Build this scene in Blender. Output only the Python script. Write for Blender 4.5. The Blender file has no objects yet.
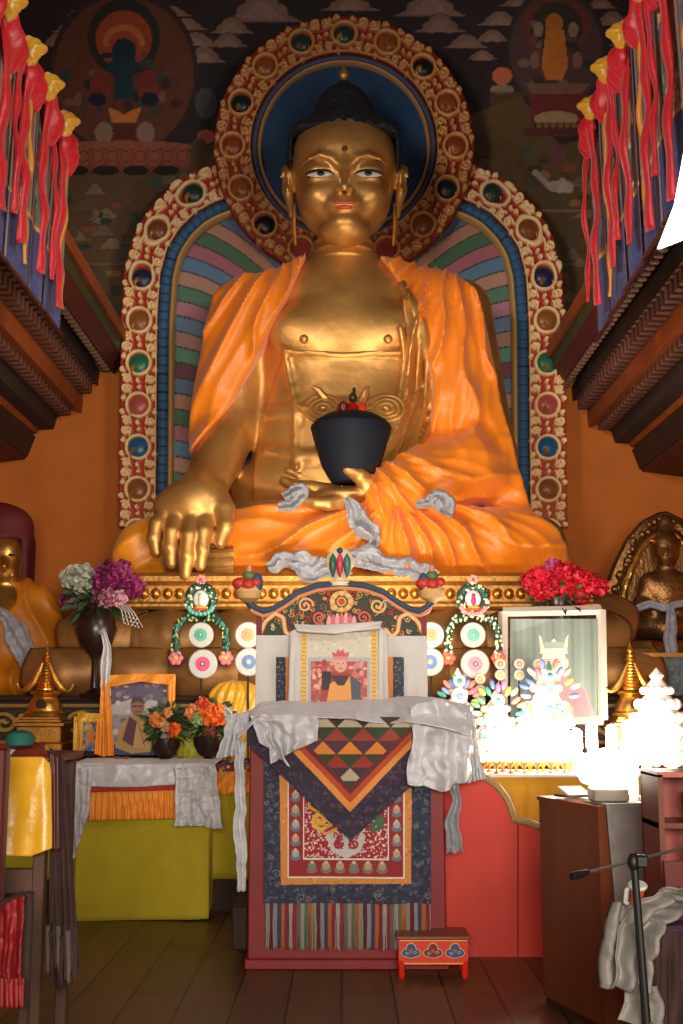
import bpy, math, random
import numpy as np
from mathutils import Vector
random.seed(7)
F = 1200.0
PITCH = math.atan2(188.0, F)
CAMZ = 1.45
sc = bpy.context.scene
COL = sc.collection
CP, SP = math.cos(PITCH), math.sin(PITCH)
PI = math.pi

def at(px, py, Y):
    """world point that a measured image position has at distance Y"""
    dx = (px - 341.5) / F
    dy = (512.0 - py) / F
    fy = CP - dy * SP
    t = Y / fy
    return np.array([dx * t, Y, CAMZ + (SP + dy * CP) * t])

def Yfloor(py, z=0.0):
    dy = (512.0 - py) / F
    return (z - CAMZ) / (SP + dy * CP) * (CP - dy * SP)

def ats(pts, Y):
    return np.array([at(p[0], p[1], Y) for p in pts])

def xz(pts, Y):
    return [(q[0], q[2]) for q in (at(p[0], p[1], Y) for p in pts)]

def srgb(c):
    if isinstance(c, str):
        c = c.lstrip('#')
        c = [int(c[i:i + 2], 16) / 255 for i in (0, 2, 4)]
    c = np.asarray(c, dtype=float)
    return np.where(c <= 0.04045, c / 12.92, ((c + 0.055) / 1.055) ** 2.4)

# ---------------------------------------------------------------- materials
MATS = {}
def material(name, color='#888888', rough=0.5, metal=0.0, var=0.12, vscale=8.0, bump=0.0, bscale=30.0,
             emit=None, estr=0.0, attr=False, trans=0.0, alpha=1.0, sheen=0.0, spec=0.5, transl=0.0, voronoi=False, coat=0.0, stretch=(1, 1, 1)):
    if name in MATS:
        return MATS[name]
    m = bpy.data.materials.new(name)
    m.use_nodes = True
    nt = m.node_tree
    b = nt.nodes['Principled BSDF']
    out = nt.nodes['Material Output']
    tc = nt.nodes.new('ShaderNodeTexCoord')
    mp = nt.nodes.new('ShaderNodeMapping')
    mp.inputs['Scale'].default_value = stretch
    nt.links.new(tc.outputs['Object'], mp.inputs['Vector'])
    c = [float(v) for v in srgb(color)] + [1.0]
    if attr:
        a = nt.nodes.new('ShaderNodeAttribute'); a.attribute_name = 'Col'
        nz = nt.nodes.new('ShaderNodeTexNoise'); nz.inputs['Scale'].default_value = vscale
        nz.inputs['Detail'].default_value = 5
        nt.links.new(mp.outputs['Vector'], nz.inputs['Vector'])
        r = nt.nodes.new('ShaderNodeMapRange')
        r.inputs['To Min'].default_value = 1 - var; r.inputs['To Max'].default_value = 1 + var
        nt.links.new(nz.outputs['Fac'], r.inputs['Value'])
        mx = nt.nodes.new('ShaderNodeVectorMath'); mx.operation = 'SCALE'
        nt.links.new(a.outputs['Color'], mx.inputs[0]); nt.links.new(r.outputs['Result'], mx.inputs['Scale'])
        nt.links.new(mx.outputs['Vector'], b.inputs['Base Color'])
    elif var > 0:
        nz = nt.nodes.new('ShaderNodeTexNoise'); nz.inputs['Scale'].default_value = vscale
        nz.inputs['Detail'].default_value = 6
        nt.links.new(mp.outputs['Vector'], nz.inputs['Vector'])
        rp = nt.nodes.new('ShaderNodeValToRGB')
        rp.color_ramp.elements[0].position = 0.3; rp.color_ramp.elements[1].position = 0.7
        rp.color_ramp.elements[0].color = [min(1, v * (1 - var)) for v in c[:3]] + [1]
        rp.color_ramp.elements[1].color = [min(1, v * (1 + var)) for v in c[:3]] + [1]
        nt.links.new(nz.outputs['Fac'], rp.inputs['Fac'])
        nt.links.new(rp.outputs['Color'], b.inputs['Base Color'])
    else:
        b.inputs['Base Color'].default_value = c
    b.inputs['Roughness'].default_value = rough
    b.inputs['Metallic'].default_value = metal
    b.inputs['Specular IOR Level'].default_value = spec
    b.inputs['Transmission Weight'].default_value = trans
    b.inputs['Alpha'].default_value = alpha
    b.inputs['Sheen Weight'].default_value = sheen
    b.inputs['Coat Weight'].default_value = coat
    if emit:
        b.inputs['Emission Color'].default_value = [float(v) for v in srgb(emit)] + [1]
        b.inputs['Emission Strength'].default_value = estr
    if bump > 0:
        if voronoi:
            bz = nt.nodes.new('ShaderNodeTexVoronoi'); o = bz.outputs['Distance']
        else:
            bz = nt.nodes.new('ShaderNodeTexNoise'); bz.inputs['Detail'].default_value = 4; o = bz.outputs['Fac']
        bz.inputs['Scale'].default_value = bscale
        nt.links.new(mp.outputs['Vector'], bz.inputs['Vector'])
        bn = nt.nodes.new('ShaderNodeBump'); bn.inputs['Strength'].default_value = bump
        bn.inputs['Distance'].default_value = 0.02
        nt.links.new(o, bn.inputs['Height']); nt.links.new(bn.outputs['Normal'], b.inputs['Normal'])
    MATS[name] = m
    return m

# ---------------------------------------------------------------- objects
def tag(o, label=None, cat=None, group=None, kind=None):
    if label: o['label'] = label
    if cat: o['category'] = cat
    if group: o['group'] = group
    if kind: o['kind'] = kind
    return o

def thing(name, label, cat, loc=(0, 0, 0), rz=0.0, group=None):
    o = bpy.data.objects.new(name, None)
    COL.objects.link(o)
    o.location = [float(v) for v in loc]; o.rotation_euler = (0, 0, rz)
    o.empty_display_size = 0.1
    return tag(o, label, cat, group)

def link_mesh(name, verts, faces, mat=None, parent=None, smooth=True, cols=None, local=False):
    """verts in world coordinates unless local (then in the parent's frame)"""
    verts = np.asarray(verts, dtype=np.float64).reshape(-1, 3)
    if parent is not None and not local:
        lx, ly, lz = parent.location; r = -parent.rotation_euler[2]
        # only one level of rotation is used for rotated parents
        v = verts - np.array([lx, ly, lz])
        if parent.parent is not None:
            v = v - np.array(parent.parent.location)
        c, s = math.cos(r), math.sin(r)
        verts = np.stack([v[:, 0] * c - v[:, 1] * s, v[:, 0] * s + v[:, 1] * c, v[:, 2]], 1)
    org = np.zeros(3)
    if parent is None and not local and len(verts):
        org = np.array([verts[:, 0].mean(), verts[:, 1].mean(), verts[:, 2].min()])
        verts = verts - org
    me = bpy.data.meshes.new(name)
    if isinstance(faces, np.ndarray):
        nf, k = faces.shape
        me.vertices.add(len(verts)); me.vertices.foreach_set('co', verts.astype(np.float32).ravel())
        me.loops.add(nf * k); me.loops.foreach_set('vertex_index', faces.astype(np.int32).ravel())
        me.polygons.add(nf)
        me.polygons.foreach_set('loop_start', np.arange(0, nf * k, k, dtype=np.int32))
        me.update(calc_edges=True); me.validate()
    else:
        me.from_pydata([tuple(v) for v in verts], [], faces)
        me.update()
    if smooth is True:
        me.polygons.foreach_set('use_smooth', np.ones(len(me.polygons), dtype=bool))
    elif smooth == 'auto':
        me.polygons.foreach_set('use_smooth', np.ones(len(me.polygons), dtype=bool))
        me.set_sharp_from_angle(angle=math.radians(35))
    if cols is not None:
        a = me.color_attributes.new('Col', 'FLOAT_COLOR', 'POINT')
        c4 = np.ones((len(verts), 4), dtype=np.float32); c4[:, :3] = np.asarray(cols).reshape(-1, 3)
        a.data.foreach_set('color', c4.ravel())
    if mat is not None: me.materials.append(mat)
    o = bpy.data.objects.new(name, me)
    COL.objects.link(o)
    if parent is not None: o.parent = parent
    o.location = org
    return o

class MB:
    """collects shapes that form ONE mesh"""
    def __init__(s): s.v = []; s.f = []; s.c = []; s.col = None
    def color(s, c): s.col = srgb(c); return s
    def add(s, v, f):
        n = len(s.v); s.v.extend([tuple(float(q) for q in p) for p in v]); s.f.extend([tuple(int(i) + n for i in q) for q in f])
        s.c.extend([s.col if s.col is not None else (0.5, 0.5, 0.5)] * len(v)); return s
    def box(s, c, size, rz=0.0, bevel=0.0, rx=0.0, ry=0.0):
        hx, hy, hz = size[0] / 2, size[1] / 2, size[2] / 2
        b = min(bevel, hx * .9, hy * .9, hz * .9)
        if b <= 0:
            v = [(sx * hx, sy * hy, sz * hz) for sz in (-1, 1) for sx, sy in ((-1, -1), (1, -1), (1, 1), (-1, 1))]
            f = [(3, 2, 1, 0), (4, 5, 6, 7), (0, 1, 5, 4), (1, 2, 6, 5), (2, 3, 7, 6), (3, 0, 4, 7)]
        else:
            v = []; rings = []
            for z, i in ((-hz, b), (-hz + b, 0), (hz - b, 0), (hz, b)):
                r = []
                x, y = hx - i, hy - i
                for sx, sy in ((-1, -1), (1, -1), (1, 1), (-1, 1)):
                    if sx * sy > 0: pp = [(sx * x, sy * (y - b)), (sx * (x - b), sy * y)]
                    else: pp = [(sx * (x - b), sy * y), (sx * x, sy * (y - b))]
                    if (sx, sy) == (-1, -1): pp = [(-x, -(y - b)), (-(x - b), -y)]
                    elif (sx, sy) == (1, -1): pp = [(x - b, -y), (x, -(y - b))]
                    elif (sx, sy) == (1, 1): pp = [(x, y - b), (x - b, y)]
                    else: pp = [(-(x - b), y), (-x, y - b)]
                    for q in pp: r.append(len(v)); v.append((q[0], q[1], z))
                rings.append(r)
            f = [tuple(reversed(rings[0])), tuple(rings[-1])]
            for a, bb in zip(rings, rings[1:]):
                for i in range(8): j = (i + 1) % 8; f.append((a[i], a[j], bb[j], bb[i]))
        v = np.array(v, dtype=float)
        def rot(v, a, i, j):
            if a:
                ca, sa = math.cos(a), math.sin(a); p, q = v[:, i].copy(), v[:, j].copy()
                v[:, i] = p * ca - q * sa; v[:, j] = p * sa + q * ca
        rot(v, rx, 1, 2); rot(v, ry, 2, 0); rot(v, rz, 0, 1)
        return s.add(v + np.array(c, dtype=float), f)
    def tube(s, pts, r, n=8, caps=True):
        pts = np.array(pts, dtype=float); m = len(pts)
        rr = np.broadcast_to(np.array(r, dtype=float), (m,)) if np.ndim(r) == 0 else np.array(r, dtype=float)
        v = []; up = np.array([0.0, 0, 1])
        prev = None
        for i in range(m):
            d = pts[min(i + 1, m - 1)] - pts[max(i - 1, 0)]
            d = d / (np.linalg.norm(d) + 1e-9)
            if prev is None:
                a = np.cross(d, up)
                if np.linalg.norm(a) < 0.1: a = np.cross(d, np.array([0, 1.0, 0]))
            else:
                a = prev - d * np.dot(prev, d)
            a = a / (np.linalg.norm(a) + 1e-9); prev = a
            b = np.cross(d, a)
            for k in range(n):
                t = 2 * PI * k / n
                v.append(pts[i] + rr[i] * (math.cos(t) * a + math.sin(t) * b))
        f = []
        for i in range(m - 1):
            for k in range(n):
                f.append((i * n + k, (i + 1) * n + k, (i + 1) * n + (k + 1) % n, i * n + (k + 1) % n))
        if caps:
            f.append(tuple(range(n))); f.append(tuple(reversed(range((m - 1) * n, m * n))))
        return s.add(v, f)
    def lathe(s, prof, c=(0, 0, 0), n=20, sx=1.0, sy=1.0, tilt=0.0, a0=0.0, caps=True, square=False):
        """prof: (radius, z) from bottom to top"""
        v = []; m = len(prof)
        for r, z in prof:
            for k in range(n):
                t = 2 * PI * (k + .5 * square) / n + a0
                x, y = r * math.cos(t) * sx, r * math.sin(t) * sy
                zz = z
                if tilt: y, zz = y * math.cos(tilt) - z * math.sin(tilt), y * math.sin(tilt) + z * math.cos(tilt)
                v.append((c[0] + x, c[1] + y, c[2] + zz))
        f = []
        for i in range(m - 1):
            for k in range(n):
                f.append((i * n + k, i * n + (k + 1) % n, (i + 1) * n + (k + 1) % n, (i + 1) * n + k))
        if caps: f.append(tuple(reversed(range(n)))); f.append(tuple(range((m - 1) * n, m * n)))
        return s.add(v, f)
    def ball(s, c, r, n=12, m=8, jit=0.0, flat=None):
        r = np.broadcast_to(np.array(r, dtype=float), (3,))
        v = []; f = []
        for i in range(m + 1):
            a = PI * i / m
            for k in range(n):
                t = 2 * PI * k / n
                j = 1 + random.uniform(-jit, jit)
                v.append((c[0] + r[0] * math.sin(a) * math.cos(t) * j, c[1] + r[1] * math.sin(a) * math.sin(t) * j, c[2] - r[2] * math.cos(a) * j))
        for i in range(m):
            for k in range(n):
                f.append((i * n + k, i * n + (k + 1) % n, (i + 1) * n + (k + 1) % n, (i + 1) * n + k))
        return s.add(v, f)
    def prism(s, poly, y0, y1, plane='xz'):
        """poly in (x,z), extruded from y0 (front) to y1"""
        n = len(poly)
        ar = sum(poly[i][0] * poly[(i + 1) % n][1] - poly[(i + 1) % n][0] * poly[i][1] for i in range(n))
        p = list(poly) if ar > 0 else list(reversed(poly))
        if plane == 'xz':
            v = [(a, y0, b) for a, b in p] + [(a, y1, b) for a, b in p]
            f = [tuple(range(n)), tuple(reversed(range(n, 2 * n)))]
            for i in range(n): j = (i + 1) % n; f.append((j, i, n + i, n + j))
        else:   # poly in (x,y) extruded in z
            v = [(a, b, y0) for a, b in p] + [(a, b, y1) for a, b in p]
            f = [tuple(reversed(range(n))), tuple(range(n, 2 * n))]
            for i in range(n): j = (i + 1) % n; f.append((i, j, n + j, n + i))
        return s.add(v, f)
    def build(s, name, mat, parent=None, smooth='auto', cols=False, local=False):
        return link_mesh(name, s.v, s.f, mat, parent, smooth, cols=s.c if cols else None, local=local)

def grid_faces(n, m, close_u=False):
    """n rows (v), m columns (u)"""
    i = np.arange(n - 1)[:, None]; j = np.arange(m - (0 if close_u else 1))[None, :]
    j2 = (j + 1) % m
    a = i * m + j; b = i * m + j2; c = (i + 1) * m + j2; d = (i + 1) * m + j
    return np.stack([a.ravel(), b.ravel(), c.ravel(), d.ravel()], 1)

def solidify(o, t, offset=0.0):
    md = o.modifiers.new('thick', 'SOLIDIFY'); md.thickness = t; md.offset = offset
    return o

# ---------------------------------------------------------------- painted patterns (flat artwork, textiles)
class Canvas:
    def __init__(s, x0, y0, x1, y1, ss, bg):
        s.x0, s.y0, s.x1, s.y1 = x0, y0, x1, y1
        s.w = max(2, int((x1 - x0) * ss) + 1); s.h = max(2, int((y1 - y0) * ss) + 1)
        s.X, s.Y = np.meshgrid(np.linspace(x0, x1, s.w), np.linspace(y0, y1, s.h))
        s.img = np.zeros((s.h, s.w, 3)); s.img[:] = srgb(bg)
    def put(s, mask, c, a=1.0):
        c = srgb(c); s.img[mask] = s.img[mask] * (1 - a) + c * a; return s
    def pmask(s, pts):
        m = np.zeros(s.X.shape, bool); n = len(pts)
        for i in range(n):
            (xa, ya), (xb, yb) = pts[i], pts[(i + 1) % n]
            if ya == yb: continue
            cond = ((ya > s.Y) != (yb > s.Y)) & (s.X < (xb - xa) * (s.Y - ya) / (yb - ya) + xa)
            m ^= cond
        return m
    def poly(s, pts, c, a=1.0): return s.put(s.pmask(pts), c, a)
    def rect(s, a, b, c, d, col, al=1.0): return s.put((s.X >= a) & (s.X <= c) & (s.Y >= b) & (s.Y <= d), col, al)
    def ell(s, cx, cy, rx, ry, c, a=1.0): return s.put(((s.X - cx) / rx) ** 2 + ((s.Y - cy) / ry) ** 2 <= 1, c, a)
    def ring(s, cx, cy, r0, r1, c, ar=1.0):
        d = np.hypot(s.X - cx, (s.Y - cy) / ar); return s.put((d >= r0) & (d <= r1), c)
    def dist(s, pts):
        d = np.full(s.X.shape, 1e9)
        for (xa, ya), (xb, yb) in zip(pts, pts[1:]):
            L = (xb - xa) ** 2 + (yb - ya) ** 2 + 1e-12
            t = np.clip(((s.X - xa) * (xb - xa) + (s.Y - ya) * (yb - ya)) / L, 0, 1)
            d = np.minimum(d, np.hypot(s.X - xa - t * (xb - xa), s.Y - ya - t * (yb - ya)))
        return d
    def line(s, pts, w, c, a=1.0): return s.put(s.dist(pts) <= w / 2, c, a)
    def cloud(s, cx, cy, w, h, c, edge=None):
        for dx, dy, r in ((-.3, .1, .28), (0, -.2, .38), (.3, .1, .28)):
            if edge: s.ell(cx + dx * w, cy + dy * h, r * w * 1.08, r * h * 1.6, edge)
        for dx, dy, r in ((-.3, .1, .28), (0, -.2, .38), (.3, .1, .28)):
            s.ell(cx + dx * w, cy + dy * h, r * w, r * h * 1.4, c)
        s.poly([(cx - w * .9, cy + h * .45), (cx - w * .5, cy + h * .1), (cx + w * .5, cy + h * .1), (cx + w * .9, cy + h * .45)], c)
        return s
    def speck(s, n, colors, r=(0.6, 1.5), region=None, seed=1):
        rg = random.Random(seed)
        x0, y0, x1, y1 = region or (s.x0, s.y0, s.x1, s.y1)
        for _ in range(n):
            s.ell(rg.uniform(x0, x1), rg.uniform(y0, y1), rg.uniform(*r), rg.uniform(*r), rg.choice(colors))
        return s
    def spiral(s, cx, cy, r, turns, w, c, dirn=1, a0=0.0):
        pts = []
        for i in range(20):
            t = i / 19; rr = r * (1 - .85 * t)
            a = a0 + dirn * turns * 2 * PI * t
            pts.append((cx + rr * math.cos(a), cy + rr * math.sin(a)))
        return s.line(pts, w, c)

def panel(name, cv, pos, mat, parent=None, smooth=True):
    """pos(u,v) with u,v arrays in 0..1 (v downwards) -> x,y,z"""
    u, v = np.meshgrid(np.linspace(0, 1, cv.w), np.linspace(0, 1, cv.h))
    x, y, z = pos(u, v)
    V = np.stack([x.ravel(), np.broadcast_to(y, u.shape).ravel(), z.ravel()], 1)
    return link_mesh(name, V, grid_faces(cv.h, cv.w)[:, ::-1], mat, parent, smooth, cols=cv.img.reshape(-1, 3))

def flat_pos(x0, y0, x1, y1, Y, Yt=None):
    """picture-measured rectangle standing at distance Y (bottom) .. Yt (top)"""
    a = at(x0, y1, Y); b = at(x1, y1, Y); c = at(x0, y0, Yt or Y); d = at(x1, y0, Yt or Y)
    def f(u, v):
        top = c[:, None, None] * (1 - u) + d[:, None, None] * u
        bot = a[:, None, None] * (1 - u) + b[:, None, None] * u
        p = top * (1 - v) + bot * v
        return p[0], p[1], p[2]
    return f

def fbm(x, y, seed=0, octaves=4, f0=1.0):
    rs = np.random.RandomState(seed); out = 0; amp = 1.0; f = f0
    for _ in range(octaves):
        for k in range(3):
            a = rs.uniform(0, 2 * PI); ph = rs.uniform(0, 2 * PI)
            w = 1.0 * np.sin(0.7 * f * (x * math.cos(a + 1.3) + y * math.sin(a + 1.3)) + ph * 2)
            out = out + amp / 3 * np.sin(f * (x * math.cos(a) + y * math.sin(a)) * 1.3 + ph + w)
        amp *= .5; f *= 2.03
    return out

def poly_interp(pts, t):
    pts = np.array(pts, dtype=float); d = np.r_[0, np.cumsum(np.linalg.norm(np.diff(pts, axis=0), axis=1))]
    d /= d[-1]
    return np.stack([np.interp(t, d, pts[:, k]) for k in range(pts.shape[1])], -1)

def cloth(name, top, bottom, mat, parent=None, n=60, m=40, amp=0.02, freq=40, seed=0, crumple=0.0, cfreq=14, thick=0.006, sag=0.0, cv=None, smoothy=True):
    """hanging cloth between two polylines of world points (top, bottom)"""
    if cv is not None: n, m = cv.w, cv.h
    t = np.linspace(0, 1, n)
    T = poly_interp(top, t); B = poly_interp(bottom, t)
    v = np.linspace(0, 1, m)[:, None, None]
    P = T[None] * (1 - v) + B[None] * v
    u2, v2 = np.meshgrid(t, np.linspace(0, 1, m))
    rs = random.Random(seed); ph = rs.uniform(0, 6)
    warp = 0.15 * np.sin(3 * u2 + ph + 2 * v2)
    w = np.sin(freq * (u2 + 0.06 * v2 * np.sin(5 * u2 + ph)) + warp * 8 + ph) * (0.25 + 0.75 * v2)
    w += .4 * np.sin(freq * 1.93 * u2 + ph * 2 + 2 * v2) * (0.2 + .8 * v2)
    d = amp * w
    if crumple:
        q = fbm(P[..., 0] * cfreq / 2, P[..., 2] * cfreq / 2, seed + 3, 4, 2.0)
        q2 = fbm(P[..., 0] * cfreq / 2, P[..., 2] * cfreq / 2, seed + 9, 3, 2.0)
        d = d + crumple * (1 - 2 * np.abs(q)) 
        P[..., 0] += crumple * .5 * q2; P[..., 2] += crumple * .4 * q
    P[..., 1] -= d
    P[..., 2] -= sag * np.sin(PI * u2) * (v2 * 0 + 1)
    o = link_mesh(name, P.reshape(-1, 3), grid_faces(m, n)[:, ::-1], mat, parent, True, cols=None if cv is None else cv.img.reshape(-1, 3))
    if thick: solidify(o, thick)
    return o

def scarf(name, path, width, mat, parent=None, n=70, m=14, seed=0, amp=0.03, side=(1, 0, 0), thick=0.005, cols=None, crinkle=0.02):
    """a long cloth laid along a path of world points; width may vary"""
    t = np.linspace(0, 1, n); P = poly_interp(path, t)
    # smooth the path
    for _ in range(3): P[1:-1] = (P[:-2] + 2 * P[1:-1] + P[2:]) / 4
    T = np.gradient(P, axis=0); T /= (np.linalg.norm(T, axis=1)[:, None] + 1e-9)
    vd = P - np.array([0, 0, CAMZ]); vd /= np.linalg.norm(vd, axis=1)[:, None]
    S = np.cross(T, np.array([0.0, 1.0, 0.0])); nn = np.linalg.norm(S, axis=1)[:, None]
    S = np.where(nn > 0.2, S / (nn + 1e-9), np.array(side, dtype=float))
    N = np.cross(T, S)
    w = np.interp(t, np.linspace(0, 1, len(np.atleast_1d(width))), np.atleast_1d(width))
    s = np.linspace(-.5, .5, m)
    rs = np.random.RandomState(seed)
    V = np.zeros((n, m, 3))
    L = np.cumsum(np.r_[0, np.linalg.norm(np.diff(P, axis=0), axis=1)])
    uu = np.broadcast_to(L[:, None], (n, m)); ss = w[:, None] * s[None]
    d = amp * np.sin(s[None] * 12 + rs.uniform(0, 6) + 2 * np.sin(uu * 3 + 1)) + crinkle * (1 - 2 * np.abs(fbm(uu * 12, ss * 16, seed, 4, 1.0)))
    V = P[:, None] + S[:, None] * (ss + crinkle * .8 * fbm(uu * 14, ss * 9, seed + 5, 3, 1.0))[..., None] + N[:, None] * d[..., None]
    o = link_mesh(name, V.reshape(-1, 3), grid_faces(n, m), mat, parent, True)
    if thick: solidify(o, thick)
    return o

def copy_tree(o, parent=None, depth=0):
    c = o.copy(); COL.objects.link(c)
    if parent is not None: c.parent = parent
    for ch in list(CH.get(o.name, [])): copy_tree(ch, c, depth + 1)
    return c
CH = {}
def index_children(root):
    """record the children of a thing before it is copied"""
    for o in list(sc.objects):
        if o.parent is not None:
            CH.setdefault(o.parent.name, [])
            if o not in CH[o.parent.name]: CH[o.parent.name].append(o)

# ---------------------------------------------------------------- signed distance fields -> one continuous surface
class Field:
    def __init__(s, lo, hi, vox):
        s.lo = np.array(lo, dtype=float); s.vox = vox
        s.n = np.ceil((np.array(hi, dtype=float) - s.lo) / vox).astype(int) + 1
        ax = [np.float32(s.lo[i]) + np.arange(s.n[i], dtype=np.float32) * np.float32(vox) for i in range(3)]
        s.x = ax[0][:, None, None]; s.y = ax[1][None, :, None]; s.z = ax[2][None, None, :]
        s.d = np.full(tuple(s.n), 5.0, dtype=np.float32)
    def ell(s, c, r):
        X = (s.x - np.float32(c[0])) / np.float32(r[0]); Yv = (s.y - np.float32(c[1])) / np.float32(r[1]); Z = (s.z - np.float32(c[2])) / np.float32(r[2])
        return (np.sqrt(X * X + Yv * Yv + Z * Z) - 1) * np.float32(min(r))
    def cap(s, a, b, ra, rb, flat=None):
        a = np.array(a, dtype=np.float32); b = np.array(b, dtype=np.float32); e = b - a; L = float(e @ e) + 1e-9
        px, py, pz = s.x - a[0], s.y - a[1], s.z - a[2]
        t = np.clip((px * e[0] + py * e[1] + pz * e[2]) / np.float32(L), 0, 1)
        q = (px - t * e[0]) ** 2 + (py - t * e[1]) ** 2 + (pz - t * e[2]) ** 2
        return np.sqrt(q) - (np.float32(ra) + t * np.float32(rb - ra))
    def boxf(s, c, h, r=0.0):
        q = [np.abs(ax - np.float32(cc)) - np.float32(hh - r) for ax, cc, hh in zip((s.x, s.y, s.z), c, h)]
        o = np.sqrt(np.maximum(q[0], 0) ** 2 + np.maximum(q[1], 0) ** 2 + np.maximum(q[2], 0) ** 2)
        return o + np.minimum(np.maximum(q[0], np.maximum(q[1], q[2])), 0) - np.float32(r)
    def poly(s, pts):
        """signed distance to a polygon in (x,z), extruded along y"""
        x = s.x[:, 0, :]; z = s.z[0]; x, z = np.broadcast_arrays(x, z)
        d = np.full(x.shape, 1e9); ins = np.zeros(x.shape, bool); n = len(pts)
        for i in range(n):
            (xa, za), (xb, zb) = pts[i], pts[(i + 1) % n]
            L = (xb - xa) ** 2 + (zb - za) ** 2 + 1e-12
            t = np.clip(((x - xa) * (xb - xa) + (z - za) * (zb - za)) / L, 0, 1)
            d = np.minimum(d, np.hypot(x - xa - t * (xb - xa), z - za - t * (zb - za)))
            if za != zb: ins ^= ((za > z) != (zb > z)) & (x < (xb - xa) * (z - za) / (zb - za) + xa)
        return np.where(ins, -d, d).astype(np.float32)[:, None, :]
    def stroke(s, pts, w):
        x = s.x[:, 0, :]; z = s.z[0]; x, z = np.broadcast_arrays(x, z); d = np.full(x.shape, 1e9)
        for (xa, za), (xb, zb) in zip(pts, pts[1:]):
            L = (xb - xa) ** 2 + (zb - za) ** 2 + 1e-12
            t = np.clip(((x - xa) * (xb - xa) + (z - za) * (zb - za)) / L, 0, 1)
            d = np.minimum(d, np.hypot(x - xa - t * (xb - xa), z - za - t * (zb - za)))
        return (d - w / 2).astype(np.float32)[:, None, :]
    def mesh(s, d=None):
        d = s.d if d is None else d
        d = np.broadcast_to(d, tuple(s.n)).astype(np.float32).copy()
        for ax in range(3):   # closed at the box
            sl = [slice(None)] * 3
            for e in (0, -1):
                sl[ax] = e; d[tuple(sl)] = np.maximum(d[tuple(sl)], 1e-3)
        ins = d < 0
        nx, ny, nz = d.shape
        cnt = np.zeros((nx - 1, ny - 1, nz - 1), np.uint8)
        for a in (0, 1):
            for b in (0, 1):
                for c in (0, 1): cnt += ins[a:nx - 1 + a, b:ny - 1 + b, c:nz - 1 + c]
        act = (cnt > 0) & (cnt < 8)
        idx = np.argwhere(act); N = len(idx)
        ids = np.full(act.shape, -1, np.int64); ids[act] = np.arange(N)
        corner = [(a, b, c) for a in (0, 1) for b in (0, 1) for c in (0, 1)]
        val = {k: d[idx[:, 0] + k[0], idx[:, 1] + k[1], idx[:, 2] + k[2]] for k in corner}
        acc = np.zeros((N, 3)); num = np.zeros(N)
        for k in corner:
            for ax in range(3):
                if k[ax] == 0:
                    k2 = list(k); k2[ax] = 1; k2 = tuple(k2)
                    va, vb = val[k], val[k2]; cr = (va < 0) != (vb < 0)
                    t = np.where(cr, va / np.where(cr, va - vb, 1), 0)
                    p = np.zeros((N, 3)); p[:] = k; p[:, ax] += t
                    acc[cr] += p[cr]; num[cr] += 1
        V = (idx + acc / num[:, None]) * s.vox + s.lo
        faces = []
        for ax in range(3):
            o1, o2 = [(1, 2), (2, 0), (0, 1)][ax]
            sl0 = [slice(None)] * 3; sl1 = [slice(None)] * 3
            sl0[ax] = slice(0, -1); sl1[ax] = slice(1, None)
            a = ins[tuple(sl0)]; b = ins[tuple(sl1)]
            e = np.argwhere(a != b)
            e = e[(e[:, o1] > 0) & (e[:, o2] > 0) & (e[:, o1] < d.shape[o1] - 1) & (e[:, o2] < d.shape[o2] - 1)]
            if not len(e): continue
            st = a[e[:, 0], e[:, 1], e[:, 2]]
            def cid(d1, d2):
                q = e.copy(); q[:, o1] += d1; q[:, o2] += d2
                return ids[q[:, 0], q[:, 1], q[:, 2]]
            Q = np.stack([cid(-1, -1), cid(0, -1), cid(0, 0), cid(-1, 0)], 1)
            Q[~st] = Q[~st][:, ::-1]
            faces.append(Q)
        Fq = np.concatenate(faces)
        Fq = Fq[(Fq >= 0).all(1)]
        return V, Fq
def smin(a, b, k):
    h = np.clip(0.5 + 0.5 * (b - a) / k, 0, 1).astype(np.float32)
    return b * (1 - h) + a * h - np.float32(k) * h * (1 - h)
def smax(a, b, k): return -smin(-a, -b, k)
def net(name, fld, d, mat, parent, relax=1):
    V, Fq = fld.mesh(d)
    for _ in range(relax):   # Laplacian relaxation
        acc = np.zeros_like(V); num = np.zeros(len(V))
        for i in range(4):
            a, b = Fq[:, i], Fq[:, (i + 1) % 4]
            for k in range(3):
                acc[:, k] += np.bincount(a, V[b, k], len(V)) + np.bincount(b, V[a, k], len(V))
            num += np.bincount(a, minlength=len(V)) + np.bincount(b, minlength=len(V))
        V = V * .5 + acc / np.maximum(num, 1)[:, None] * .5
    return link_mesh(name, V, Fq, mat, parent, True)
def merge_nets(name, parts, mat, parent):
    Vs, Fs, n = [], [], 0
    for V, Fq in parts: Vs.append(V); Fs.append(Fq + n); n += len(V)
    return link_mesh(name, np.concatenate(Vs), np.concatenate(Fs), mat, parent, True)
def relax(V, Fq, it=2):
    for _ in range(it):
        acc = np.zeros_like(V); num = np.zeros(len(V))
        for i in range(4):
            a, b = Fq[:, i], Fq[:, (i + 1) % 4]
            for k in range(3):
                acc[:, k] += np.bincount(a, V[b, k], len(V)) + np.bincount(b, V[a, k], len(V))
            num += np.bincount(a, minlength=len(V)) + np.bincount(b, minlength=len(V))
        V = V * .5 + acc / np.maximum(num, 1)[:, None] * .5
    return V, Fq
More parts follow.
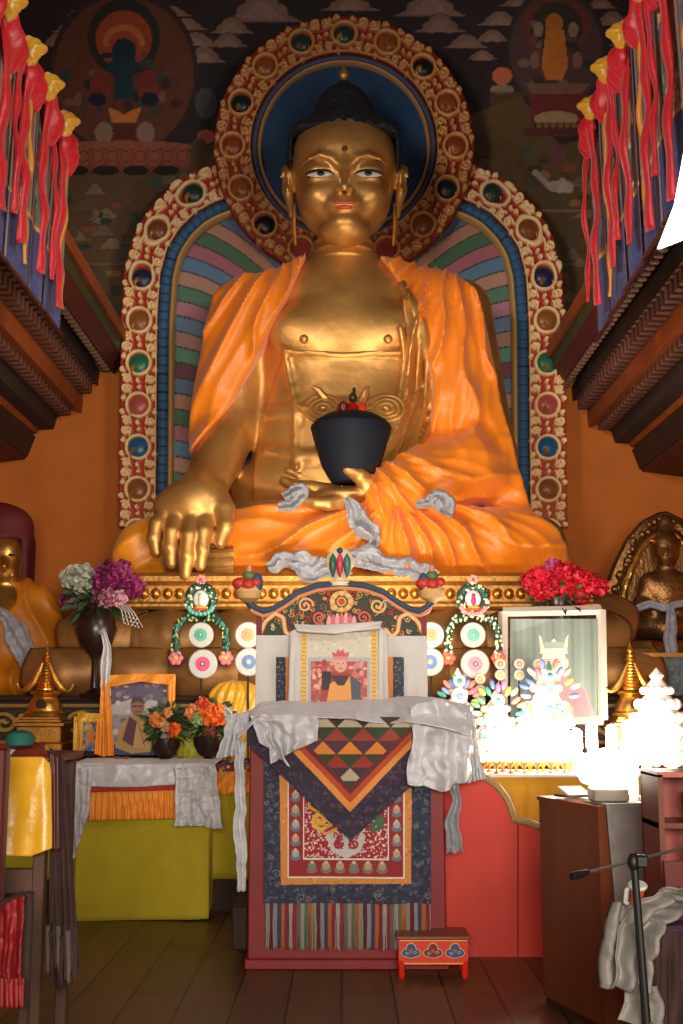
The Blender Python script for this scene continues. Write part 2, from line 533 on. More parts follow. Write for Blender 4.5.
# ================================================================ materials
M = {}
M['gold'] = material('statue_gold', '#cd9a54', 0.42, 0.7, var=0.22, vscale=3.0, bump=0.3, bscale=10)
M['gold_carved'] = material('carved_gold', '#b9853e', 0.45, 0.6, var=0.2, vscale=9.0, bump=0.35, bscale=28)
M['lotus'] = material('lotus_dull_gold', '#9a6c3a', 0.5, 0.45, var=0.3, vscale=5, bump=0.3, bscale=9)
M['brass'] = material('brass', '#d9a04c', 0.3, 0.9, var=0.15, vscale=12, bump=0.1, bscale=60)
M['bronze'] = material('bronze', '#8a6238', 0.36, 0.85, var=0.3, vscale=12, bump=0.3, bscale=45)
M['robe'] = material('orange_satin', '#ea8210', 0.40, 0.0, var=0.08, vscale=4, bump=0.25, bscale=10, sheen=0.25, stretch=(1, 1, .4))
M['robe_yellow'] = material('amber_satin', '#e08c14', 0.4, 0.0, var=0.08, vscale=6, bump=0.3, bscale=14, sheen=0.2)
M['hair'] = material('hair_blue_black', '#11141c', 0.8, 0.0, var=0.2, vscale=10, bump=0.9, bscale=22, voronoi=True)
M['bowl'] = material('bowl_dark_blue', '#121823', 0.7, 0.0, spec=0.25, var=0.12, vscale=8)
M['eye'] = material('eye_white', '#c9c0b0', 0.35, var=0)
M['iris'] = material('iris_dark', '#1c1a18', 0.25, var=0)
M['lips'] = material('lip_paint', '#b8482c', 0.42, var=0.05)
M['kata'] = material('white_satin', '#bfc0c4', 0.38, 0.0, var=0.08, vscale=14, bump=0.7, bscale=11, sheen=0.3)
M['kata_grey'] = material('grey_silk', '#8f9199', 0.5, 0.0, var=0.12, vscale=14, bump=0.4, bscale=24, sheen=0.3)
M['white_cloth'] = material('white_cotton', '#cfcdc8', 0.75, var=0.05, vscale=8, bump=0.15, bscale=14)
M['red_wood'] = material('red_lacquer', '#7c1418', 0.6, var=0.12, vscale=5, bump=0.05, bscale=40)
M['red_panel'] = material('red_painted_board', '#c43424', 0.65, var=0.1, vscale=4)
M['cabinet'] = material('brown_varnish', '#6e3a20', 0.4, var=0.18, vscale=6, stretch=(1, 1, .25))
M['dark_wood'] = material('dark_wood', '#2c160e', 0.8, var=0.3, vscale=10, bump=0.2, bscale=30)
M['beam_black'] = material('beam_dark_paint', '#24150f', 0.6, var=0.3, vscale=10)
M['rail_orange'] = material('rail_orange_paint', '#8a4216', 0.55, var=0.2, vscale=6)
M['beam_red'] = material('beam_dark_red', '#4a1512', 0.6, var=0.25, vscale=7)
M['beam_green'] = material('beam_olive', '#3c3c1c', 0.6, var=0.2, vscale=7)
M['bracket'] = material('bracket_brown', '#5a3322', 0.6, var=0.25, vscale=14)
M['baluster'] = material('baluster_pale', '#7a5a44', 0.6, var=0.2, vscale=14)
M['red_satin'] = material('red_satin', '#c4101c', 0.45, var=0.1, vscale=10, bump=0.3, bscale=20, sheen=0.2)
M['yellow_satin'] = material('yellow_satin', '#cf9a1e', 0.35, var=0.12, vscale=9, bump=0.3, bscale=14, sheen=0.2)
M['orange_cloth'] = material('orange_cloth', '#e8902a', 0.55, var=0.1, vscale=10, bump=0.2, bscale=30)
M['lime_cloth'] = material('lime_yellow_cloth', '#a89812', 0.85, var=0.07, vscale=7, bump=0.12, bscale=40)
M['art'] = material('painted_surface', attr=True, rough=0.6, var=0.1, vscale=25, bump=0.1, bscale=60)
M['mural'] = material('mural_paint', attr=True, rough=0.75, var=0.35, vscale=14, bump=0.1, bscale=30)
M['textile'] = material('woven_textile', attr=True, rough=0.75, var=0.15, vscale=60, bump=0.4, bscale=120, sheen=0.2)
M['photo'] = material('photo_print', attr=True, rough=0.3, var=0.02, vscale=20, coat=0.3)
M['gold_scroll'] = material('gilded_scroll', attr=True, rough=0.45, metal=0.1, var=0.15, vscale=30, bump=0.1, bscale=60)
M['black'] = material('black_paint', '#121212', 0.5, var=0.1)
M['steel'] = material('steel', '#8a8782', 0.35, 0.8, var=0.05)
M['grey_cloth'] = material('grey_hand_towel', '#7c7c78', 0.9, var=0.15, vscale=12, bump=0.4, bscale=60)
M['robe_brown'] = material('maroon_brown_cloth', '#3a241f', 0.9, var=0.3, vscale=9, bump=0.4, bscale=24)
M['dark_vase'] = material('dark_vase', '#2a1a14', 0.3, var=0.2)
M['leaf'] = material('leaf_green', '#2b4a22', 0.6, var=0.35, vscale=14)
M['white_paint'] = material('white_butter', '#efe9dd', 0.5, var=0.04)
M['flame'] = material('flame', '#ffe9b0', 0.5, var=0, emit='#ffd890', estr=40)
M['lamp_glass'] = material('lit_bulb_glass', '#ffffff', 0.3, var=0, emit='#fff0d8', estr=14)
M['glare_glow'] = material('window_glare_glow', '#ffffff', 0.3, var=0, emit='#f6f4ff', estr=5)  # emission for the glare patch above the right rail

# ================================================================ camera and light
cam_d = bpy.data.cameras.new('camera'); cam = bpy.data.objects.new('camera', cam_d); COL.objects.link(cam)
cam.location = (0, 0, CAMZ); cam.rotation_euler = (PI / 2 + PITCH, 0, 0)
cam_d.sensor_fit = 'VERTICAL'; cam_d.sensor_height = 36; cam_d.lens = F / 1024 * 36
cam_d.clip_start = 0.05; cam_d.clip_end = 100
sc.camera = cam
sc.view_settings.view_transform = 'Standard'
try: sc.view_settings.look = 'None'
except Exception: pass
sc.view_settings.exposure = 0.0; sc.view_settings.gamma = 1.0; sc.view_settings.use_curve_mapping = False
w = bpy.data.worlds.new('world'); sc.world = w; w.use_nodes = True
w.node_tree.nodes['Background'].inputs['Color'].default_value = (1.0, 0.78, 0.55, 1)
w.node_tree.nodes['Background'].inputs['Strength'].default_value = 0.035

def area(name, loc, target, sx, sy, power, color, spread=PI):
    l = bpy.data.lights.new(name, 'AREA'); l.shape = 'RECTANGLE'; l.size = sx; l.size_y = sy
    l.energy = power; l.color = [float(v) for v in color]; l.spread = spread
    o = bpy.data.objects.new(name, l); COL.objects.link(o); o.location = loc
    d = Vector(target) - Vector(loc); o.rotation_euler = d.to_track_quat('-Z', 'Y').to_euler()
    return o
def point(name, loc, power, color, r=0.05):
    l = bpy.data.lights.new(name, 'POINT'); l.energy = power; l.color = color; l.shadow_soft_size = r
    o = bpy.data.objects.new(name, l); COL.objects.link(o); o.location = loc; return o

area('doorway_daylight', (0.35, -1.6, 2.0), (0, 9.0, 2.7), 2.2, 1.0, 210, (1.0, 0.88, 0.75), math.radians(110))
area('gallery_window_light_east', (2.6, 3.6, 5.0), (-2.0, 8.2, 5.0), 1.2, 1.4, 60, (1.0, 0.9, 0.84), math.radians(100))
area('gallery_window_light_west', (-2.6, 3.6, 5.2), (2.0, 8.6, 5.1), 1.2, 1.4, 75, (1.0, 0.88, 0.84), math.radians(100))

# unseen area light added behind the backrest to brighten the statue from below
area('added_statue_uplight', (0.0, 7.75, 1.75), (0.0, 10.2, 3.5), 0.9, 0.2, 42, (1.0, 0.85, 0.66), math.radians(160))

# ================================================================ the room
def struct(name, mb, mat, parent=None, **k):
    o = mb.build(name, mat, parent, **k)
    if parent is None: o['kind'] = 'structure'
    return o

def wood_floor_material():
    m = bpy.data.materials.new('floor_boards'); m.use_nodes = True; nt = m.node_tree; b = nt.nodes['Principled BSDF']
    tc = nt.nodes.new('ShaderNodeTexCoord'); mp = nt.nodes.new('ShaderNodeMapping')
    mp.inputs['Rotation'].default_value = (0, 0, PI / 2)
    nt.links.new(tc.outputs['Object'], mp.inputs['Vector'])
    br = nt.nodes.new('ShaderNodeTexBrick')
    br.inputs['Scale'].default_value = 1.0; br.inputs['Brick Width'].default_value = 2.6; br.inputs['Row Height'].default_value = 0.26
    br.inputs['Mortar Size'].default_value = 0.006; br.inputs['Bias'].default_value = 0.0
    br.inputs['Color1'].default_value = [*[float(v) for v in srgb('#6b4b2b')], 1]
    br.inputs['Color2'].default_value = [*[float(v) for v in srgb('#563a20')], 1]
    br.inputs['Mortar'].default_value = [*[float(v) for v in srgb('#1c120a')], 1]
    nt.links.new(mp.outputs['Vector'], br.inputs['Vector'])
    nz = nt.nodes.new('ShaderNodeTexNoise'); nz.inputs['Scale'].default_value = 3.0; nz.inputs['Detail'].default_value = 8; nz.inputs['Roughness'].default_value = 0.7
    mp2 = nt.nodes.new('ShaderNodeMapping'); mp2.inputs['Scale'].default_value = (4, .8, 1)
    nt.links.new(tc.outputs['Object'], mp2.inputs['Vector']); nt.links.new(mp2.outputs['Vector'], nz.inputs['Vector'])
    r = nt.nodes.new('ShaderNodeMapRange'); r.inputs['From Min'].default_value = .3; r.inputs['From Max'].default_value = .7
    r.inputs['To Min'].default_value = 0.6; r.inputs['To Max'].default_value = 1.3
    nt.links.new(nz.outputs['Fac'], r.inputs['Value'])
    mx = nt.nodes.new('ShaderNodeVectorMath'); mx.operation = 'SCALE'
    nt.links.new(br.outputs['Color'], mx.inputs[0]); nt.links.new(r.outputs['Result'], mx.inputs['Scale'])
    nt.links.new(mx.outputs['Vector'], b.inputs['Base Color'])
    r2 = nt.nodes.new('ShaderNodeMapRange'); r2.inputs['To Min'].default_value = 0.25; r2.inputs['To Max'].default_value = 0.6
    nt.links.new(nz.outputs['Fac'], r2.inputs['Value']); nt.links.new(r2.outputs['Result'], b.inputs['Roughness'])
    bn = nt.nodes.new('ShaderNodeBump'); bn.inputs['Strength'].default_value = .5; bn.inputs['Distance'].default_value = .01
    nt.links.new(br.outputs['Fac'], bn.inputs['Height']); bn.invert = True
    nt.links.new(bn.outputs['Normal'], b.inputs['Normal'])
    return m
YW = 11.5
struct('floor', MB().box((0, 5.0, -0.05), (9.2, 14.0, 0.1)), wood_floor_material(), smooth=False)
plaster = material('orange_plaster', '#bf681c', 0.8, var=0.1, vscale=2.5, bump=0.15, bscale=12)
struct('wall_back', MB().box((0, YW + 0.1, 4.5), (9.2, 0.2, 9.2)), plaster, smooth=False)
struct('wall_left', MB().box((-4.6, 5.0, 4.5), (0.2, 14.0, 9.2)), plaster, smooth=False)
struct('wall_right', MB().box((4.6, 5.0, 4.5), (0.2, 14.0, 9.2)), plaster, smooth=False)
dark = material('dark_ceiling_boards', '#3a2418', 0.8, var=0.2, vscale=4)
struct('ceiling', MB().box((0, 5.0, 9.15), (9.2, 14.0, 0.1)), dark, smooth=False)
# unseen slab added over the entrance, shading the upper statue and mural
struct('entry_shade_slab', MB().box((0, 0.9, 3.36), (9.2, 3.6, 0.3)), dark, smooth=False)

# ---- the galleries on both sides
def gallery(name, side, k, zs=1.0):
    """off = sideways offset and y = height as measured where the gallery meets the wall"""
    def P(off, m):
        x = off * k / 103.0
        return side * x, CAMZ + m * x
    root = bpy.data.objects.new(name, None); COL.objects.link(root); root['kind'] = 'structure'
    root.location = (side * 2.3, 8.0, 3.6)
    Y0, Y1 = 4.4, YW - 0.02
    def strip(nm, pts, mat):
        MB().prism([P(*p) for p in pts], Y0, Y1).build(nm, mat, root, smooth=False)
    strip('handrail', [(202, 1.70), (202, 1.64), (212, 1.58), (212, 1.66)], M['rail_orange'])
    strip('upper_panel', [(206, 1.615), (208, 1.55), (216, 1.49), (222, 1.49), (222, 1.58), (212, 1.58)], M['beam_green'])
    strip('lower_panel', [(208.5, 1.555), (218, 1.42), (240, 1.35), (252, 1.3), (252, 1.42), (222, 1.5)], M['beam_red'])
    strip('cornice', [(233, 1.345), (234, 1.275), (244, 1.24), (300, 1.05), (300, 1.2), (252, 1.36)], M['beam_black'])
    strip('middle_band', [(248, 1.15), (249, 1.09), (300, .95), (300, 1.05), (252, 1.2)], M['rail_orange'])
    strip('under_band', [(262, 1.06), (270, .99), (300, .90), (300, 1.0)], M['beam_black'])
    strip('brown_band', [(272, .985), (275, .93), (288, .885), (310, .82), (310, .9), (300, .95)], M['dark_wood'])
    strip('lower_band', [(284, .915), (292, .86), (310, .81), (320, .87)], M['rail_orange'])
    strip('box_beam', [(292, .85), (299, .765), (520, .40), (520, .52), (312, .83)], M['beam_black'])
    strip('soffit_edge', [(300, .775), (301, .752), (520, .38), (520, .42)], M['beam_red'])
    def brackets(nm, offm, dims, step, mat, y0=5.6):
        x, z = P(*offm)
        y = y0; proto = None
        while y < Y1 - .05:
            if proto is None:
                mb = MB().box((x, y, z), dims, bevel=.008, ry=0.0)
                mb.box((x - side * dims[0] * .45, y, z + dims[2] * .3), (dims[0] * .5, dims[1], dims[2] * .4), bevel=.006)
                proto = mb.build(nm, mat, root); yb = y
            else:
                c = proto.copy(); COL.objects.link(c); c.location = proto.location + Vector((0, y - yb, 0))
            y += step
    brackets('baluster', (224, 1.40), (.07, .035, .10), .115, M['baluster'], 6.6)
    brackets('upper_bracket', (244, 1.215), (.13, .055, .17), .125, M['bracket'])
    brackets('lower_bracket', (263, 1.045), (.12, .055, .16), .125, M['bracket'])
    return root
gallery('trim_1', -1, 1.055)
gallery('trim_2', 1, 1.0)

def Yat(px, py, x):
    """distance at which the ray through a measured position reaches sideways offset x"""
    dx = (px - 341.5) / F; dy = (512.0 - py) / F
    return x / dx * (CP - dy * SP)
def on_x(px, py, x):
    return at(px, py, Yat(px, py, x))

# glowing pane cut to the outline of the window glare above the right rail
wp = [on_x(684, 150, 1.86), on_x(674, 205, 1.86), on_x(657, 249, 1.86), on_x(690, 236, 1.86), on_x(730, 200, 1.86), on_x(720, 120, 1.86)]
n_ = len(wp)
glare_pane = link_mesh('window_glare_1', [tuple(p) for p in wp] + [(p[0] + .02, p[1], p[2]) for p in wp],
          [tuple(range(n_)), tuple(reversed(range(n_, 2 * n_)))] + [(i, (i + 1) % n_, n_ + (i + 1) % n_, n_ + i) for i in range(n_)], M['glare_glow'], smooth=False)
glare_pane['kind'] = 'structure'

# ================================================================ wall painting behind the statue
def make_mural():
    cv = Canvas(-20, -14, 700, 372, 0.85, '#3a2e20')
    rg = random.Random(3)
    cv.rect(-20, 150, 700, 372, '#45351f')
    # sky, hills, ground tints
    cv.rect(-20, -14, 700, 150, '#231c1c')
    cv.poly([(40, 150), (90, 120), (160, 150), (230, 165), (230, 372), (40, 372)], '#4d3a24')
    cv.poly([(470, 120), (520, 100), (560, 150), (640, 130), (640, 372), (470, 372)], '#4a3a1e')
    for _ in range(70):
        cx, cy = rg.choice([(rg.uniform(50, 200), rg.uniform(180, 350)), (rg.uniform(480, 620), rg.uniform(160, 350))])
        cv.cloud(cx, cy, rg.uniform(10, 24), rg.uniform(6, 10), rg.choice(['#5c4c36', '#504332', '#453a26', '#3a3a2c', '#6a5840']), '#2c2418')
    for _ in range(60):
        cx, cy = rg.choice([(rg.uniform(60, 200), rg.uniform(170, 300)), (rg.uniform(490, 610), rg.uniform(150, 300))])
        cv.ell(cx, cy, rg.uniform(2, 8), rg.uniform(2, 6), rg.choice(['#6d3a24', '#20302a', '#2e4238', '#7a5530', '#33271a', '#51402a']))
    # clouds in the sky
    for cx, cy, w, h in ((262, 12, 44, 26), (232, 30, 26, 14), (228, 45, 24, 12), (430, 8, 40, 22), (440, 28, 30, 16), (466, 46, 26, 12), (350, 6, 34, 14),
                         (204, 60, 26, 14), (196, 44, 28, 12), (186, 28, 26, 10), (170, 14, 26, 9), (60, 44, 24, 12), (72, 30, 22, 10), (84, 14, 22, 8),
                         (500, 22, 26, 12), (492, 40, 22, 10), (612, 22, 22, 12), (626, 44, 22, 12), (482, 60, 20, 8), (520, 4, 26, 8), (600, 6, 20, 9)):
        cv.cloud(cx, cy, w, h, '#6e5648', '#3a2c28'); cv.cloud(cx, cy + 2, w * .6, h * .6, '#7d6455')
    # left deity with round nimbus
    cv.ell(124, 76, 74, 86, '#2e211c'); cv.ell(124, 78, 70, 80, '#54301f'); cv.ell(124, 40, 36, 40, '#22241f'); cv.ell(124, 42, 28, 30, '#8a3a1e')
    for i in range(26):
        a = rg.uniform(0, 6.3); rr = rg.uniform(20, 62)
        cv.ell(124 + rr * math.cos(a), 90 + rr * .8 * math.sin(a), rg.uniform(3, 8), rg.uniform(3, 8), rg.choice(['#3b2019', '#2f3a34', '#5f3324', '#6b4a34', '#241f24']))
    for i in range(14):
        a = PI + PI * i / 13; cv.ell(124 + 18 * math.cos(a), 46 + 16 * math.sin(a), 3, 4, '#a05c30')
    cv.ell(124, 56, 12, 15, '#0e2a34'); cv.poly([(116, 66), (132, 66), (134, 104), (114, 104)], '#12303a'); cv.ell(124, 70, 16, 9, '#10303a')
    cv.ell(100, 92, 10, 18, '#6b2a20'); cv.ell(148, 92, 10, 18, '#6b2a20'); cv.ell(98, 104, 9, 7, '#161a26'); cv.ell(150, 104, 9, 7, '#161a26')
    cv.poly([(108, 112), (118, 116), (124, 120), (130, 116), (142, 112), (136, 128), (112, 128)], '#b06a2c')
    cv.ell(104, 138, 9, 11, '#7a6252'); cv.ell(146, 138, 9, 11, '#7a6252'); cv.rect(114, 130, 136, 150, '#4f1f1a')
    cv.ell(124, 152, 70, 6, '#7d4a32'); cv.rect(62, 154, 190, 176, '#6d3626')
    for i in range(9): cv.ell(70 + i * 14, 162, 7, 9, '#84462f'); cv.ring(70 + i * 14, 162, 5, 6, '#4f2418')
    for i in range(4): cv.ell(76 + i * 30, 176, 13, 5, '#1a120e')
    cv.ell(206, 142, 9, 7, '#a34a44'); cv.ell(199, 150, 8, 6, '#3c3a24'); cv.ell(206, 108, 11, 16, '#3a3c3a')
    # right deity, ochre body on a lotus seat
    cv.ell(556, 52, 50, 64, '#2f2520'); cv.ell(556, 54, 46, 60, '#443230'); cv.ell(556, 30, 34, 34, '#5c2c22'); cv.ell(556, 30, 26, 27, '#2c2a1e')
    for i in range(20):
        a = rg.uniform(0, 6.3); rr = rg.uniform(18, 40)
        cv.ell(556 + rr * math.cos(a), 56 + rr * math.sin(a), rg.uniform(3, 7), rg.uniform(3, 6), rg.choice(['#4a3434', '#2c2a26', '#5a3a30', '#6a5040']))
    cv.ell(554, 26, 9, 11, '#9a5a20'); cv.poly([(546, 32), (564, 32), (568, 70), (562, 84), (546, 84), (541, 70)], '#a8641f')
    cv.ell(538, 32, 5, 8, '#7a6a50'); cv.ell(573, 32, 5, 8, '#7a6a50'); cv.ell(535, 64, 5, 9, '#735248'); cv.ell(577, 64, 5, 9, '#735248')
    cv.rect(530, 90, 586, 130, '#5b231c'); cv.poly([(524, 88), (590, 88), (582, 98), (532, 98)], '#6a4a3a'); cv.ell(556, 124, 22, 8, '#8b7254')
    cv.rect(534, 128, 582, 135, '#241a16')
    for i in range(6): cv.ell(539 + i * 7, 131, 3, 3, '#6a4a30')
    cv.rect(524, 134, 592, 142, '#4a1e1a')
    cv.ell(502, 80, 10, 9, '#a8593a'); cv.ell(502, 94, 12, 5, '#7b6a52')
    cv.rect(490, 96, 524, 200, '#4f3a18', .6)
    cv.ell(556, 160, 9, 9, '#5a3038'); cv.line([(535, 178), (550, 192), (570, 196), (562, 186)], 6, '#8a7c66'); cv.ell(560, 192, 14, 6, '#8f8270')
    cv.rect(470, 215, 640, 217, '#6a5a40'); cv.rect(40, 268, 640, 269.5, '#5f503c')
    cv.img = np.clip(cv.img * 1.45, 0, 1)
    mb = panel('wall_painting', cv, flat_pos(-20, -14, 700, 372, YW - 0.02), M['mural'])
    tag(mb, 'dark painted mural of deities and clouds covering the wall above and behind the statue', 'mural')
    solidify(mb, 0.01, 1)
make_mural()
# ================================================================ golden aureole behind the statue
YA = 11.16
def offset_curve(pts, n=240):
    t = np.linspace(0, 1, n); P = poly_interp(pts, t)
    for _ in range(14): P[1:-1] = (P[:-2] + 2 * P[1:-1] + P[2:]) / 4
    T = np.gradient(P, axis=0); T /= np.linalg.norm(T, axis=1)[:, None]
    N = -np.stack([T[:, 1], -T[:, 0]], 1)
    L = np.r_[0, np.cumsum(np.linalg.norm(np.diff(P, axis=0), axis=1))]
    return P, N, L

def strip_relief(name, pts, w0, w1, Y, heightf, colf, parent, mat, nu=400, nv=24, thick=0.06, closed=False):
    """a moulding that runs along a measured curve, w0..w1 px to its outer side"""
    P, N, L = offset_curve(pts, nu)
    if closed:
        N[0] = N[-1] = (N[0] + N[-1]) / 2
    v = np.linspace(w0, w1, nv)
    Q = P[:, None] + N[:, None] * v[None, :, None]
    uu = np.broadcast_to(L[:, None], (nu, nv)); vv = np.broadcast_to(((v - w0) / (w1 - w0))[None], (nu, nv))
    h = heightf(uu, vv); col = colf(uu, vv)
    W = np.zeros((nu, nv, 3))
    for i in range(nu):
        for j in range(nv): W[i, j] = at(Q[i, j, 0], Q[i, j, 1], Y)
    W[..., 1] -= h
    # back edge to give it thickness
    back0 = W[:, 0].copy(); back0[:, 1] = Y + thick; back1 = W[:, -1].copy(); back1[:, 1] = Y + thick
    A = np.concatenate([back0[:, None], W, back1[:, None]], 1)
    C_ = np.concatenate([col[:, :1], col, col[:, -1:]], 1)
    return link_mesh(name, A.reshape(-1, 3), grid_faces(nu, nv + 2), mat, parent, True, cols=C_.reshape(-1, 3)), (P, N, L)

# the scrollwork tile: spirals around a jewel seat
def scroll_tile():
    cv = Canvas(0, 0, 42, 37, 4.0, '#000000')
    cv.ring(21, 18.5, 10.0, 13.4, '#ffffff')
    for sx in (-1, 1):
        for sy in (-1, 1):
            cv.spiral(21 + sx * 16, 18.5 + sy * 12.5, 4.8, 1.35, 2.5, '#ffffff', sx * sy, 0.8 * sx)
            cv.spiral(21 + sx * 7.0, 18.5 + sy * 15.6, 2.8, 1.1, 2.0, '#ffffff', -sx * sy, 0)
            cv.line([(21 + sx * 11, 18.5 + sy * 9), (21 + sx * 15, 18.5 + sy * 8), (21 + sx * 19, 18.5 + sy * 7)], 1.8, '#ffffff')
        cv.spiral(21 + sx * 18, 18.5, 2.6, 1.0, 1.6, '#ffffff', sx, 0)
    cv.line([(0, 36), (42, 36)], 1.6, '#ffffff')
    m = cv.img[..., 0]
    b = m.copy()
    for _ in range(3):
        b[1:-1, 1:-1] = (b[1:-1, 1:-1] * 2 + b[:-2, 1:-1] + b[2:, 1:-1] + b[1:-1, :-2] + b[1:-1, 2:]) / 6
    return b
TILE = scroll_tile()
def tile_at(u, v, period=42.0, u0=0.0):
    fx = ((u - u0) / period) % 1.0
    return TILE[np.clip((v * (TILE.shape[0] - 1)).astype(int), 0, TILE.shape[0] - 1), np.clip((fx * (TILE.shape[1] - 1)).astype(int), 0, TILE.shape[1] - 1)]
def col_scroll(gold, ground):
    g = srgb(gold); r = srgb(ground)
    def f(u, v, period=42.0, u0=0.0):
        t = np.clip(tile_at(u, v, period, u0) * 1.6, 0, 1)[..., None]
        return r * (1 - t) + g * t
    return f

aureole = thing('aureole', 'carved red and gilt halo with jewel bosses arching behind the seated golden statue', 'halo', (0, YA + .1, 2.3))
left = [(156, 528), (157, 450), (157.5, 380), (158, 320), (161, 275), (168, 249), (180, 230), (196, 214), (214, 204), (235, 197), (262, 190)]
right = [(686 - x, y) for x, y in left]
def mirror(pts): return list(reversed([(686 - x, y) for x, y in pts]))
def solid_col(c):
    q = srgb(c)
    return lambda u, v: np.broadcast_to(q, u.shape + (3,)).copy()
GEMC = [('#1d2748', 'dark blue'), ('#8d5526', 'amber'), ('#1f6b4c', 'green'), ('#b05048', 'rose'), ('#1d5a86', 'blue'), ('#8d5526', 'amber')]
def gem(px, py, Y, r, c, spiral_dir=1):
    b = at(px, py, Y)
    g = MB(); g.ball((b[0], b[1], b[2]), (r, r * .55, r), 18, 10)
    gm = g.build('jewel_boss', material('jewel_' + c.strip('#'), c, 0.35, 0.0, var=0.1), aureole)
    gm['label'] = 'domed painted jewel boss of the halo border'
    mb = MB(); pts = []
    for i in range(14):
        t = i / 13; a = -0.4 + spiral_dir * 4.2 * t; rr = r * (1.12 - .55 * t)
        pts.append((b[0] + rr * math.cos(a) * .6 + r * .15 * spiral_dir, b[1] - r * .5 * (0.4 + .5 * t), b[2] + rr * math.sin(a) * .6 - r * .5))
    mb.tube(pts, [r * .05 + r * .20 * (i / 13) for i in range(14)], 6)
    mb.build('gilt_curl', M['gold_carved'], gm)
for sgn, base in ((-1, left), (1, mirror(left))):
    inner = base
    # left curve runs upward so its outer side is on the left
    P, N, L = offset_curve(inner, 300)
    # gems every 42 px of arc; place the first near y=490
    st = 38.0 if sgn < 0 else None
    total = L[-1]
    u0_all = (38.0 - 21) if sgn < 0 else (total - 38.0 - 21)
    # outward side: left of travel direction
    def hf(u, v, u0=u0_all): return 0.012 + 0.05 * tile_at(u, v, 42.0, u0)
    cf0 = col_scroll('#efcd92', '#a8210f')
    strip_relief('scroll_border', inner, -37, 0, YA, hf, lambda u, v, u0=u0_all: cf0(u, v, 42.0, u0), aureole, M['gold_scroll'], nu=620, nv=56)
    strip_relief('blue_scale_band', inner, 0.5, 10.5, YA - .01, lambda u, v: 0.03 * np.sin(PI * v) + 0.012 * ((u / 9.0 + .12 * v) % 1.0), lambda u, v: np.where((((u / 9.0) % 1.0) < .12)[..., None], srgb('#122436'), srgb('#2b5f86')), aureole, M['art'], nu=420, nv=12)
    strip_relief('gilt_rim', inner, 10.5, 16.5, YA - .02, lambda u, v: 0.045 * np.sin(PI * v), solid_col('#c9a05c'), aureole, M['gold_scroll'], nu=200, nv=8)
    k = 0; u = 38.0 if sgn < 0 else total - 38.0
    while 0 < u < total + 1 and k < 9:
        i = int(np.interp(u, L, np.arange(len(L))))
        q = P[i] + N[i] * (-18.5)
        gem(q[0], q[1], YA - .015, 0.106, GEMC[(5 + k * 5) % 6][0] if False else ['#8d5526', '#1d5a86', '#b05048', '#1f6b4c', '#8d5526', '#1d2748', '#7a4424', '#1c3a30', '#7a4424'][k], sgn)
        u += 42 if sgn < 0 else -42
        k += 1
# rainbow back panel
cvr = Canvas(150, 176, 536, 530, 0.9, '#5a6f86')
dxl = np.abs(cvr.X - 343); d_ = np.clip(167 - dxl, 0, 200)
yr = cvr.Y - 0.15 * d_ - 0.0045 * d_ ** 2
bands = ['#5f86a3', '#b98b6c', '#4f7d5e', '#b06a76', '#6f7f96', '#7fa08c', '#c0909a']
ordr = ['#6f4048', '#5c7690', '#b5826a', '#4b7355', '#b06a76', '#5f86a3', '#bb9077', '#55836a', '#b8808c', '#6b8fae', '#b08a78', '#5f927c']
bi = ((yr - 180) / 15.5)
for k in range(-30, 40):
    cvr.put((bi >= k) & (bi < k + 1), ordr[k % len(ordr)])
cvr.put(np.abs(bi - np.round(bi)) < .05, '#3b3a3a')
arch_in = [(173, 528), (173, 330), (176, 280), (184, 256), (196, 238), (212, 222), (230, 212), (456, 212), (474, 222), (490, 238), (502, 256), (510, 280), (513, 330), (513, 528)]
pb = panel('rainbow_panel', cvr, flat_pos(150, 176, 536, 530, YA + .06), M['art'], aureole)
# cut to the arch: drop faces outside it
import bmesh
bm = bmesh.new(); bm.from_mesh(pb.data)
mask = cvr.pmask([(x + (-9 if x < 343 else 9), y - 8) for x, y in arch_in]).ravel()
bm.verts.ensure_lookup_table()
bmesh.ops.delete(bm, geom=[v for i, v in enumerate(bm.verts) if not mask[i]], context='VERTS')
bm.to_mesh(pb.data); bm.free()
solidify(pb, 0.03, -1)
# head ring
HC = (344, 147)
def circ(r, n=120, a0=PI / 2, a1=PI / 2 + 2 * PI): return [(HC[0] + r * math.cos(a0 + (a1 - a0) * i / n), HC[1] + r * math.sin(a0 + (a1 - a0) * i / n)) for i in range(n + 1)]
YH = YA - 0.10
ring = circ(93)
per = 2 * PI * 93 / 16
strip_relief('head_scroll_ring', ring, -37, 0, YH, lambda u, v: 0.012 + 0.05 * tile_at(u, v, per, -per / 2), lambda u, v: col_scroll('#c08a4c', '#8a2410')(u, v, per, -per / 2), aureole, M['gold_scroll'], nu=760, nv=56, thick=.1)
strip_relief('head_blue_band', ring, 0, 6, YH, lambda u, v: 0.02 * np.sin(PI * v), solid_col('#3f4258'), aureole, M['art'], nu=160, nv=6, thick=.1)
strip_relief('head_gilt_rim', ring, 6, 10, YH, lambda u, v: 0.04 * np.sin(PI * v), solid_col('#b98c54'), aureole, M['gold_scroll'], nu=160, nv=8, thick=.1)
disc = xz(circ(86, 72), YH)
MB().prism(disc[:-1], YH + .03, YH + .09).build('blue_disc', material('halo_blue', '#123a5c', .6, var=.12), aureole, smooth=False)
hcols = ['#1c3a30', '#8a4a24', '#14181c', '#8a4a24', '#8a3a1c', '#14202a', '#8a4a24', '#1c3a30']
for k in range(16):
    a = PI / 2 + 2 * PI * k / 16
    if 0.62 < ((a - PI / 2) % (2 * PI)) < 2 * PI - 0.62:
        gem(HC[0] + 111.5 * math.cos(a), HC[1] + 111.5 * math.sin(a), YH - .015, 0.100, hcols[k % 8], 1 if k % 2 else -1)

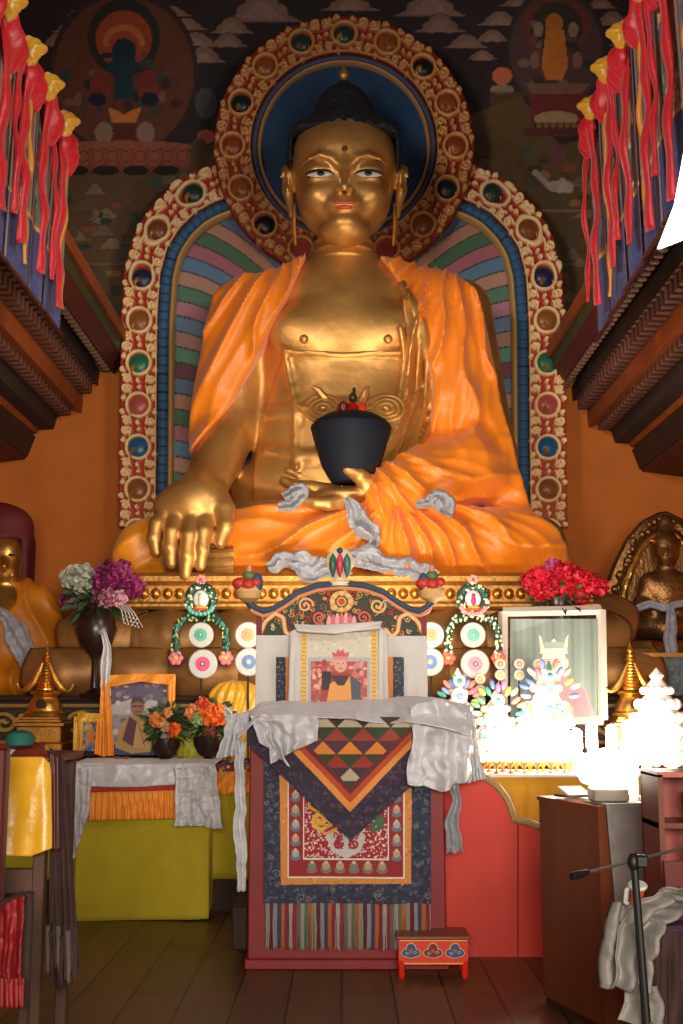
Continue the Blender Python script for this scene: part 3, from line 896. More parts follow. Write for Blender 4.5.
# ================================================================ the seated statue
statue = thing('buddha_statue', 'huge gilded seated statue draped in orange satin, bowl resting in its lap', 'statue', tuple(at(343, 578, 10.2)))
Y0s = 10.4
def p(x, y, Y): return at(x, y, Y)
vox = 0.021
body = Field((-2.15, 9.35, 2.25), (2.15, 11.12, 5.75), vox)
tor = body.ell(p(344, 345, Y0s), (0.80, 0.46, 0.85))
tor = smin(tor, body.ell(p(346, 455, Y0s - .02), (.80, .5, .75)), .25)
tor = smin(tor, body.ell(p(342, 492, Y0s - .02), (.98, .48, .30)), .18)
tor = smin(tor, body.cap(p(252, 306, Y0s + .05), p(436, 306, Y0s + .05), .27, .27), .22)
tor = smin(tor, body.cap(p(344, 275, Y0s), p(344, 222, Y0s - .06), .27, .22), .14)
for px_ in (305, 384):
    tor = smin(tor, body.ell(p(px_, 330, Y0s - .36), (.33, .13, .23)), .07)
torso = tor
armR = body.cap(p(240, 312, Y0s), p(232, 420, Y0s - .06), .28, .24)
armR = smin(armR, body.cap(p(232, 420, Y0s - .06), p(208, 482, Y0s - .5), .235, .19), .08)
armL = body.cap(p(458, 312, Y0s), p(486, 455, Y0s - .12), .30, .26)
armL = smin(armL, body.cap(p(486, 458, Y0s - .12), p(392, 494, Y0s - .5), .25, .15), .1)
legs = body.cap(p(155, 548, 10.0), p(330, 552, 9.92), .27, .27)
legs = smin(legs, body.cap(p(534, 548, 10.0), p(350, 548, 9.92), .28, .27), .12)
legs = smin(legs, body.ell(p(344, 540, 10.35), (1.35, .6, .38)), .15)
seat_z = float(at(343, 578, 9.9)[2])
bodyd = smin(smin(smin(torso, armR, .1), armL, .1), legs, .1)
bodyd = np.maximum(bodyd, seat_z - body.z)
Vb = relax(*body.mesh(bodyd), 1)

# hands
hv = 0.0115
hR = Field((-1.75, 9.1, 2.3), (-0.75, 10.15, 3.6), hv)
def chain(f, pts, rs, k=.02, d=None):
    for (a, b), (ra, rb) in zip(zip(pts, pts[1:]), zip(rs, rs[1:])):
        c = f.cap(a, b, ra, rb); d = c if d is None else smin(d, c, k)
    return d
palm = hR.cap(p(210, 478, 9.92), p(196, 500, 9.72), .19, .20)
palm = smin(palm, hR.ell(p(191, 508, 9.66), (.31, .15, .21)), .10)
fing = []
FR = [([(168, 512, 9.66), (157, 524, 9.55), (154, 538, 9.53), (156, 552, 9.55)], [.075, .062, .056, .045]),
      ([(178, 516, 9.62), (172, 532, 9.50), (170, 548, 9.48), (171, 564, 9.50)], [.078, .066, .058, .046]),
      ([(193, 517, 9.60), (189, 536, 9.47), (187, 556, 9.45), (185, 576, 9.47)], [.08, .068, .060, .047]),
      ([(207, 516, 9.62), (204, 532, 9.49), (202, 549, 9.47), (200, 566, 9.49)], [.08, .068, .058, .047])]
hd = palm
for pts, rs in FR:
    hd = smin(hd, chain(hR, [p(*q) for q in pts], rs), .025)
hd = smin(hd, chain(hR, [p(215, 496, 9.72), p(225, 510, 9.6), p(226, 526, 9.52), p(220, 543, 9.5)], [.11, .085, .066, .05]), .05)
Vr = relax(*hR.mesh(hd), 1)
hL = Field((-0.62, 9.2, 2.7), (0.55, 10.2, 3.65), hv)
YL = 9.78
pl = hL.ell(p(350, 497, YL + .02), (.30, .24, .085))
pl = smin(pl, hL.cap(p(392, 494, 9.92), p(362, 498, YL + .03), .14, .10), .08)
for pts, rs in [([(335, 492, YL + .04), (312, 488, YL), (296, 486, YL - .01), (284, 481, YL + .01)], [.07, .060, .052, .04]),
                ([(340, 500, YL - .08), (318, 499, YL - .12), (302, 496, YL - .13), (293, 492, YL - .10)], [.072, .062, .054, .042]),
                ([(330, 486, YL + .15), (312, 480, YL + .13), (299, 476, YL + .12), (289, 471, YL + .12)], [.065, .058, .05, .04]),
                ([(345, 502, YL - .14), (328, 504, YL - .2), (316, 503, YL - .21), (306, 501, YL - .2)], [.07, .058, .05, .04])]:
    pl = smin(pl, chain(hL, [p(*q) for q in pts], rs), .022)
pl = smin(pl, chain(hL, [p(374, 497, YL - .05), p(372, 487, YL - .15), p(360, 476, YL - .21), p(347, 469, YL - .22)], [.10, .075, .065, .05]), .04)
Vl = relax(*hL.mesh(pl), 1)

# head
hc = p(344, 178, 10.28)
hx, hy, hz = [float(v) for v in hc]
hf_ = Field((hx - .66, hy - .72, hz - .90), (hx + .66, hy + .55, hz + .80), 0.0125)
def H(x, y, z): return (hx + x, hy + y, hz + z)
FCX = 345.5
def Hp(px_, py_, dy):
    """point of the face: measured position, dy = local depth"""
    q_ = at(px_ - FCX + 344.5, py_, hy + dy); return np.array(q_)
sk = hf_.ell(H(0, 0.03, .08), (.475, .50, .60))
sk = smin(sk, hf_.ell(H(0, -.10, .12), (.44, .36, .34)), .10)
sk = smin(sk, hf_.ell(H(0, -.08, -.30), (.385, .36, .34)), .12)
sk = smin(sk, hf_.ell(Hp(345.5, 232, -.26), (.22, .19, .12)), .10)
for s in (-1, 1):
    X_ = lambda d: FCX + s * d
    sk = smin(sk, hf_.ell(Hp(X_(24), 197, -.33), (.15, .13, .14)), .08)
    sk = smin(sk, chain(hf_, [Hp(X_(5), 166, -.47), Hp(X_(13), 158, -.47), Hp(X_(25), 155, -.455), Hp(X_(36), 159, -.42), Hp(X_(44), 167, -.35)], [.006, .009, .010, .009, .004], .01), .07)
    sk = smax(sk, -hf_.ell(Hp(X_(24), 173, -.52), (.12, .06, .045)), .05)
    sk = smin(sk, hf_.ell(Hp(X_(24.5), 171, -.385), (.125, .085, .075)), .010)
    sk = smin(sk, hf_.ell(Hp(X_(24), 180, -.395), (.11, .05, .030)), .03)
sk = smin(sk, chain(hf_, [Hp(345.5, 160, -.455), Hp(345.5, 174, -.505), Hp(345.5, 187, -.545)], [.024, .028, .034], .02), .05)
for s in (-1, 1): sk = smin(sk, hf_.ell(Hp(FCX + s * 5.5, 189, -.50), (.035, .045, .028)), .022)
sk = smin(sk, hf_.ell(Hp(345.5, 205, -.42), (.16, .09, .085)), .05)
sk = smin(sk, hf_.ell(Hp(345.5, 202.5, -.475), (.10, .030, .018)), .012)
sk = smin(sk, hf_.ell(Hp(345.5, 208, -.468), (.075, .034, .022)), .012)
sk = smin(sk, hf_.ell(Hp(345.5, 222, -.40), (.11, .08, .075)), .05)
for s in (-1, 1):   # ears with long lobes
    X_ = lambda d: FCX + s * d
    e = hf_.ell(Hp(X_(57), 180, .0), (.05, .11, .14))
    e = smin(e, hf_.cap(Hp(X_(57), 190, -.02), Hp(X_(52), 216, -.06), .042, .034), .05)
    e = smin(e, chain(hf_, [Hp(X_(57), 190, -.10), Hp(X_(62), 178, -.09), Hp(X_(61), 169, -.04), Hp(X_(57), 166, .02)], [.018, .022, .022, .018], .01), .01)
    e = smax(e, -hf_.ell(Hp(X_(61), 181, -.11), (.03, .06, .07)), .02)
    sk = smin(sk, e, .03)
Vh = relax(*hf_.mesh(sk), 1)
# neck rings
nk = Field((hx - .5, hy - .4, hz - 1.1), (hx + .5, hy + .55, hz - .35), 0.0125)
nd = nk.cap(H(0, .05, -.30), H(0, .12, -1.0), .235, .26)
for i, zz in enumerate((-.62, -.70, -.78)):
    qx, qy = (nk.x - hx), (nk.y - (hy + .05 + .02 * i))
    r_ = np.sqrt(qx * qx + qy * qy) - np.float32(.248 + .010 * i)
    nd = smin(nd, np.sqrt(r_ * r_ + (nk.z - np.float32(hz + zz)) ** 2) - np.float32(.022), .03)
Vn = relax(*nk.mesh(nd), 1)
merge_nets('body', [Vb, Vr, Vl, Vh, Vn], M['gold'], statue)

# hair cap with crown dome
hh = Field((hx - .64, hy - .55, hz - .5), (hx + .64, hy + .68, hz + 1.12), 0.014)
def Hh(x, y, z): return (hx + x, hy + y, hz + z)
hrd = hh.ell(Hh(0, .06, .14), (.52, .53, .54))
hrd = smin(hrd, hh.boxf(Hh(0, .08, .20), (.50, .47, .26), .20), .06)
hrd = smin(hrd, hh.ell(Hh(0, .06, .70), (.25, .25, .22)), .17)
hrd = smin(hrd, hh.cap(Hh(0, .05, .80), Hh(0, .05, .93), .12, .05), .06)
face = np.maximum(np.maximum(hh.z - (np.float32(hz + .315) + .0 * hh.x), hh.y - np.float32(hy + .02)), np.abs(hh.x - np.float32(hx)) - np.float32(.465))
hrd = smax(hrd, -face, .03)
hrd = np.maximum(hrd, np.float32(hz - .1) - hh.z)
hrd = hrd + np.float32(.008) * (np.sin(hh.x * 60) * np.sin(hh.z * 60) * np.cos(hh.y * 60))
net('hair', hh, hrd, M['hair'], statue)
MB().ball(H(0, .03, 1.02), (.045, .045, .06), 12, 8).ball(H(0, .03, 1.08), (.02, .02, .04), 8, 6).build('crown_jewel', M['gold'], statue)
for s in (-1, 1):
    top = [(-.105, -.004), (-.08, .012), (-.03, .022), (.03, .021), (.08, .012), (.12, -.004)]
    bot = [(.08, -.020), (.02, -.030), (-.04, -.028), (-.08, -.016)]
    ec = Hp(FCX + s * 24, 173.6, -.47)
    # depth of the eyeball follows the cheek: farther back towards the temple
    yc = lambda dx: ec[1] + .9 * dx * dx + .12 * max(0.0, dx)
    base = [(ec[0] + s * q[0], yc(q[0]), ec[2] + q[1]) for q in top + bot]; nb_ = len(base)
    eye = MB(); eye.add([(ec[0], ec[1] - .014, ec[2] - .002)] + base + [(q[0], q[1] + .03, q[2] + .012) for q in base],
            [(0, i + 1, (i + 1) % nb_ + 1) for i in range(nb_)] + [(i + 1, (i + 1) % nb_ + 1, (i + 1) % nb_ + 1 + nb_, i + 1 + nb_) for i in range(nb_)])
    eo = eye.build('eye', M['eye'], statue)
    MB().ball((ec[0] - s * .002, ec[1] - .010, ec[2] - .003), (.034, .010, .022), 16, 8).build('iris', M['iris'], eo)
    MB().tube([(ec[0] + s * q[0] * 1.08, yc(q[0]) - .012, ec[2] + q[1] + .006) for q in top], [.003, .009, .011, .011, .009, .004], 6).build('lid_line', M['iris'], eo)
lp = MB(); l0 = Hp(345.5, 202.5, -.50)
lp.ball((l0[0] - .042, l0[1], l0[2]), (.060, .022, .017), 14, 8).ball((l0[0] + .042, l0[1], l0[2]), (.060, .022, .017), 14, 8)
l1 = Hp(345.5, 207.2, -.497); lp.ball(l1, (.072, .026, .020), 14, 8)
lp.build('lips', M['lips'], statue)
MB().ball(Hp(345.5, 149, -.475), (.030, .03, .030), 12, 8).build('forehead_mark', material('urna_dark', '#5a2a14', .4, .4, var=.1), statue)
for s in (-1, 1):
    e0_, e1_, e2_ = [Hp(FCX + s * d, y, -.10) for d, y in ((50, 204), (51, 224), (49, 246))]
    MB().tube([e0_, e1_, e2_], [.012, .024, .014], 8).build('earring', M['brass'], statue)
for px_ in (304, 388):
    q = p(px_, 339, Y0s - .49)
    MB().ball(q, (.04, .035, .04), 12, 8).build('nipple', M['gold'], statue)

# ---- gilded undergarment, belt and knot, fold over the left shoulder
Yf = 9.95
und = torso - np.float32(.03)
def reg(pts, Y=Yf): return body.poly(xz(pts, Y))
u1 = smax(und, reg([(283, 352), (342, 356), (425, 352), (436, 400), (432, 500), (250, 500), (256, 420), (272, 380)]), .012)
u2 = smax(torso - np.float32(.05), reg([(262, 402), (300, 405), (345, 401), (390, 404), (434, 400), (434, 414), (390, 417), (345, 414), (300, 418), (262, 414)]), .012)
u3 = smax(torso - np.float32(.055), np.minimum(body.stroke(xz([(284, 352), (294, 400), (296, 470)], Yf), .05), body.stroke(xz([(283, 352), (342, 356), (424, 352)], Yf), .045)), .012)
u4 = smax(torso - np.float32(.05), reg([(262, 440), (300, 452), (350, 452), (425, 446), (425, 458), (350, 464), (300, 463), (262, 450)]), .012)
net('undergarment', body, smin(smin(u1, u2, .02), smin(u3, u4, .02), .02), M['gold'], statue)
knot = MB()
for cx in (323, 386):
    for k, r_ in enumerate((.135, .095, .055)):
        c = p(cx, 408, 9.86 - .02 * k)
        pts = [(c[0] + r_ * 1.15 * math.cos(a), c[1], c[2] + r_ * .8 * math.sin(a)) for a in np.linspace(0, 2 * PI, 22)]
        knot.tube(pts, .022, 6, caps=False)
    c = p(cx, 408, 9.80); knot.ball(c, (.035, .03, .03), 10, 8)
    c = p(cx, 408, 9.9); knot.ball(c, (.16, .03, .115), 14, 8)
for a, b, cc in (((326, 400), (318, 390), (312, 386)), ((362, 402), (366, 392), (368, 386)), ((345, 407), (352, 408), (372, 408)), ((338, 407), (345, 408), (352, 408)), ((309, 408), (302, 408), (296, 405))):
    knot.tube([p(*a, 9.86), p(*b, 9.83), p(*cc, 9.83)], [.04, .032, .012], 8)
knot.build('sash_knot', M['gold'], statue)
# gilded robe fold
ang = np.arctan2(body.x - np.float32(p(440, 260, Yf)[0]), -(body.z - np.float32(p(440, 240, Yf)[2])))
ang = ang.astype(np.float32)
def ridges(ph, sharp=1.0): return (1 - np.abs(np.sin(ph))) ** sharp
nz0 = (.4 * np.sin(body.z * 4 + body.x * 3)).astype(np.float32)
fold = smin(torso, armL, .1) - np.float32(.045) - np.float32(.075) * ridges(ang * 13 + nz0, 1.5).astype(np.float32)
tl_ = smin(torso, armL, .2)
pleats = None
for pts_ in ([(401, 282), (413, 310), (420, 345), (418, 390), (402, 440), (384, 480)], [(404, 280), (420, 318), (428, 360), (427, 405), (410, 450), (388, 486)], [(400, 330), (405, 360), (400, 400), (388, 445), (378, 478)], [(408, 290), (426, 330), (434, 375), (433, 420), (414, 458)]):
    q_ = smax(tl_ - np.float32(.085), body.stroke(xz(poly_interp(pts_, np.linspace(0, 1, 14)).tolist(), Yf), .06), .035)
    pleats = q_ if pleats is None else smin(pleats, q_, .01)
net('gilded_pleats', body, pleats, M['gold'], statue)
net('gilded_shoulder_fold', body, smax(fold, reg([(400, 278), (414, 296), (424, 334), (437, 372), (438, 430), (404, 478), (380, 496), (378, 462), (388, 420), (400, 372), (405, 336)]), .02), M['gold'], statue)

# ---- orange satin
def ridges(ph, sharp=1.0): return (1 - np.abs(np.sin(ph))) ** sharp
X, Z = body.x, body.z
# over the left shoulder (right side of the picture) and down the arm
o = p(462, 268, Yf); fan = np.arctan2(X - np.float32(o[0]), -(Z - np.float32(o[2] + .5))).astype(np.float32)
o2 = p(385, 475, Yf); fan2 = np.arctan2(Z - np.float32(o2[2] + .15), X - np.float32(o2[0] - .3)).astype(np.float32)
nz1 = (np.sin(X * 5 + Z * 3) + np.sin(Z * 7 - X * 4 + 1)).astype(np.float32)
rr2 = np.sqrt((X - np.float32(o2[0] - .2)) ** 2 + (Z - np.float32(o2[2])) ** 2)
low = np.clip((np.float32(p(400, 430, Yf)[2]) - Z) / .5, 0, 1)
fr = (.06 * ridges(fan * 15 + nz1 * .5, 1.6) + .018 * ridges(fan * 33 - nz1 * .8 + 1, 1.4)) * (1 - low) + (.07 * ridges(fan2 * 9 + nz1 * .6 + 1.5 * rr2, 1.6) + .02 * ridges(fan2 * 23 - nz1 * .8, 1.4)) * low
big = smin(smin(torso, armL, .2), body.cap(p(484, 330, Y0s + .05), p(518, 520, 10.1), .12, .16), .18)
big = smin(big, body.cap(p(470, 470, 10.0), p(380, 500, 9.72), .24, .16), .15)
big = smin(big, body.cap(p(440, 300, 10.2), p(450, 400, 10.12), .10, .2), .2)
rb = smax(big - np.float32(.04) - fr.astype(np.float32), reg([(380, 246), (402, 248), (438, 258), (466, 272), (480, 288), (490, 330), (503, 400), (520, 470), (536, 524), (500, 532), (430, 528), (368, 530), (364, 500), (368, 476), (384, 464), (412, 450), (430, 430), (434, 400), (433, 375), (422, 338), (412, 303), (397, 273)]), .02)
rb = np.maximum(rb, 9.4 - body.y)
net('orange_robe_over_arm', body, rb, M['robe'], statue)
# over the right shoulder (left side of the picture)
o = p(290, 250, Yf); fan = np.arctan2(-(X - np.float32(o[0])), -(Z - np.float32(o[2] + .25))).astype(np.float32)
fl = .055 * ridges(fan * 13 + nz1 * .4, 1.7) + .015 * ridges(fan * 29 - nz1 * .7 + 2, 1.4)
bl = smin(smin(torso, armR, .2), body.cap(p(230, 310, Y0s), p(198, 440, 10.3), .26, .08), .15)
bl = smin(bl, body.cap(p(262, 300, 10.1), p(225, 390, 10.1), .1, .08), .2)
rl = smax(bl - np.float32(.045) - fl.astype(np.float32), reg([(306, 244), (300, 262), (286, 298), (262, 345), (228, 404), (187, 455), (185, 430), (191, 380), (202, 320), (212, 286), (232, 272), (270, 262)]), .02)
net('orange_robe_over_shoulder', body, rl, M['robe'], statue)
# across the legs
o = p(392, 478, 9.7)
fan = np.arctan2(Z - np.float32(o[2]), X - np.float32(o[0])).astype(np.float32)
dist_ = np.sqrt((X - np.float32(o[0])) ** 2 + (Z - np.float32(o[2])) ** 2)
ph = np.where(X > np.float32(o[0]), fan * 11 + dist_ * 1.2, fan * 9 - X * 3.0)
fg = .075 * ridges(ph + nz1 * .7, 1.6) + .02 * ridges(ph * 2.3 - nz1 * 1.1 + X * 2, 1.4)
lg = smin(legs, body.cap(p(380, 500, 9.75), p(395, 570, 9.6), .1, .12), .15)
lg = smin(lg, armL, .1)
lg = smin(lg, body.cap(p(525, 540, 10.0), p(545, 566, 9.95), .24, .2), .1)
flap = reg([(227, 580), (222, 562), (226, 530), (230, 507), (252, 505), (300, 499), (335, 502), (362, 504), (372, 486), (420, 490), (480, 494), (528, 504), (560, 528), (572, 560), (572, 580)], 9.7)
rg_ = smax(lg - np.float32(.035) - fg.astype(np.float32), flap, .02)
rg_ = np.maximum(rg_, np.float32(seat_z - .02) - body.z)
net('orange_lap_cloth', body, rg_, M['robe'], statue)
kn = smax(smin(legs, body.ell(p(138, 553, 10.0), (.2, .3, .27)), .1) - np.float32(.035) - np.float32(.03) * ridges((Z * 8 - X * 9 + nz1 * .6).astype(np.float32), 1.2).astype(np.float32), reg([(112, 582), (114, 548), (126, 528), (152, 514), (158, 540), (166, 575), (170, 582)], 9.8), .02)
kn = np.maximum(kn, np.float32(seat_z - .02) - body.z)
net('amber_knee_cloth', body, kn, M['robe_yellow'], statue)
# gilded foot and hem ledges visible behind the fingers
fm = MB()
for (y_, r_) in ((553, .055), (562, .05), (571, .05)):
    fm.tube([p(206, y_, 9.66), p(219, y_ + 1, 9.62), p(234, y_, 9.62)], [r_ * .8, r_, r_], 10)
fm.build('sole_of_foot', M['gold'], statue)

# ================================================================ bowl in the lap
bz = p(351, 481, 9.72)
bc = p(351, 428, 9.72); top_z = float(bc[2]); bot_z = float(p(351, 484, 9.72)[2]); H_ = top_z - bot_z
bo = thing('alms_bowl', 'large dark blue bowl resting on the golden statue\'s left palm', 'bowl', (bc[0], 9.72, bot_z))
prof = [(.10, 0), (.16, .01), (.195, .06 * H_ / .45), (.24, .30 * H_), (.285, .6 * H_), (.318, .85 * H_), (.336, H_), (.332, H_ + .012), (.30, H_ + .05), (.22, H_ + .10), (.12, H_ + .13), (.01, H_ + .14)]
MB().lathe(prof, (bc[0], 9.72, bot_z), 40).build('bowl_body', M['bowl'], bo)
fg_ = p(353, 420, 9.66)
fr_ = thing('offering_figurine', 'small red glazed figurine peeping over the rim of the dark blue bowl', 'figurine', tuple(fg_ + np.array([0, 0, -.2])))
redg = material('red_glaze', '#a81410', .25, var=.1)
MB().lathe([(.06, -.2), (.07, -.05), (.075, .04), (.05, .1), (.035, .14), (.01, .15)], fg_, 16).build('figurine_body', redg, fr_)
MB().lathe([(.03, .0), (.05, .04), (.045, .10), (.015, .13)], fg_ + np.array([-.08, 0, .03]), 12).build('left_jewel', material('dark_red_glaze', '#6d0c10', .2, var=.1), fr_)
MB().lathe([(.03, .0), (.045, .03), (.035, .09), (.01, .12)], fg_ + np.array([.075, 0, .03]), 12).build('right_jewel', material('orange_glaze', '#d6401c', .25, var=.1), fr_)
MB().ball(fg_ + np.array([0, 0, .19]), (.035, .035, .045), 12, 8).ball(fg_ + np.array([0.01, 0, .25]), (.015, .015, .03), 8, 6).build('figurine_head', material('dark_green_glaze', '#27301c', .3, var=.1), fr_)
# ================================================================ gilded lotus pedestal
ST = seat_z
ped = thing('lotus_pedestal', 'wide gilded lotus pedestal with a row of beads under the seated statue', 'pedestal', (0, 10.2, 1.485))
def zpx(y, Y): return float(at(343, y, Y)[2])
def xpx(x, y, Y): return float(at(x, y, Y)[0])
xl, xr = xpx(112, 580, 9.45), xpx(600, 580, 9.45)
mb = MB()
mb.box(((xl + xr) / 2, 10.3, ST - .05), (xr - xl, 1.7, .10), bevel=.03)
mb.box(((xl + xr) / 2, 10.32, ST - .17), (xr - xl - .08, 1.62, .16), bevel=.01)
mb.box(((xl + xr) / 2, 10.3, ST - .26), (xr - xl + .02, 1.7, .06), bevel=.02)
mb.box(((xl + xr) / 2, 10.4, (ST + 1.485) / 2 - .1), (xr - xl - .35, 1.5, ST - 1.685), bevel=.05)
mb.box((0.0, 10.35, 1.52), (xr - xl + .1, 1.7, .07), bevel=.02)
mb.build('pedestal_body', M['gold_carved'], ped)
nb = 41; bead = None
for i in range(nb):
    x = xl + .06 + (xr - xl - .12) * i / (nb - 1)
    if bead is None:
        bead = MB().ball((x, 9.50, ST - .165), (.042, .04, .045), 12, 8).build('bead', M['brass'], ped); bx0 = x
    else:
        c = bead.copy(); COL.objects.link(c); c.location = bead.location + Vector((x - bx0, 0, 0))
def petal(c, w, h, up=1, bulge=.22, parent=ped, mat=None, back=0.25):
    nu, nv = 19, 22
    u = np.linspace(-1, 1, nu)[None, :]; v = np.linspace(0, 1, nv)[:, None]
    ww = w * np.where(v < .62, 0.80 + .2 * np.sin(PI * v / 1.24), np.cos((v - .62) / .38 * PI / 2 * .96) ** .62)
    X = c[0] + u * ww
    Zz = c[2] + up * (h * v + .05 * h * np.cos(u * 3) * v)
    Yy = c[1] - bulge * np.sqrt(np.clip(1 - .85 * u * u, 0, 1)) * np.sin(PI * (0.12 + .83 * v)) + back * (v ** 2) * .3 - .018 * (np.abs(u) > .82) - .03 * np.exp(-(u * 6) ** 2) * v
    X, Yy, Zz = np.broadcast_arrays(X, Yy, Zz)
    o = link_mesh('lotus_petal', np.stack([X, Yy, Zz], -1).reshape(-1, 3), grid_faces(nv, nu)[:, ::up], mat or M['lotus'], parent, True)
    solidify(o, .035, 1)
    return o
yu, yl = zpx(655, 9.3), zpx(700, 9.3)
for i in range(8):
    petal((xpx(92 + i * 72, 640, 9.32), 9.52, yu - .02), .30, zpx(604, 9.3) - yu, 1, .13)
for i in range(9):
    petal((xpx(60 + i * 71, 680, 9.3), 9.46, yu + .04), .31, yu - yl + .08, -1, .17)
for sx, xx in ((-1, xl - .05), (1, xr + .05)):
    petal((xx, 9.75, yu + .1), .28, .42, 1, .2); petal((xx + sx * .12, 9.65, yu + .1), .3, .5, -1, .26)

# ================================================================ altar: stepped, cloth-fronted
ZD = 0.985
alt = thing('altar', 'long stepped altar shelf dressed in lime yellow cloth under the golden pedestal', 'altar', (0, 9.2, 0))
MB().box((0, 8.99, ZD / 2), (7.4, .64, ZD)).build('altar_body', M['dark_wood'], alt, smooth=False)
step = thing('altar_step', 'raised dark altar step with carved gilt scroll frieze carrying the lotus pedestal', 'altar', (0, 10.3, 0))
MB().box((0, 10.4, .72), (8.2, 2.16, 1.44)).box((0, 10.39, 1.4625), (8.3, 2.18, .045), bevel=.01).build('step_body', M['dark_wood'], step)
# carved gilt frieze of the upper step
fr = Canvas(0, 0, 600, 30, 1.2, '#2a180c')
for i in range(22):
    for q in (0, 1): fr.spiral(14 + i * 28 + q * 12 - 6, 15, 9, 1.4, 3.0, '#a8823c', 1 if q else -1, i)
    fr.ell(14 + i * 28, 15, 3.4, 3.4, '#c79a4c')
fr.rect(0, 0, 600, 3, '#8a6a34'); fr.rect(0, 27, 600, 30, '#8a6a34')
hgt = fr.img[..., 0]
panel('gilt_frieze', fr, lambda u, v: (-3.95 + 7.9 * u, 9.315 - .02 * (hgt > .12), 1.42 - .30 * v), M['gold_scroll'], step)
def wc(x, y, Y): return at(x, y, Y)
Ya = 8.66
# front cloth of the altar
cloth('altar_cloth', [(-3.6, Ya, ZD), (3.6, Ya, ZD)], [(-3.6, Ya - .02, .22), (3.6, Ya - .02, .22)], M['lime_cloth'], alt, n=300, m=12, amp=.012, freq=150, seed=2)
for a, b in ((-3.6, -.62), (.55, 3.6)):
    cloth('pleated_valance', [(a, Ya - .03, ZD + .005), (b, Ya - .03, ZD + .005)], [(a, Ya - .05, ZD - .19), (b, Ya - .05, ZD - .19)], M['orange_cloth'], alt, n=400, m=10, amp=.012, freq=220, seed=5)
    bd = Canvas(0, 0, 300, 5, 3, '#7c1c12'); bd.speck(200, ['#c9a24c', '#d6d0c0', '#3c6a8a'], (.5, 1.2), seed=3)
    panel('brocade_edging', bd, lambda u, v, a=a, b=b: (a + (b - a) * u, Ya - .065, ZD + .02 - .05 * v), M['textile'], alt)
rn = Canvas(0, 0, 600, 8, 2, '#1c1c20'); rn.speck(900, ['#8b8578', '#b0a890', '#5a5a60'], (.6, 1.6), seed=4)
panel('patterned_runner', rn, lambda u, v: (-3.6 + 7.2 * u, Ya - .055 + .0 * v, ZD + .045 - .035 * v), M['textile'], alt)
MB().box((0, 8.98, ZD + .012), (7.2, .72, .02)).build('altar_top_cloth', M['lime_cloth'], alt)

# ================================================================ small front table with katas
Yt = Yfloor(920)
tb = thing('offering_table', 'small table covered in lime yellow cloth with an orange pleated valance and white scarf', 'table', (xpx(143, 920, Yt), Yt + .25, 0))
zt = zpx(766, Yt)
xa, xb = xpx(78, 780, Yt), xpx(208, 780, Yt)
MB().box(((xa + xb) / 2, Yt + .3, zt - .02), (xb - xa, .56, .04)).build('tabletop', M['dark_wood'], tb, smooth=False)
for x_ in (xa + .04, xb - .04):
    for y_ in (Yt + .06, Yt + .54): MB().box((x_, y_, zt / 2 - .02), (.05, .05, zt - .04)).build('leg', M['dark_wood'], tb, smooth=False)
cloth('front_cloth', [at(80, 768, Yt), at(209, 768, Yt)], [at(73, 921, Yt - .03), at(208, 919, Yt - .03)], M['lime_cloth'], tb, n=90, m=30, amp=.010, freq=9, seed=8, crumple=.004, cfreq=4)
cloth('side_cloth', [at(80, 768, Yt), (xa, Yt + .56, zt)], [at(73, 921, Yt - .03), (xa - .03, Yt + .56, .05)], M['lime_cloth'], tb, n=30, m=20, amp=.0, seed=8)
cloth('side_cloth', [(xb, Yt + .56, zt), at(209, 768, Yt)], [(xb, Yt + .56, .05), at(208, 919, Yt - .03)], M['lime_cloth'], tb, n=30, m=20, amp=.0, seed=8)
cloth('orange_valance', [at(88, 790, Yt - .03), at(176, 788, Yt - .03)], [at(89, 821, Yt - .06), at(176, 819, Yt - .06)], M['orange_cloth'], tb, n=160, m=14, amp=.014, freq=95, seed=4)
cloth('red_heading', [at(88, 785, Yt - .05), at(176, 783, Yt - .05)], [at(88, 792, Yt - .05), at(176, 790, Yt - .05)], material('dull_red_cloth', '#a8341c', .7, var=.15, vscale=60), tb, n=160, m=6, amp=.006, freq=180, seed=4)
k1 = thing('ceremonial_scarf', 'white satin scarf spread over the small lime yellow table and hanging at its corners', 'scarf', (xa, Yt, zt), group=None)
cloth('scarf_top', [(xa - .05, Yt + .5, zt + .03), (xb + .05, Yt + .5, zt + .03)], [at(70, 765, Yt - .07), at(215, 764, Yt - .07)], M['kata'], k1, n=90, m=20, amp=.003, freq=10, seed=3, crumple=.006, cfreq=10)
cloth('scarf_front', [at(70, 764, Yt - .07), at(215, 763, Yt - .07)], [at(74, 788, Yt - .09), at(210, 784, Yt - .09)], M['kata'], k1, n=90, m=20, amp=.012, freq=16, seed=3, crumple=.012, cfreq=8)
cloth('left_end', [at(69, 768, Yt - .10), at(92, 768, Yt - .12)], [at(71, 862, Yt - .08), at(87, 822, Yt - .12)], M['kata'], k1, n=26, m=60, amp=.02, freq=22, seed=13, crumple=.015, cfreq=14)
cloth('right_end', [at(174, 768, Yt - .13), at(216, 766, Yt - .10)], [at(178, 826, Yt - .15), at(221, 828, Yt - .12)], M['kata'], k1, n=50, m=50, amp=.03, freq=20, seed=31, crumple=.03, cfreq=14)

# ================================================================ throne
Yq = Yfloor(970)
throne = thing('throne', 'tall red throne box with a carved painted arched backrest in the middle of the hall', 'throne', (0, Yq + .45, 0))
tx0, tx1 = xpx(247, 970, Yq), xpx(447, 970, Yq); tzt = zpx(716, Yq)
zb = 0.0
MB().box(((tx0 + tx1) / 2, Yq + .42, tzt / 2 + .01), (tx1 - tx0, .82, tzt - .02), bevel=.008).box(((tx0 + tx1) / 2, Yq + .42, .03), (tx1 - tx0 + .03, .86, .06), bevel=.008).build('throne_box', M['red_wood'], throne)
Yb = Yq + .72
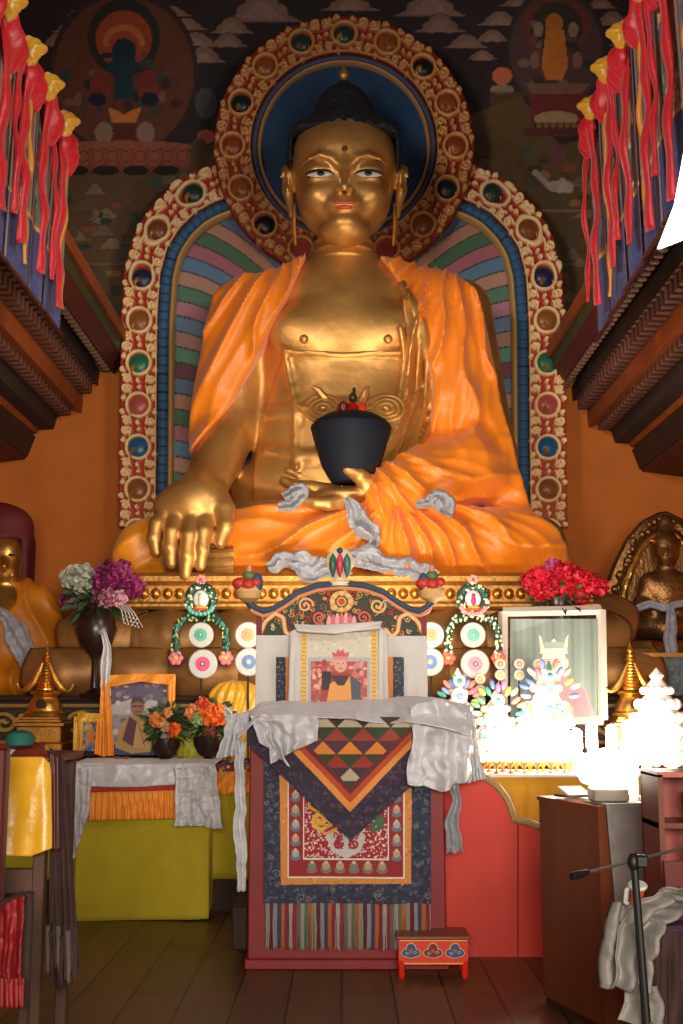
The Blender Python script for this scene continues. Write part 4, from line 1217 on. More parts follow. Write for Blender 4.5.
# carved backrest
rim = [(247, 601), (252, 608), (263, 613), (274, 610), (286, 603), (300, 593), (318, 587), (341, 584.5), (364, 587), (382, 593), (396, 603), (408, 610), (419, 613), (428, 608), (434, 600)]
poly = [(256, 760)] + [(256, 612)] + [q for q in rim if 256 < q[0] < 427] + [(427, 612), (427, 760)]
MB().prism(xz(poly, Yb), Yb + .01, Yb + .06).build('backrest_board', M['red_wood'], throne, smooth=False)
MB().tube([at(x, y - 1, Yb) for x, y in poly_interp(rim, np.linspace(0, 1, 60))], .024, 8).build('blue_rim', material('rim_slate_blue', '#33485c', .5, var=.1), throne)
MB().tube([at(x, y + 3.2, Yb - .01) for x, y in poly_interp(rim, np.linspace(0.03, .97, 60))], .013, 8).build('coral_rim', material('rim_coral', '#d98a5c', .5, var=.1), throne)
cb = Canvas(256, 586, 428, 640, 3.2, '#24301f')
rg = random.Random(11)
for _ in range(220):
    x = rg.uniform(258, 426); y = rg.uniform(588, 638)
    cb.spiral(x, y, rg.uniform(1.8, 4.2), 1.2, rg.uniform(.8, 1.4), rg.choice(['#c79a5c', '#d8b274', '#b8402c', '#2f5c44', '#d98a5c', '#7d4a2c', '#34585c', '#e0c090']), rg.choice([-1, 1]), rg.uniform(0, 6))
for s in (-1, 1):   # dragons either side
    pts = [(341.5 + s * dx, y) for dx, y in ((82, 636), (76, 622), (66, 614), (58, 618), (56, 632), (50, 637), (44, 630))]
    cb.line(poly_interp(pts, np.linspace(0, 1, 30)).tolist(), 6.0, '#7a3c20'); cb.line(poly_interp(pts, np.linspace(0, 1, 30)).tolist(), 4.2, '#dca468'); cb.line(poly_interp(pts, np.linspace(0, 1, 30)).tolist(), 1.2, '#e8c89a')
    cb.spiral(341.5 + s * 36, 606, 8, 1.5, 2.4, '#d9ae70', s, 0); cb.spiral(341.5 + s * 22, 618, 7, 1.5, 2.4, '#cc5c48', -s, 1); cb.spiral(341.5 + s * 50, 604, 5, 1.3, 2, '#3f6c56', s, 2)
cb.ell(341.5, 602, 12, 11, '#d29a50'); cb.ring(341.5, 602, 5, 6.5, '#3c6040'); cb.ell(341.5, 602, 3, 3, '#b8402c')
for i in range(8): cb.ell(341.5 + 9 * math.cos(i * .785), 602 + 8 * math.sin(i * .785), 2.4, 2.4, '#e2b878')
for i in range(7): cb.ell(329 + i * 4.2, 624 - 3 * math.sin(i / 6 * PI), 2.4, 8, '#d8667a' if i % 2 else '#e8a8a0')
ph_ = cb.img.mean(axis=2)
cpan = panel('carved_dragon_panel', cb, lambda u, v: (lambda q: (q[0], Yb - .004 - .03 * np.clip(ph_ * 2.5, 0, 1), q[2]))(flat_pos(256, 586, 428, 640, Yb)(u, v)), M['art'], throne)
msk = cb.pmask([(262, 640), (262, 616)] + [(x, y + 3) for x, y in rim if 262 < x < 421] + [(421, 616), (421, 640)]).ravel()
bm = bmesh.new(); bm.from_mesh(cpan.data); bm.verts.ensure_lookup_table()
bmesh.ops.delete(bm, geom=[v for i, v in enumerate(bm.verts) if not msk[i]], context='VERTS'); bm.to_mesh(cpan.data); bm.free()
# painted finials
def cmat(c, r=.45): return material('paint_' + c.strip('#'), c, r, var=.06)
for s, cx in ((-1, 249), (1, 432)):
    c = at(cx, 592, Yb)
    f = MB().lathe([(.02, -.07), (.07, -.04), (.085, 0), (.07, .04), (.03, .07)], c, 14).build('finial', cmat('#d8b070'), throne)
    MB().ball(c + np.array([-.055, -.03, .05]), (.05, .04, .04), 10, 8).ball(c + np.array([.0, -.05, .04]), (.045, .04, .04), 10, 8).ball(c + np.array([.05, -.03, .055]), (.035, .035, .035), 10, 8).build('red_jewel', cmat('#c03428'), f)
    MB().ball(c + np.array([s * -.055, -.02, .055]), (.035, .04, .065), 10, 8).build('blue_jewel', cmat('#34567c'), f)
    MB().ball(c + np.array([0, -.02, .10]), (.04, .03, .035), 10, 8).build('green_jewel', cmat('#58743c'), f)
    MB().ball(c + np.array([0, -.02, .135]), (.02, .02, .035), 8, 6).build('pink_bud', cmat('#d88a7c'), f)
c = at(340, 570, Yb)
f = MB().lathe([(.075, -.10), (.075, -.075), (.045, -.065), (.05, -.02), (.085, .02), (.095, .06), (.07, .11), (.03, .14)], c, 18, sy=.4).build('top_ornament', cmat('#dcc9a0'), throne)
for dx, cc in ((-.045, '#2c5c4a'), (0, '#c8344a'), (.045, '#34706a')):
    MB().lathe([(.005, -.06), (.018, -.02), (.024, .02), (.02, .06), (.004, .09)], c + np.array([dx, -.045, .01]), 10).build('flower_petal', cmat(cc), f)
MB().ball(c + np.array([0, -.04, .12]), (.02, .02, .02), 8, 6).build('bud', cmat('#34485c'), f)

# white cloth over the backrest, brocades showing at both sides
bk = thing('backrest_cloth', 'white cotton cover hanging over the throne backrest behind the picture', 'cloth', tuple(at(341, 700, Yb - .03)))
for a, b in (((256, 635), (300, 635)), ((380, 636), (427, 636))):
    cloth('cotton_side', [at(a[0], a[1], Yb - .04), at(b[0], b[1], Yb - .04)], [at(a[0] - 1, 712, Yb - .04), at(b[0] + 1, 712, Yb - .04)], M['white_cloth'], bk, n=40, m=40, amp=.004, freq=12, seed=3, crumple=.006, cfreq=6)
bro = Canvas(276, 657, 404, 706, 2.5, '#b9b4ac')
for x0, x1, base in ((276, 286, '#2f3444'), (393, 404, '#3a4454')):
    bro.rect(x0, 657, x1, 706, base); bro.speck(60, ['#68707c', '#8a8478', '#4c5a50'], (.5, 1.1), (x0, 657, x1, 706), 5)
bro.rect(286, 657, 294, 706, '#e08c3c'); bro.rect(385, 657, 393, 706, '#e08c3c')
bro.rect(294, 657, 300, 706, '#a8203c'); bro.rect(378, 657, 385, 706, '#a8203c'); bro.speck(40, ['#e8e0e0'], (.6, 1.3), (294, 657, 300, 706), 6); bro.speck(40, ['#e8e0e0'], (.6, 1.3), (378, 657, 385, 706), 7)
panel('brocade_insert', bro, flat_pos(276, 657, 404, 706, Yb - .075), M['textile'], bk)

# picture scroll leaning on the backrest
sc_ = thing('picture_scroll', 'cream brocade hanging picture of a seated lama, standing on the red throne', 'picture', tuple(at(340, 706, Yb - .2)))
ps = Canvas(299, 627, 380, 710, 3.0, '#cdc8b4')
ps.speck(160, ['#bdb9a4', '#d8d4c4'], (.8, 2.2), seed=9)
for x in (304, 374): ps.rect(x - 2.6, 627, x + 2.6, 710, '#d8a83c'); ps.rect(x - .5, 627, x + .5, 710, '#a8742c')
for k in range(20):
    for x in (304, 374): ps.ell(x, 630 + k * 4, 1.6, 1.0, '#eac866')
ps.rect(308, 658, 370, 710, '#aeb0b4'); ps.rect(311, 662, 367, 710, '#b4544c')
ps.speck(140, ['#c8705c', '#d89a84', '#9c4044', '#c88c8c', '#e0b0a0'], (1.2, 3.2), (312, 663, 366, 706), 12)
ps.poly([(322, 676), (334, 672), (348, 672), (360, 684), (362, 706), (320, 706)], '#a83c34')
ps.rect(322, 672, 331, 690, '#2c2430'); ps.poly([(350, 676), (360, 682), (362, 706), (352, 706)], '#4c5460')
ps.poly([(330, 684), (338, 680), (350, 676), (352, 706), (326, 706)], '#e6a04c'); ps.poly([(330, 676), (350, 676), (344, 686), (338, 686)], '#3c3034')
ps.ell(340.5, 665, 6.2, 8, '#d8a890'); ps.ell(338, 664, .8, .5, '#5c3a34'); ps.ell(343, 664, .8, .5, '#5c3a34'); ps.line([(338.5, 669), (342.5, 669)], .7, '#b05c54')
ps.poly([(333, 660), (332, 652), (336, 654), (338, 649), (340.5, 652), (343, 649), (345, 654), (349, 652), (348, 660)], '#c85c64'); ps.rect(333, 657, 348, 659.4, '#d8848c')
panel('picture', ps, flat_pos(299, 627, 380, 710, Yb - .22, Yb - .13), M['photo'], sc_)
MB().prism(xz([(299, 627), (380, 627), (380, 708), (299, 708)], Yb - .14), Yb - .115, Yb - .10).build('backing_board', M['dark_wood'], sc_, smooth=False)
cloth('cloth_border', [at(290, 632, Yb - .14), at(300, 626, Yb - .15)], [at(288, 710, Yb - .2), at(300, 710, Yb - .24)], M['white_cloth'], sc_, n=12, m=50, amp=.006, freq=6, seed=2, crumple=.004)
cloth('cloth_border', [at(379, 626, Yb - .15), at(387, 632, Yb - .14)], [at(379, 710, Yb - .24), at(389, 710, Yb - .2)], M['white_cloth'], sc_, n=12, m=50, amp=.006, freq=6, seed=6, crumple=.004)
cloth('rolled_top', [at(294, 625, Yb - .16), at(320, 626, Yb - .16), at(382, 622, Yb - .16)], [at(297, 631, Yb - .19), at(335, 634, Yb - .19), at(380, 628, Yb - .19)], M['white_cloth'], sc_, n=50, m=10, amp=.01, freq=4, seed=7, thick=.02)

# thangka brocade on the front
br_ = thing('brocade_hanging', 'navy and orange brocade hanging with striped fringe on the front of the red throne', 'hanging', tuple(at(347, 905, Yq - .03)))
cv = Canvas(264, 735, 431, 904, 2.6, '#262b40')
rg = random.Random(5)
cv.speck(1500, ['#3a4058', '#1a1e30', '#4e5468', '#30364c'], (.8, 2.4), seed=21)
for _ in range(70):
    x, y = rg.uniform(266, 429), rg.uniform(737, 902); cv.spiral(x, y, rg.uniform(2, 5), 1.3, .7, rg.choice(['#5c6478', '#7c7864', '#6a705c']), 1, rg.uniform(0, 6))
cv.poly([(279, 737), (412, 737), (411, 884), (281, 886)], '#c9823a'); cv.speck(260, ['#d8964c', '#b0702c'], (.8, 2), (281, 760, 411, 885), 22)
cv.rect(287.5, 735, 404.5, 879, '#d8d2c4'); cv.rect(288.8, 735, 403, 877.5, '#8c1c26')
for i in range(9):   # precious emblems up both sides and along the foot
    for x in (295.5, 396.5):
        y = 782 + i * 14.6 - 14
        if y < 866: cv.ell(x, y + 3, 5, 3.4, '#5c7480'); cv.ell(x, y - 1, 3.6, 4, rg.choice(['#a89c88', '#98a49c', '#b09080'])); cv.ell(x, y - 4, 1.6, 2, '#c8b088')
for i in range(6):
    x = 312 + i * 14; cv.ell(x, 871, 5.4, 3.6, '#7c6c58'); cv.ell(x, 867, 4, 4, rg.choice(['#a89478', '#988c70', '#6c7c74'])); cv.ell(x, 863.6, 1.8, 1.6, '#c8b088')
cv.rect(303, 735, 389, 861, '#d8d2c4'); cv.rect(304.2, 735, 387.8, 859.6, '#981c28')
cv.speck(1100, ['#d8ccc4', '#c8b8b0'], (.5, 1.15), (305, 760, 387, 859), 23)
cv.line([(312, 806), (322, 812), (318, 824), (326, 832), (334, 828)], 9, '#d09c3c'); cv.line([(312, 806), (322, 812), (318, 824), (326, 832), (334, 828)], 3, '#98202c'); cv.spiral(320, 822, 9, 1.4, 3.4, '#dca848', 1, 1)
cv.spiral(375, 822, 9, 1.4, 4, '#2c6c4c', -1, 2)
cv.line([(330, 838), (334, 850), (346, 856), (358, 850), (362, 838)], 7, '#b8b4b4'); cv.line([(346, 856), (346, 838)], 6, '#b8b4b4'); cv.spiral(338, 845, 5, 1.2, 2.4, '#98202c', 1, 0); cv.spiral(354, 845, 5, 1.2, 2.4, '#98202c', -1, 3)
tw, bw = at(264, 735, Yq - .03), at(431, 904, Yq - .03)
cvo = cloth('brocade_panel', [at(264, 735, Yq - .03), at(431, 735, Yq - .03)], [at(264, 903, Yq - .045), at(431, 904, Yq - .045)], M['textile'], br_, amp=.006, freq=11, seed=4, cv=cv, thick=.006)
fg_m = MB(); rg = random.Random(9)
fcols = ['#a8622c', '#8c8a78', '#5c1420', '#8c8890', '#3c3c58', '#b0602c', '#7c2028', '#a09c94', '#8a1c2c', '#6c6450', '#9a9088', '#5a6c50']
x = 266.0; i = 0; col_i = 0
while x < 430:
    if i % 5 == 0: col_i = (col_i + 1) % len(fcols)
    fg_m.color(fcols[col_i])
    a = at(x, 903, Yq - .04); ln = 46 + rg.uniform(-2, 2)
    b = at(x + rg.uniform(-.9, .9), 903 + ln, Yq - .03 - rg.uniform(0, .02)); mid = (a + b) / 2 + np.array([rg.uniform(-.004, .004), -.01, 0])
    fg_m.tube([a, mid, b], [.0035, .004, .0025], 4); x += .78; i += 1
fg_m.build('fringe', M['textile'], br_, cols=True)
# patchwork
pw = thing('patchwork_cloth', 'pointed patchwork cloth of coloured triangles hanging over the throne front', 'cloth', tuple(at(351, 840, Yq - .08)))
cv = Canvas(246, 717, 416, 843, 3.0, '#2c2036')
cv.speck(900, ['#3c2c48', '#241a2e', '#4a4040', '#54304c', '#33304a'], (.8, 2.4), seed=31)
V_in = [(256, 700), (259, 717), (350, 812), (412, 747), (412, 700)]
cv.poly(V_in, '#d4863c'); cv.poly([(265, 700), (268, 717), (350, 803), (412, 739), (412, 700)], '#a8401c'); cv.poly([(273, 700), (275, 717), (350, 795), (412, 731), (412, 700)], '#5c1e20')
inner = cv.pmask([(279, 700), (281, 717), (350, 788), (412, 725), (412, 700)])
def tri(cx, yb, w, h, c, down=False):
    m = cv.pmask([(cx - w / 2, yb), (cx + w / 2, yb), (cx, yb - h)] if not down else [(cx - w / 2, yb), (cx + w / 2, yb), (cx, yb + h)])
    cv.put(m & inner, c)
cv.put(inner, '#39351f')
for row, (yb, ups, dn, off) in enumerate(((728, '#b0a488', '#39271f', 12.5), (741.5, '#8c3424', '#2e3a1e', 0), (755, '#cc7a2c', '#4a2436', 12.5), (768.5, '#8c2c20', '#2e3a1e', 0), (782, '#a89c80', '#3c2434', 12.5))):
    for k in range(-4, 5):
        cx = 350 + k * 27 + (0 if off > 5 else 13.5)
        tri(cx, yb, 27, 13.5, ups); tri(cx + 13.5, yb - 13.5, 27, 13.5, dn, True)
    cv.put(inner & (np.abs(cv.Y - yb) < .4), '#1e1a18')
cv.put(inner & (cv.Y > 782), '#2e3a1e')
VM = cv.pmask([(249, 715), (247, 744), (351, 841), (412, 786), (412, 715)])
po = panel('patchwork_panel', cv, lambda u, v: (lambda q: (q[0], q[1] - .012 * np.sin(u * 9 + v * 4) * v - .012 * v + .01 * np.sin(v * 14 + u * 3), q[2]))(flat_pos(246, 717, 416, 843, Yq - .085)(u, v)), M['textile'], pw)
bm = bmesh.new(); bm.from_mesh(po.data); bm.verts.ensure_lookup_table(); VMf = VM.ravel()
bmesh.ops.delete(bm, geom=[v for i, v in enumerate(bm.verts) if not VMf[i]], context='VERTS'); bm.to_mesh(po.data); bm.free()
solidify(po, .006)

# big white katas over the throne top
kt = thing('ceremonial_scarf', 'large white satin scarf bunched along the throne top and spilling over both corners', 'scarf', tuple(at(341, 722, Yq - .1)))
Yk = Yq - .14
cloth('scarf_middle', [at(243, 716, Yk + .4), at(262, 704, Yk + .36), at(340, 702, Yk + .34), at(400, 698, Yk + .32), at(432, 697, Yk + .3), at(470, 704, Yk + .36)],
      [at(238, 738, Yk), at(255, 722, Yk - .02), at(300, 718, Yk - .02), at(352, 719, Yk - .02), at(405, 721, Yk - .02), at(440, 728, Yk), at(470, 734, Yk)], M['kata'], kt, n=190, m=50, amp=.012, freq=14, seed=7, crumple=.034, cfreq=9)
cloth('left_fall', [at(247, 708, Yk + .2), at(228, 716, Yk + .1)], [at(241, 752, Yk + .02), at(219, 757, Yk + .06)], M['kata'], kt, n=40, m=50, amp=.03, freq=16, seed=17, crumple=.03, cfreq=16)
cloth('left_bunch', [at(262, 716, Yk), at(316, 716, Yk)], [at(272, 765, Yk - .05), at(314, 738, Yk - .03)], M['kata'], kt, n=70, m=60, amp=.04, freq=14, seed=21, crumple=.045, cfreq=10)
cloth('left_bunch', [at(248, 714, Yk), at(270, 716, Yk - .02)], [at(258, 742, Yk), at(290, 766, Yk - .04)], M['kata'], kt, n=50, m=50, amp=.035, freq=11, seed=25, crumple=.045, cfreq=10)
cloth('right_fall', [at(410, 706, Yk + .1), at(440, 698, Yk + .1), at(466, 706, Yk + .2)], [at(410, 782, Yk - .02), at(440, 792, Yk - .04), at(470, 776, Yk + .05)], M['kata'], kt, n=90, m=90, amp=.04, freq=13, seed=41, crumple=.05, cfreq=8)
cloth('right_frill', [at(458, 708, Yk + .2), at(474, 716, Yk + .25)], [at(464, 783, Yk + .12), at(483, 779, Yk + .2)], M['kata'], kt, n=36, m=60, amp=.03, freq=30, seed=45, crumple=.025, cfreq=18)
tl = thing('ceremonial_scarf', 'narrow white scarf tail hanging down the left edge of the red throne', 'scarf', tuple(at(241, 890, Yq - .03)))
scarf('scarf_length', [at(240, 742, Yk + .05), at(241, 790, Yk + .07), at(239, 840, Yk + .08), at(242, 891, Yk + .08)], [.05, .05, .06, .045], M['kata'], tl, seed=4, amp=.015, crinkle=.015)
tr_ = thing('ceremonial_scarf', 'thin grey scarf tail hanging beside the right edge of the red throne', 'scarf', tuple(at(455, 850, Yq - .03)))
scarf('scarf_length', [at(453, 770, Yk + .1), at(456, 800, Yk + .14), at(454, 825, Yk + .14), at(457, 852, Yk + .15)], [.05, .04, .07, .10], M['kata_grey'], tr_, seed=9, amp=.02, crinkle=.02)
MB().box((xpx(243, 945, Yq + .1) - .02, Yq + .5, .2), (.09, .8, .24), bevel=.01).build('side_step', M['dark_wood'], throne)

# footstool
Ys = Yfloor(978) - .02
fs = thing('footstool', 'small red painted stool with blue cloud motifs at the throne foot', 'stool', (xpx(433, 978, Ys), Ys + .12, 0))
sx0, sx1 = xpx(398, 960, Ys), xpx(469, 960, Ys); szt = zpx(936, Ys); szb = zpx(965, Ys)
MB().box(((sx0 + sx1) / 2, Ys + .12, szt - .008), (sx1 - sx0 + .015, .26, .016), bevel=.004).build('stool_top', material('stool_top', '#7a4434', .4, var=.1), fs)
MB().box(((sx0 + sx1) / 2, Ys + .12, (szt + szb) / 2 - .01), (sx1 - sx0 - .01, .23, szt - szb - .02)).build('apron', cmat('#d02a14', .35), fs, smooth=False)
for x_ in (sx0 + .02, sx1 - .02):
    for y_ in (Ys + .02, Ys + .22): MB().lathe([(.014, 0), (.02, .02), (.016, .05), (.022, .08), (.02, szb + .02)], (x_, y_, 0), 8).build('leg', cmat('#d02a14', .35), fs)
ca = Canvas(400, 940, 467, 964, 6, '#d23016')
for x, c in ((411, '#244c74'), (433, '#6c2418'), (455, '#244c74')):
    for r_, cc in ((1.35, '#c8b078'), (1.15, c)):
        ca.ell(x, 949, 4 * r_, 4.6 * r_, cc); ca.ell(x - 5, 953, 3.6 * r_, 3 * r_, cc); ca.ell(x + 5, 953, 3.6 * r_, 3 * r_, cc); ca.ell(x, 955, 5 * r_, 2.4 * r_, cc)
    ca.ell(x, 951, 2, 2, '#d23016'); ca.spiral(x - 4, 953, 2, 1, .6, '#8ab0c0'); ca.spiral(x + 4, 953, 2, 1, .6, '#8ab0c0', -1)
ca.rect(400, 940, 467, 941, '#e0b03c'); ca.rect(400, 963, 467, 964, '#e0b03c')
panel('painted_clouds', ca, flat_pos(400, 940, 467, 964, Ys + .003), M['art'], fs)

# ================================================================ red curved panel at the right
Yr = Yfloor(957) + .0
rp = thing('altar_screen', 'bright red board screen with stepped curved top and gilt edging right of the throne', 'screen', tuple(at(495, 957, Yr + .03)))
top = [(440, 772), (468, 770), (484, 775), (497, 783), (507, 796), (513, 812), (514, 817), (530, 820), (545, 827), (600, 834)]
pp = [(395, 957)] + [(395, 772)] + top + [(600, 957)]
q = xz(pp, Yr); q = [(a, max(b, 0.0)) for a, b in q]; q[0] = (q[0][0], 0.0); q[-1] = (q[-1][0], 0.0)
MB().prism(q, Yr, Yr + .05).build('board', M['red_panel'], rp, smooth=False)
MB().tube([at(x, y + 2.5, Yr - .005) for x, y in poly_interp(top, np.linspace(0, 1, 60))], .020, 8).build('gilt_edging', material('edging', '#a88a54', .6, var=.2, vscale=60), rp)
MB().tube([at(518, 822, Yr), at(518, 956, Yr)], .004, 6).build('board_joint', material('joint', '#6c1a14', .7), rp)

# side altar tables with yellow cloth at the right, behind the screen
at2 = thing('side_altar', 'low side altar under bright yellow pleated cloth behind the red screen', 'altar', tuple(at(600, 900, 8.2)))
xa2, xb2 = xpx(452, 780, 8.0), xpx(760, 780, 8.0); z2 = zpx(778, 8.0)
MB().box(((xa2 + xb2) / 2, 8.3, z2 / 2), (xb2 - xa2, .58, z2)).build('altar_body', M['dark_wood'], at2, smooth=False)
cloth('yellow_cloth', [(xa2, 7.99, z2), (xb2, 7.99, z2)], [(xa2, 7.97, .1), (xb2, 7.97, .1)], material('bright_yellow_cloth', '#d8a41c', .7, var=.08), at2, n=240, m=10, amp=.012, freq=90, seed=2)
MB().box(((xa2 + xb2) / 2, 8.3, z2 + .012), (xb2 - xa2 + .04, .62, .024), bevel=.006).build('white_top', M['white_paint'], at2)
# ================================================================ gilt stupas
def stupa(px, Y, label, ybase=757):
    """px = axis; heights follow the photograph's left one"""
    b = at(px, ybase, Y); s = 1.0
    def zz(y): return zpx(y, Y)
    k = Y / F * 1.02
    t = thing('stupa', label, 'stupa', tuple(b))
    mb = MB()
    mb.box((b[0], Y, (zz(757) + zz(742)) / 2), (46 * k, 46 * k, zz(742) - zz(757)), bevel=.01)
    mb.box((b[0], Y, (zz(742) + zz(726)) / 2), (42 * k, 42 * k, zz(726) - zz(742)), bevel=.006)
    mb.box((b[0], Y, (zz(726) + zz(722)) / 2), (48 * k, 48 * k, zz(722) - zz(726)), bevel=.006)
    for i, r in enumerate((20, 18)): mb.box((b[0], Y, zz(720.5 - 2.6 * i)), (2 * r * k, 2 * r * k, 2.8 * k), bevel=.004)
    mb.build('base', M['brass'], t)
    mb = MB(); mb.lathe([(19 * k, zz(716)), (20 * k, zz(713)), (17 * k, zz(711)), (16 * k, zz(706)), (13.5 * k, zz(701)), (11 * k, zz(697)), (12 * k, zz(695)), (15 * k, zz(693)), (13 * k, zz(691)), (8 * k, zz(690.5))], (b[0], Y, 0), 24)
    mb.build('dome', M['brass'], t)
    MB().lathe([(.001, zz(709)), (4.4 * k, zz(708)), (5 * k, zz(704)), (3 * k, zz(700)), (.001, zz(699))], (b[0], Y - 15.5 * k, 0), 12, sy=.25).build('niche', M['dark_wood'], t)
    mb = MB(); prof = []
    for i in range(9):
        y = 688 - i * 3.0; r = (8.2 - i * .5) * k
        prof += [(r * 1.0, zz(y)), (r * 1.12, zz(y - 1.2)), (r * .92, zz(y - 2.6))]
    mb.lathe([(9 * k, zz(690)), (9 * k, zz(688.5))] + prof, (b[0], Y, 0), 18)
    mb.lathe([(2.4 * k, zz(662)), (5.6 * k, zz(659)), (3.2 * k, zz(657)), (4.2 * k, zz(655)), (2 * k, zz(653)), (3.4 * k, zz(650.5)), (2.4 * k, zz(648)), (.6 * k, zz(644)), (.2 * k, zz(641.5))], (b[0], Y, 0), 14)
    mb.build('spire', M['brass'], t)
    for s_ in (-1, 1):
        pts = [(3, 663), (6.5, 672), (11, 682), (16.5, 689), (22, 691.5), (26, 688), (27, 684)]
        MB().tube(poly_interp([(b[0] + s_ * x * k, Y - .02, zz(y)) for x, y in pts], np.linspace(0, 1, 18)), [1.4 * k + 2.2 * k * math.sin(PI * min(1, i / 16)) for i in range(18)], 8).build('side_streamer', M['brass'], t)
    return t
stupa(43, 8.95, 'gilt stupa with curling side streamers at the far left of the altar')
stupa(634, 8.95, 'gilt stupa with curling side streamers beside the white framed portrait', 757)

# ================================================================ painted butter discs on stands
def flower_disc(parent, px, py, r, Y, inner, eye, name='painted_disc'):
    c = at(px, py, Y); k = Y / F
    mb = MB().color('#b4b5b0'); 
    mb.lathe([(r * k, 0), (r * k, .012), (r * k * .93, .02), (.001, .02)], (0, 0, 0), 28)
    rings = [(0.52, inner, .024), (.36, inner, .03), (.18, eye, .036), (.08, '#e8d8b0', .042)]
    for q, cc, h in rings: mb.color(cc).lathe([(r * k * q, .01), (r * k * q * .96, h), (.001, h)], (0, 0, 0), 20)
    v = np.array(mb.v); v = np.stack([v[:, 0] + c[0], c[1] - v[:, 2], v[:, 1] + c[2]], 1)
    return link_mesh(name, v, [tuple(reversed(f)) for f in mb.f], M['art'], parent, 'auto', cols=mb.c)
def five_petal(mb, c, r, col, eye='#e0a040', n=6):
    mb.color(col)
    for i in range(n):
        a = 2 * PI * i / n; mb.ball((c[0] + r * .6 * math.cos(a), c[1], c[2] + r * .6 * math.sin(a)), (r * .42, r * .22, r * .42), 8, 6)
    mb.color(eye).ball((c[0], c[1] - r * .15, c[2]), (r * .32, r * .2, r * .32), 8, 6)
def garland(px, Y, label, face, inner1, eye1, inner2, dk):
    t = thing('offering_wreath', label, 'offering', (at(px, 757, Y)[0], Y, ZD + .022))
    k = Y / F
    MB().tube([(at(px, 757, Y)[0], Y + .02, ZD + .025), at(px, 690, Y + .02), at(px, 590, Y + .02)], .008, 6).box((at(px, 757, Y)[0], Y + .02, ZD + .035), (.12, .1, .02)).build('stand', M['dark_wood'], t)
    rg = random.Random(px)
    w = MB(); w.color('#16352c')
    c = at(px, 600, Y)
    pts = [(c[0] + 12.5 * k * math.cos(a), Y, c[2] + 14 * k * math.sin(a)) for a in np.linspace(-PI / 2, 1.5 * PI, 26)]
    w.tube(pts, 4.2 * k, 8, caps=False)
    arms = []
    for s in (-1, 1):
        ap = [at(px + s * x, y, Y) for x, y in ((6, 619), (15, 618), (22, 624), (25, 634), (25.5, 646), (25, 654))]
        w.color('#16352c').tube(poly_interp(ap, np.linspace(0, 1, 16)), 4.0 * k, 8); arms.append(poly_interp(ap, np.linspace(0, 1, 11)))
    for _ in range(60):
        a = rg.uniform(0, 2 * PI); rr = rg.uniform(9.5, 16)
        q = (c[0] + rr * k * math.cos(a), Y - 4 * k, c[2] + rr * 1.1 * k * math.sin(a))
        w.color(rg.choice(['#2f7a62', '#c9c890', '#1f5c4a', '#d8d4b0'] if dk else ['#e6e0c0', '#cfd0a0', '#2c6a50'])).ball(q, (rg.uniform(.8, 1.9) * k, .8 * k, rg.uniform(.8, 2.2) * k), 6, 4)
    for A in arms:
        for q in A:
            for _ in range(4):
                w.color(rg.choice(['#2f7a62', '#b8b050', '#1f5c4a', '#3c8a74'] if dk else ['#e6e0c0', '#cfd0a0', '#2c6a50'])).ball((q[0] + rg.uniform(-3.5, 3.5) * k, Y - 4 * k, q[2] + rg.uniform(-3, 3) * k), (rg.uniform(.7, 1.6) * k, .8 * k, rg.uniform(.9, 2.2) * k), 6, 4)
    w.build('leafy_wreath', M['art'], t, cols=True)
    f = MB(); 
    f.color(face[0]).ball((c[0], Y - .01, c[2] + 1 * k), (8 * k, .02, 9 * k), 18, 10)
    f.color(face[1]).ball((c[0], Y - .03, c[2] - 1 * k), (2.6 * k, .012, 4.5 * k), 10, 8).ball((c[0], Y - .03, c[2] + 4 * k), (2 * k, .012, 2.4 * k), 10, 8)
    f.build('oval_face', M['art'], t, cols=True)
    f = MB(); f.color(face[2])
    for i in range(9):
        a = -PI * .95 + PI * .9 * i / 8; q = (c[0] + 12 * k * math.cos(a), Y - .03, c[2] - 7 * k + 9 * k * math.sin(a) * .8)
        f.ball(q, (2.6 * k, .02, 2.4 * k), 8, 6)
    f.color('#d8502c').ball((c[0], Y - .03, c[2] - 9 * k), (8 * k, .02, 2 * k), 12, 6).color('#e8b040').ball((c[0], Y - .035, c[2] - 7.4 * k), (6 * k, .02, 1.3 * k), 12, 6)
    f.build('scalloped_collar', M['art'], t, cols=True)
    f = MB(); q = at(px, 580, Y); five_petal(f, (q[0], Y - .02, q[2]), 5.5 * k, '#d88a80', '#b03c50', 7); f.build('top_flower', M['art'], t, cols=True)
    for s in (-1, 1):
        f = MB(); q = at(px + s * 25, 658, Y); five_petal(f, (q[0], Y - .02, q[2]), 7.5 * k, '#d8707a' if dk else '#e0604c', '#e8a850'); f.build('end_flower', M['art'], t, cols=True)
    flower_disc(t, px + 0, 635, 12.6, Y - .01, inner1, eye1)
    flower_disc(t, px + 2, 664, 14.4, Y - .01, inner2, '#6c4048')
garland(201, 8.93, 'green wreath stand with white discs, left of the throne', ('#c9ccc4', '#b9beb8', '#5cb09c'), '#48a68c', '#5c6c68', '#d24a78', True)
garland(473, 8.93, 'green wreath stand with white discs and a pink centred oval, right of the throne', ('#dcc6cc', '#a82468', '#dc8c8c'), '#58b49c', '#a8607c', '#dc8ca0', False)
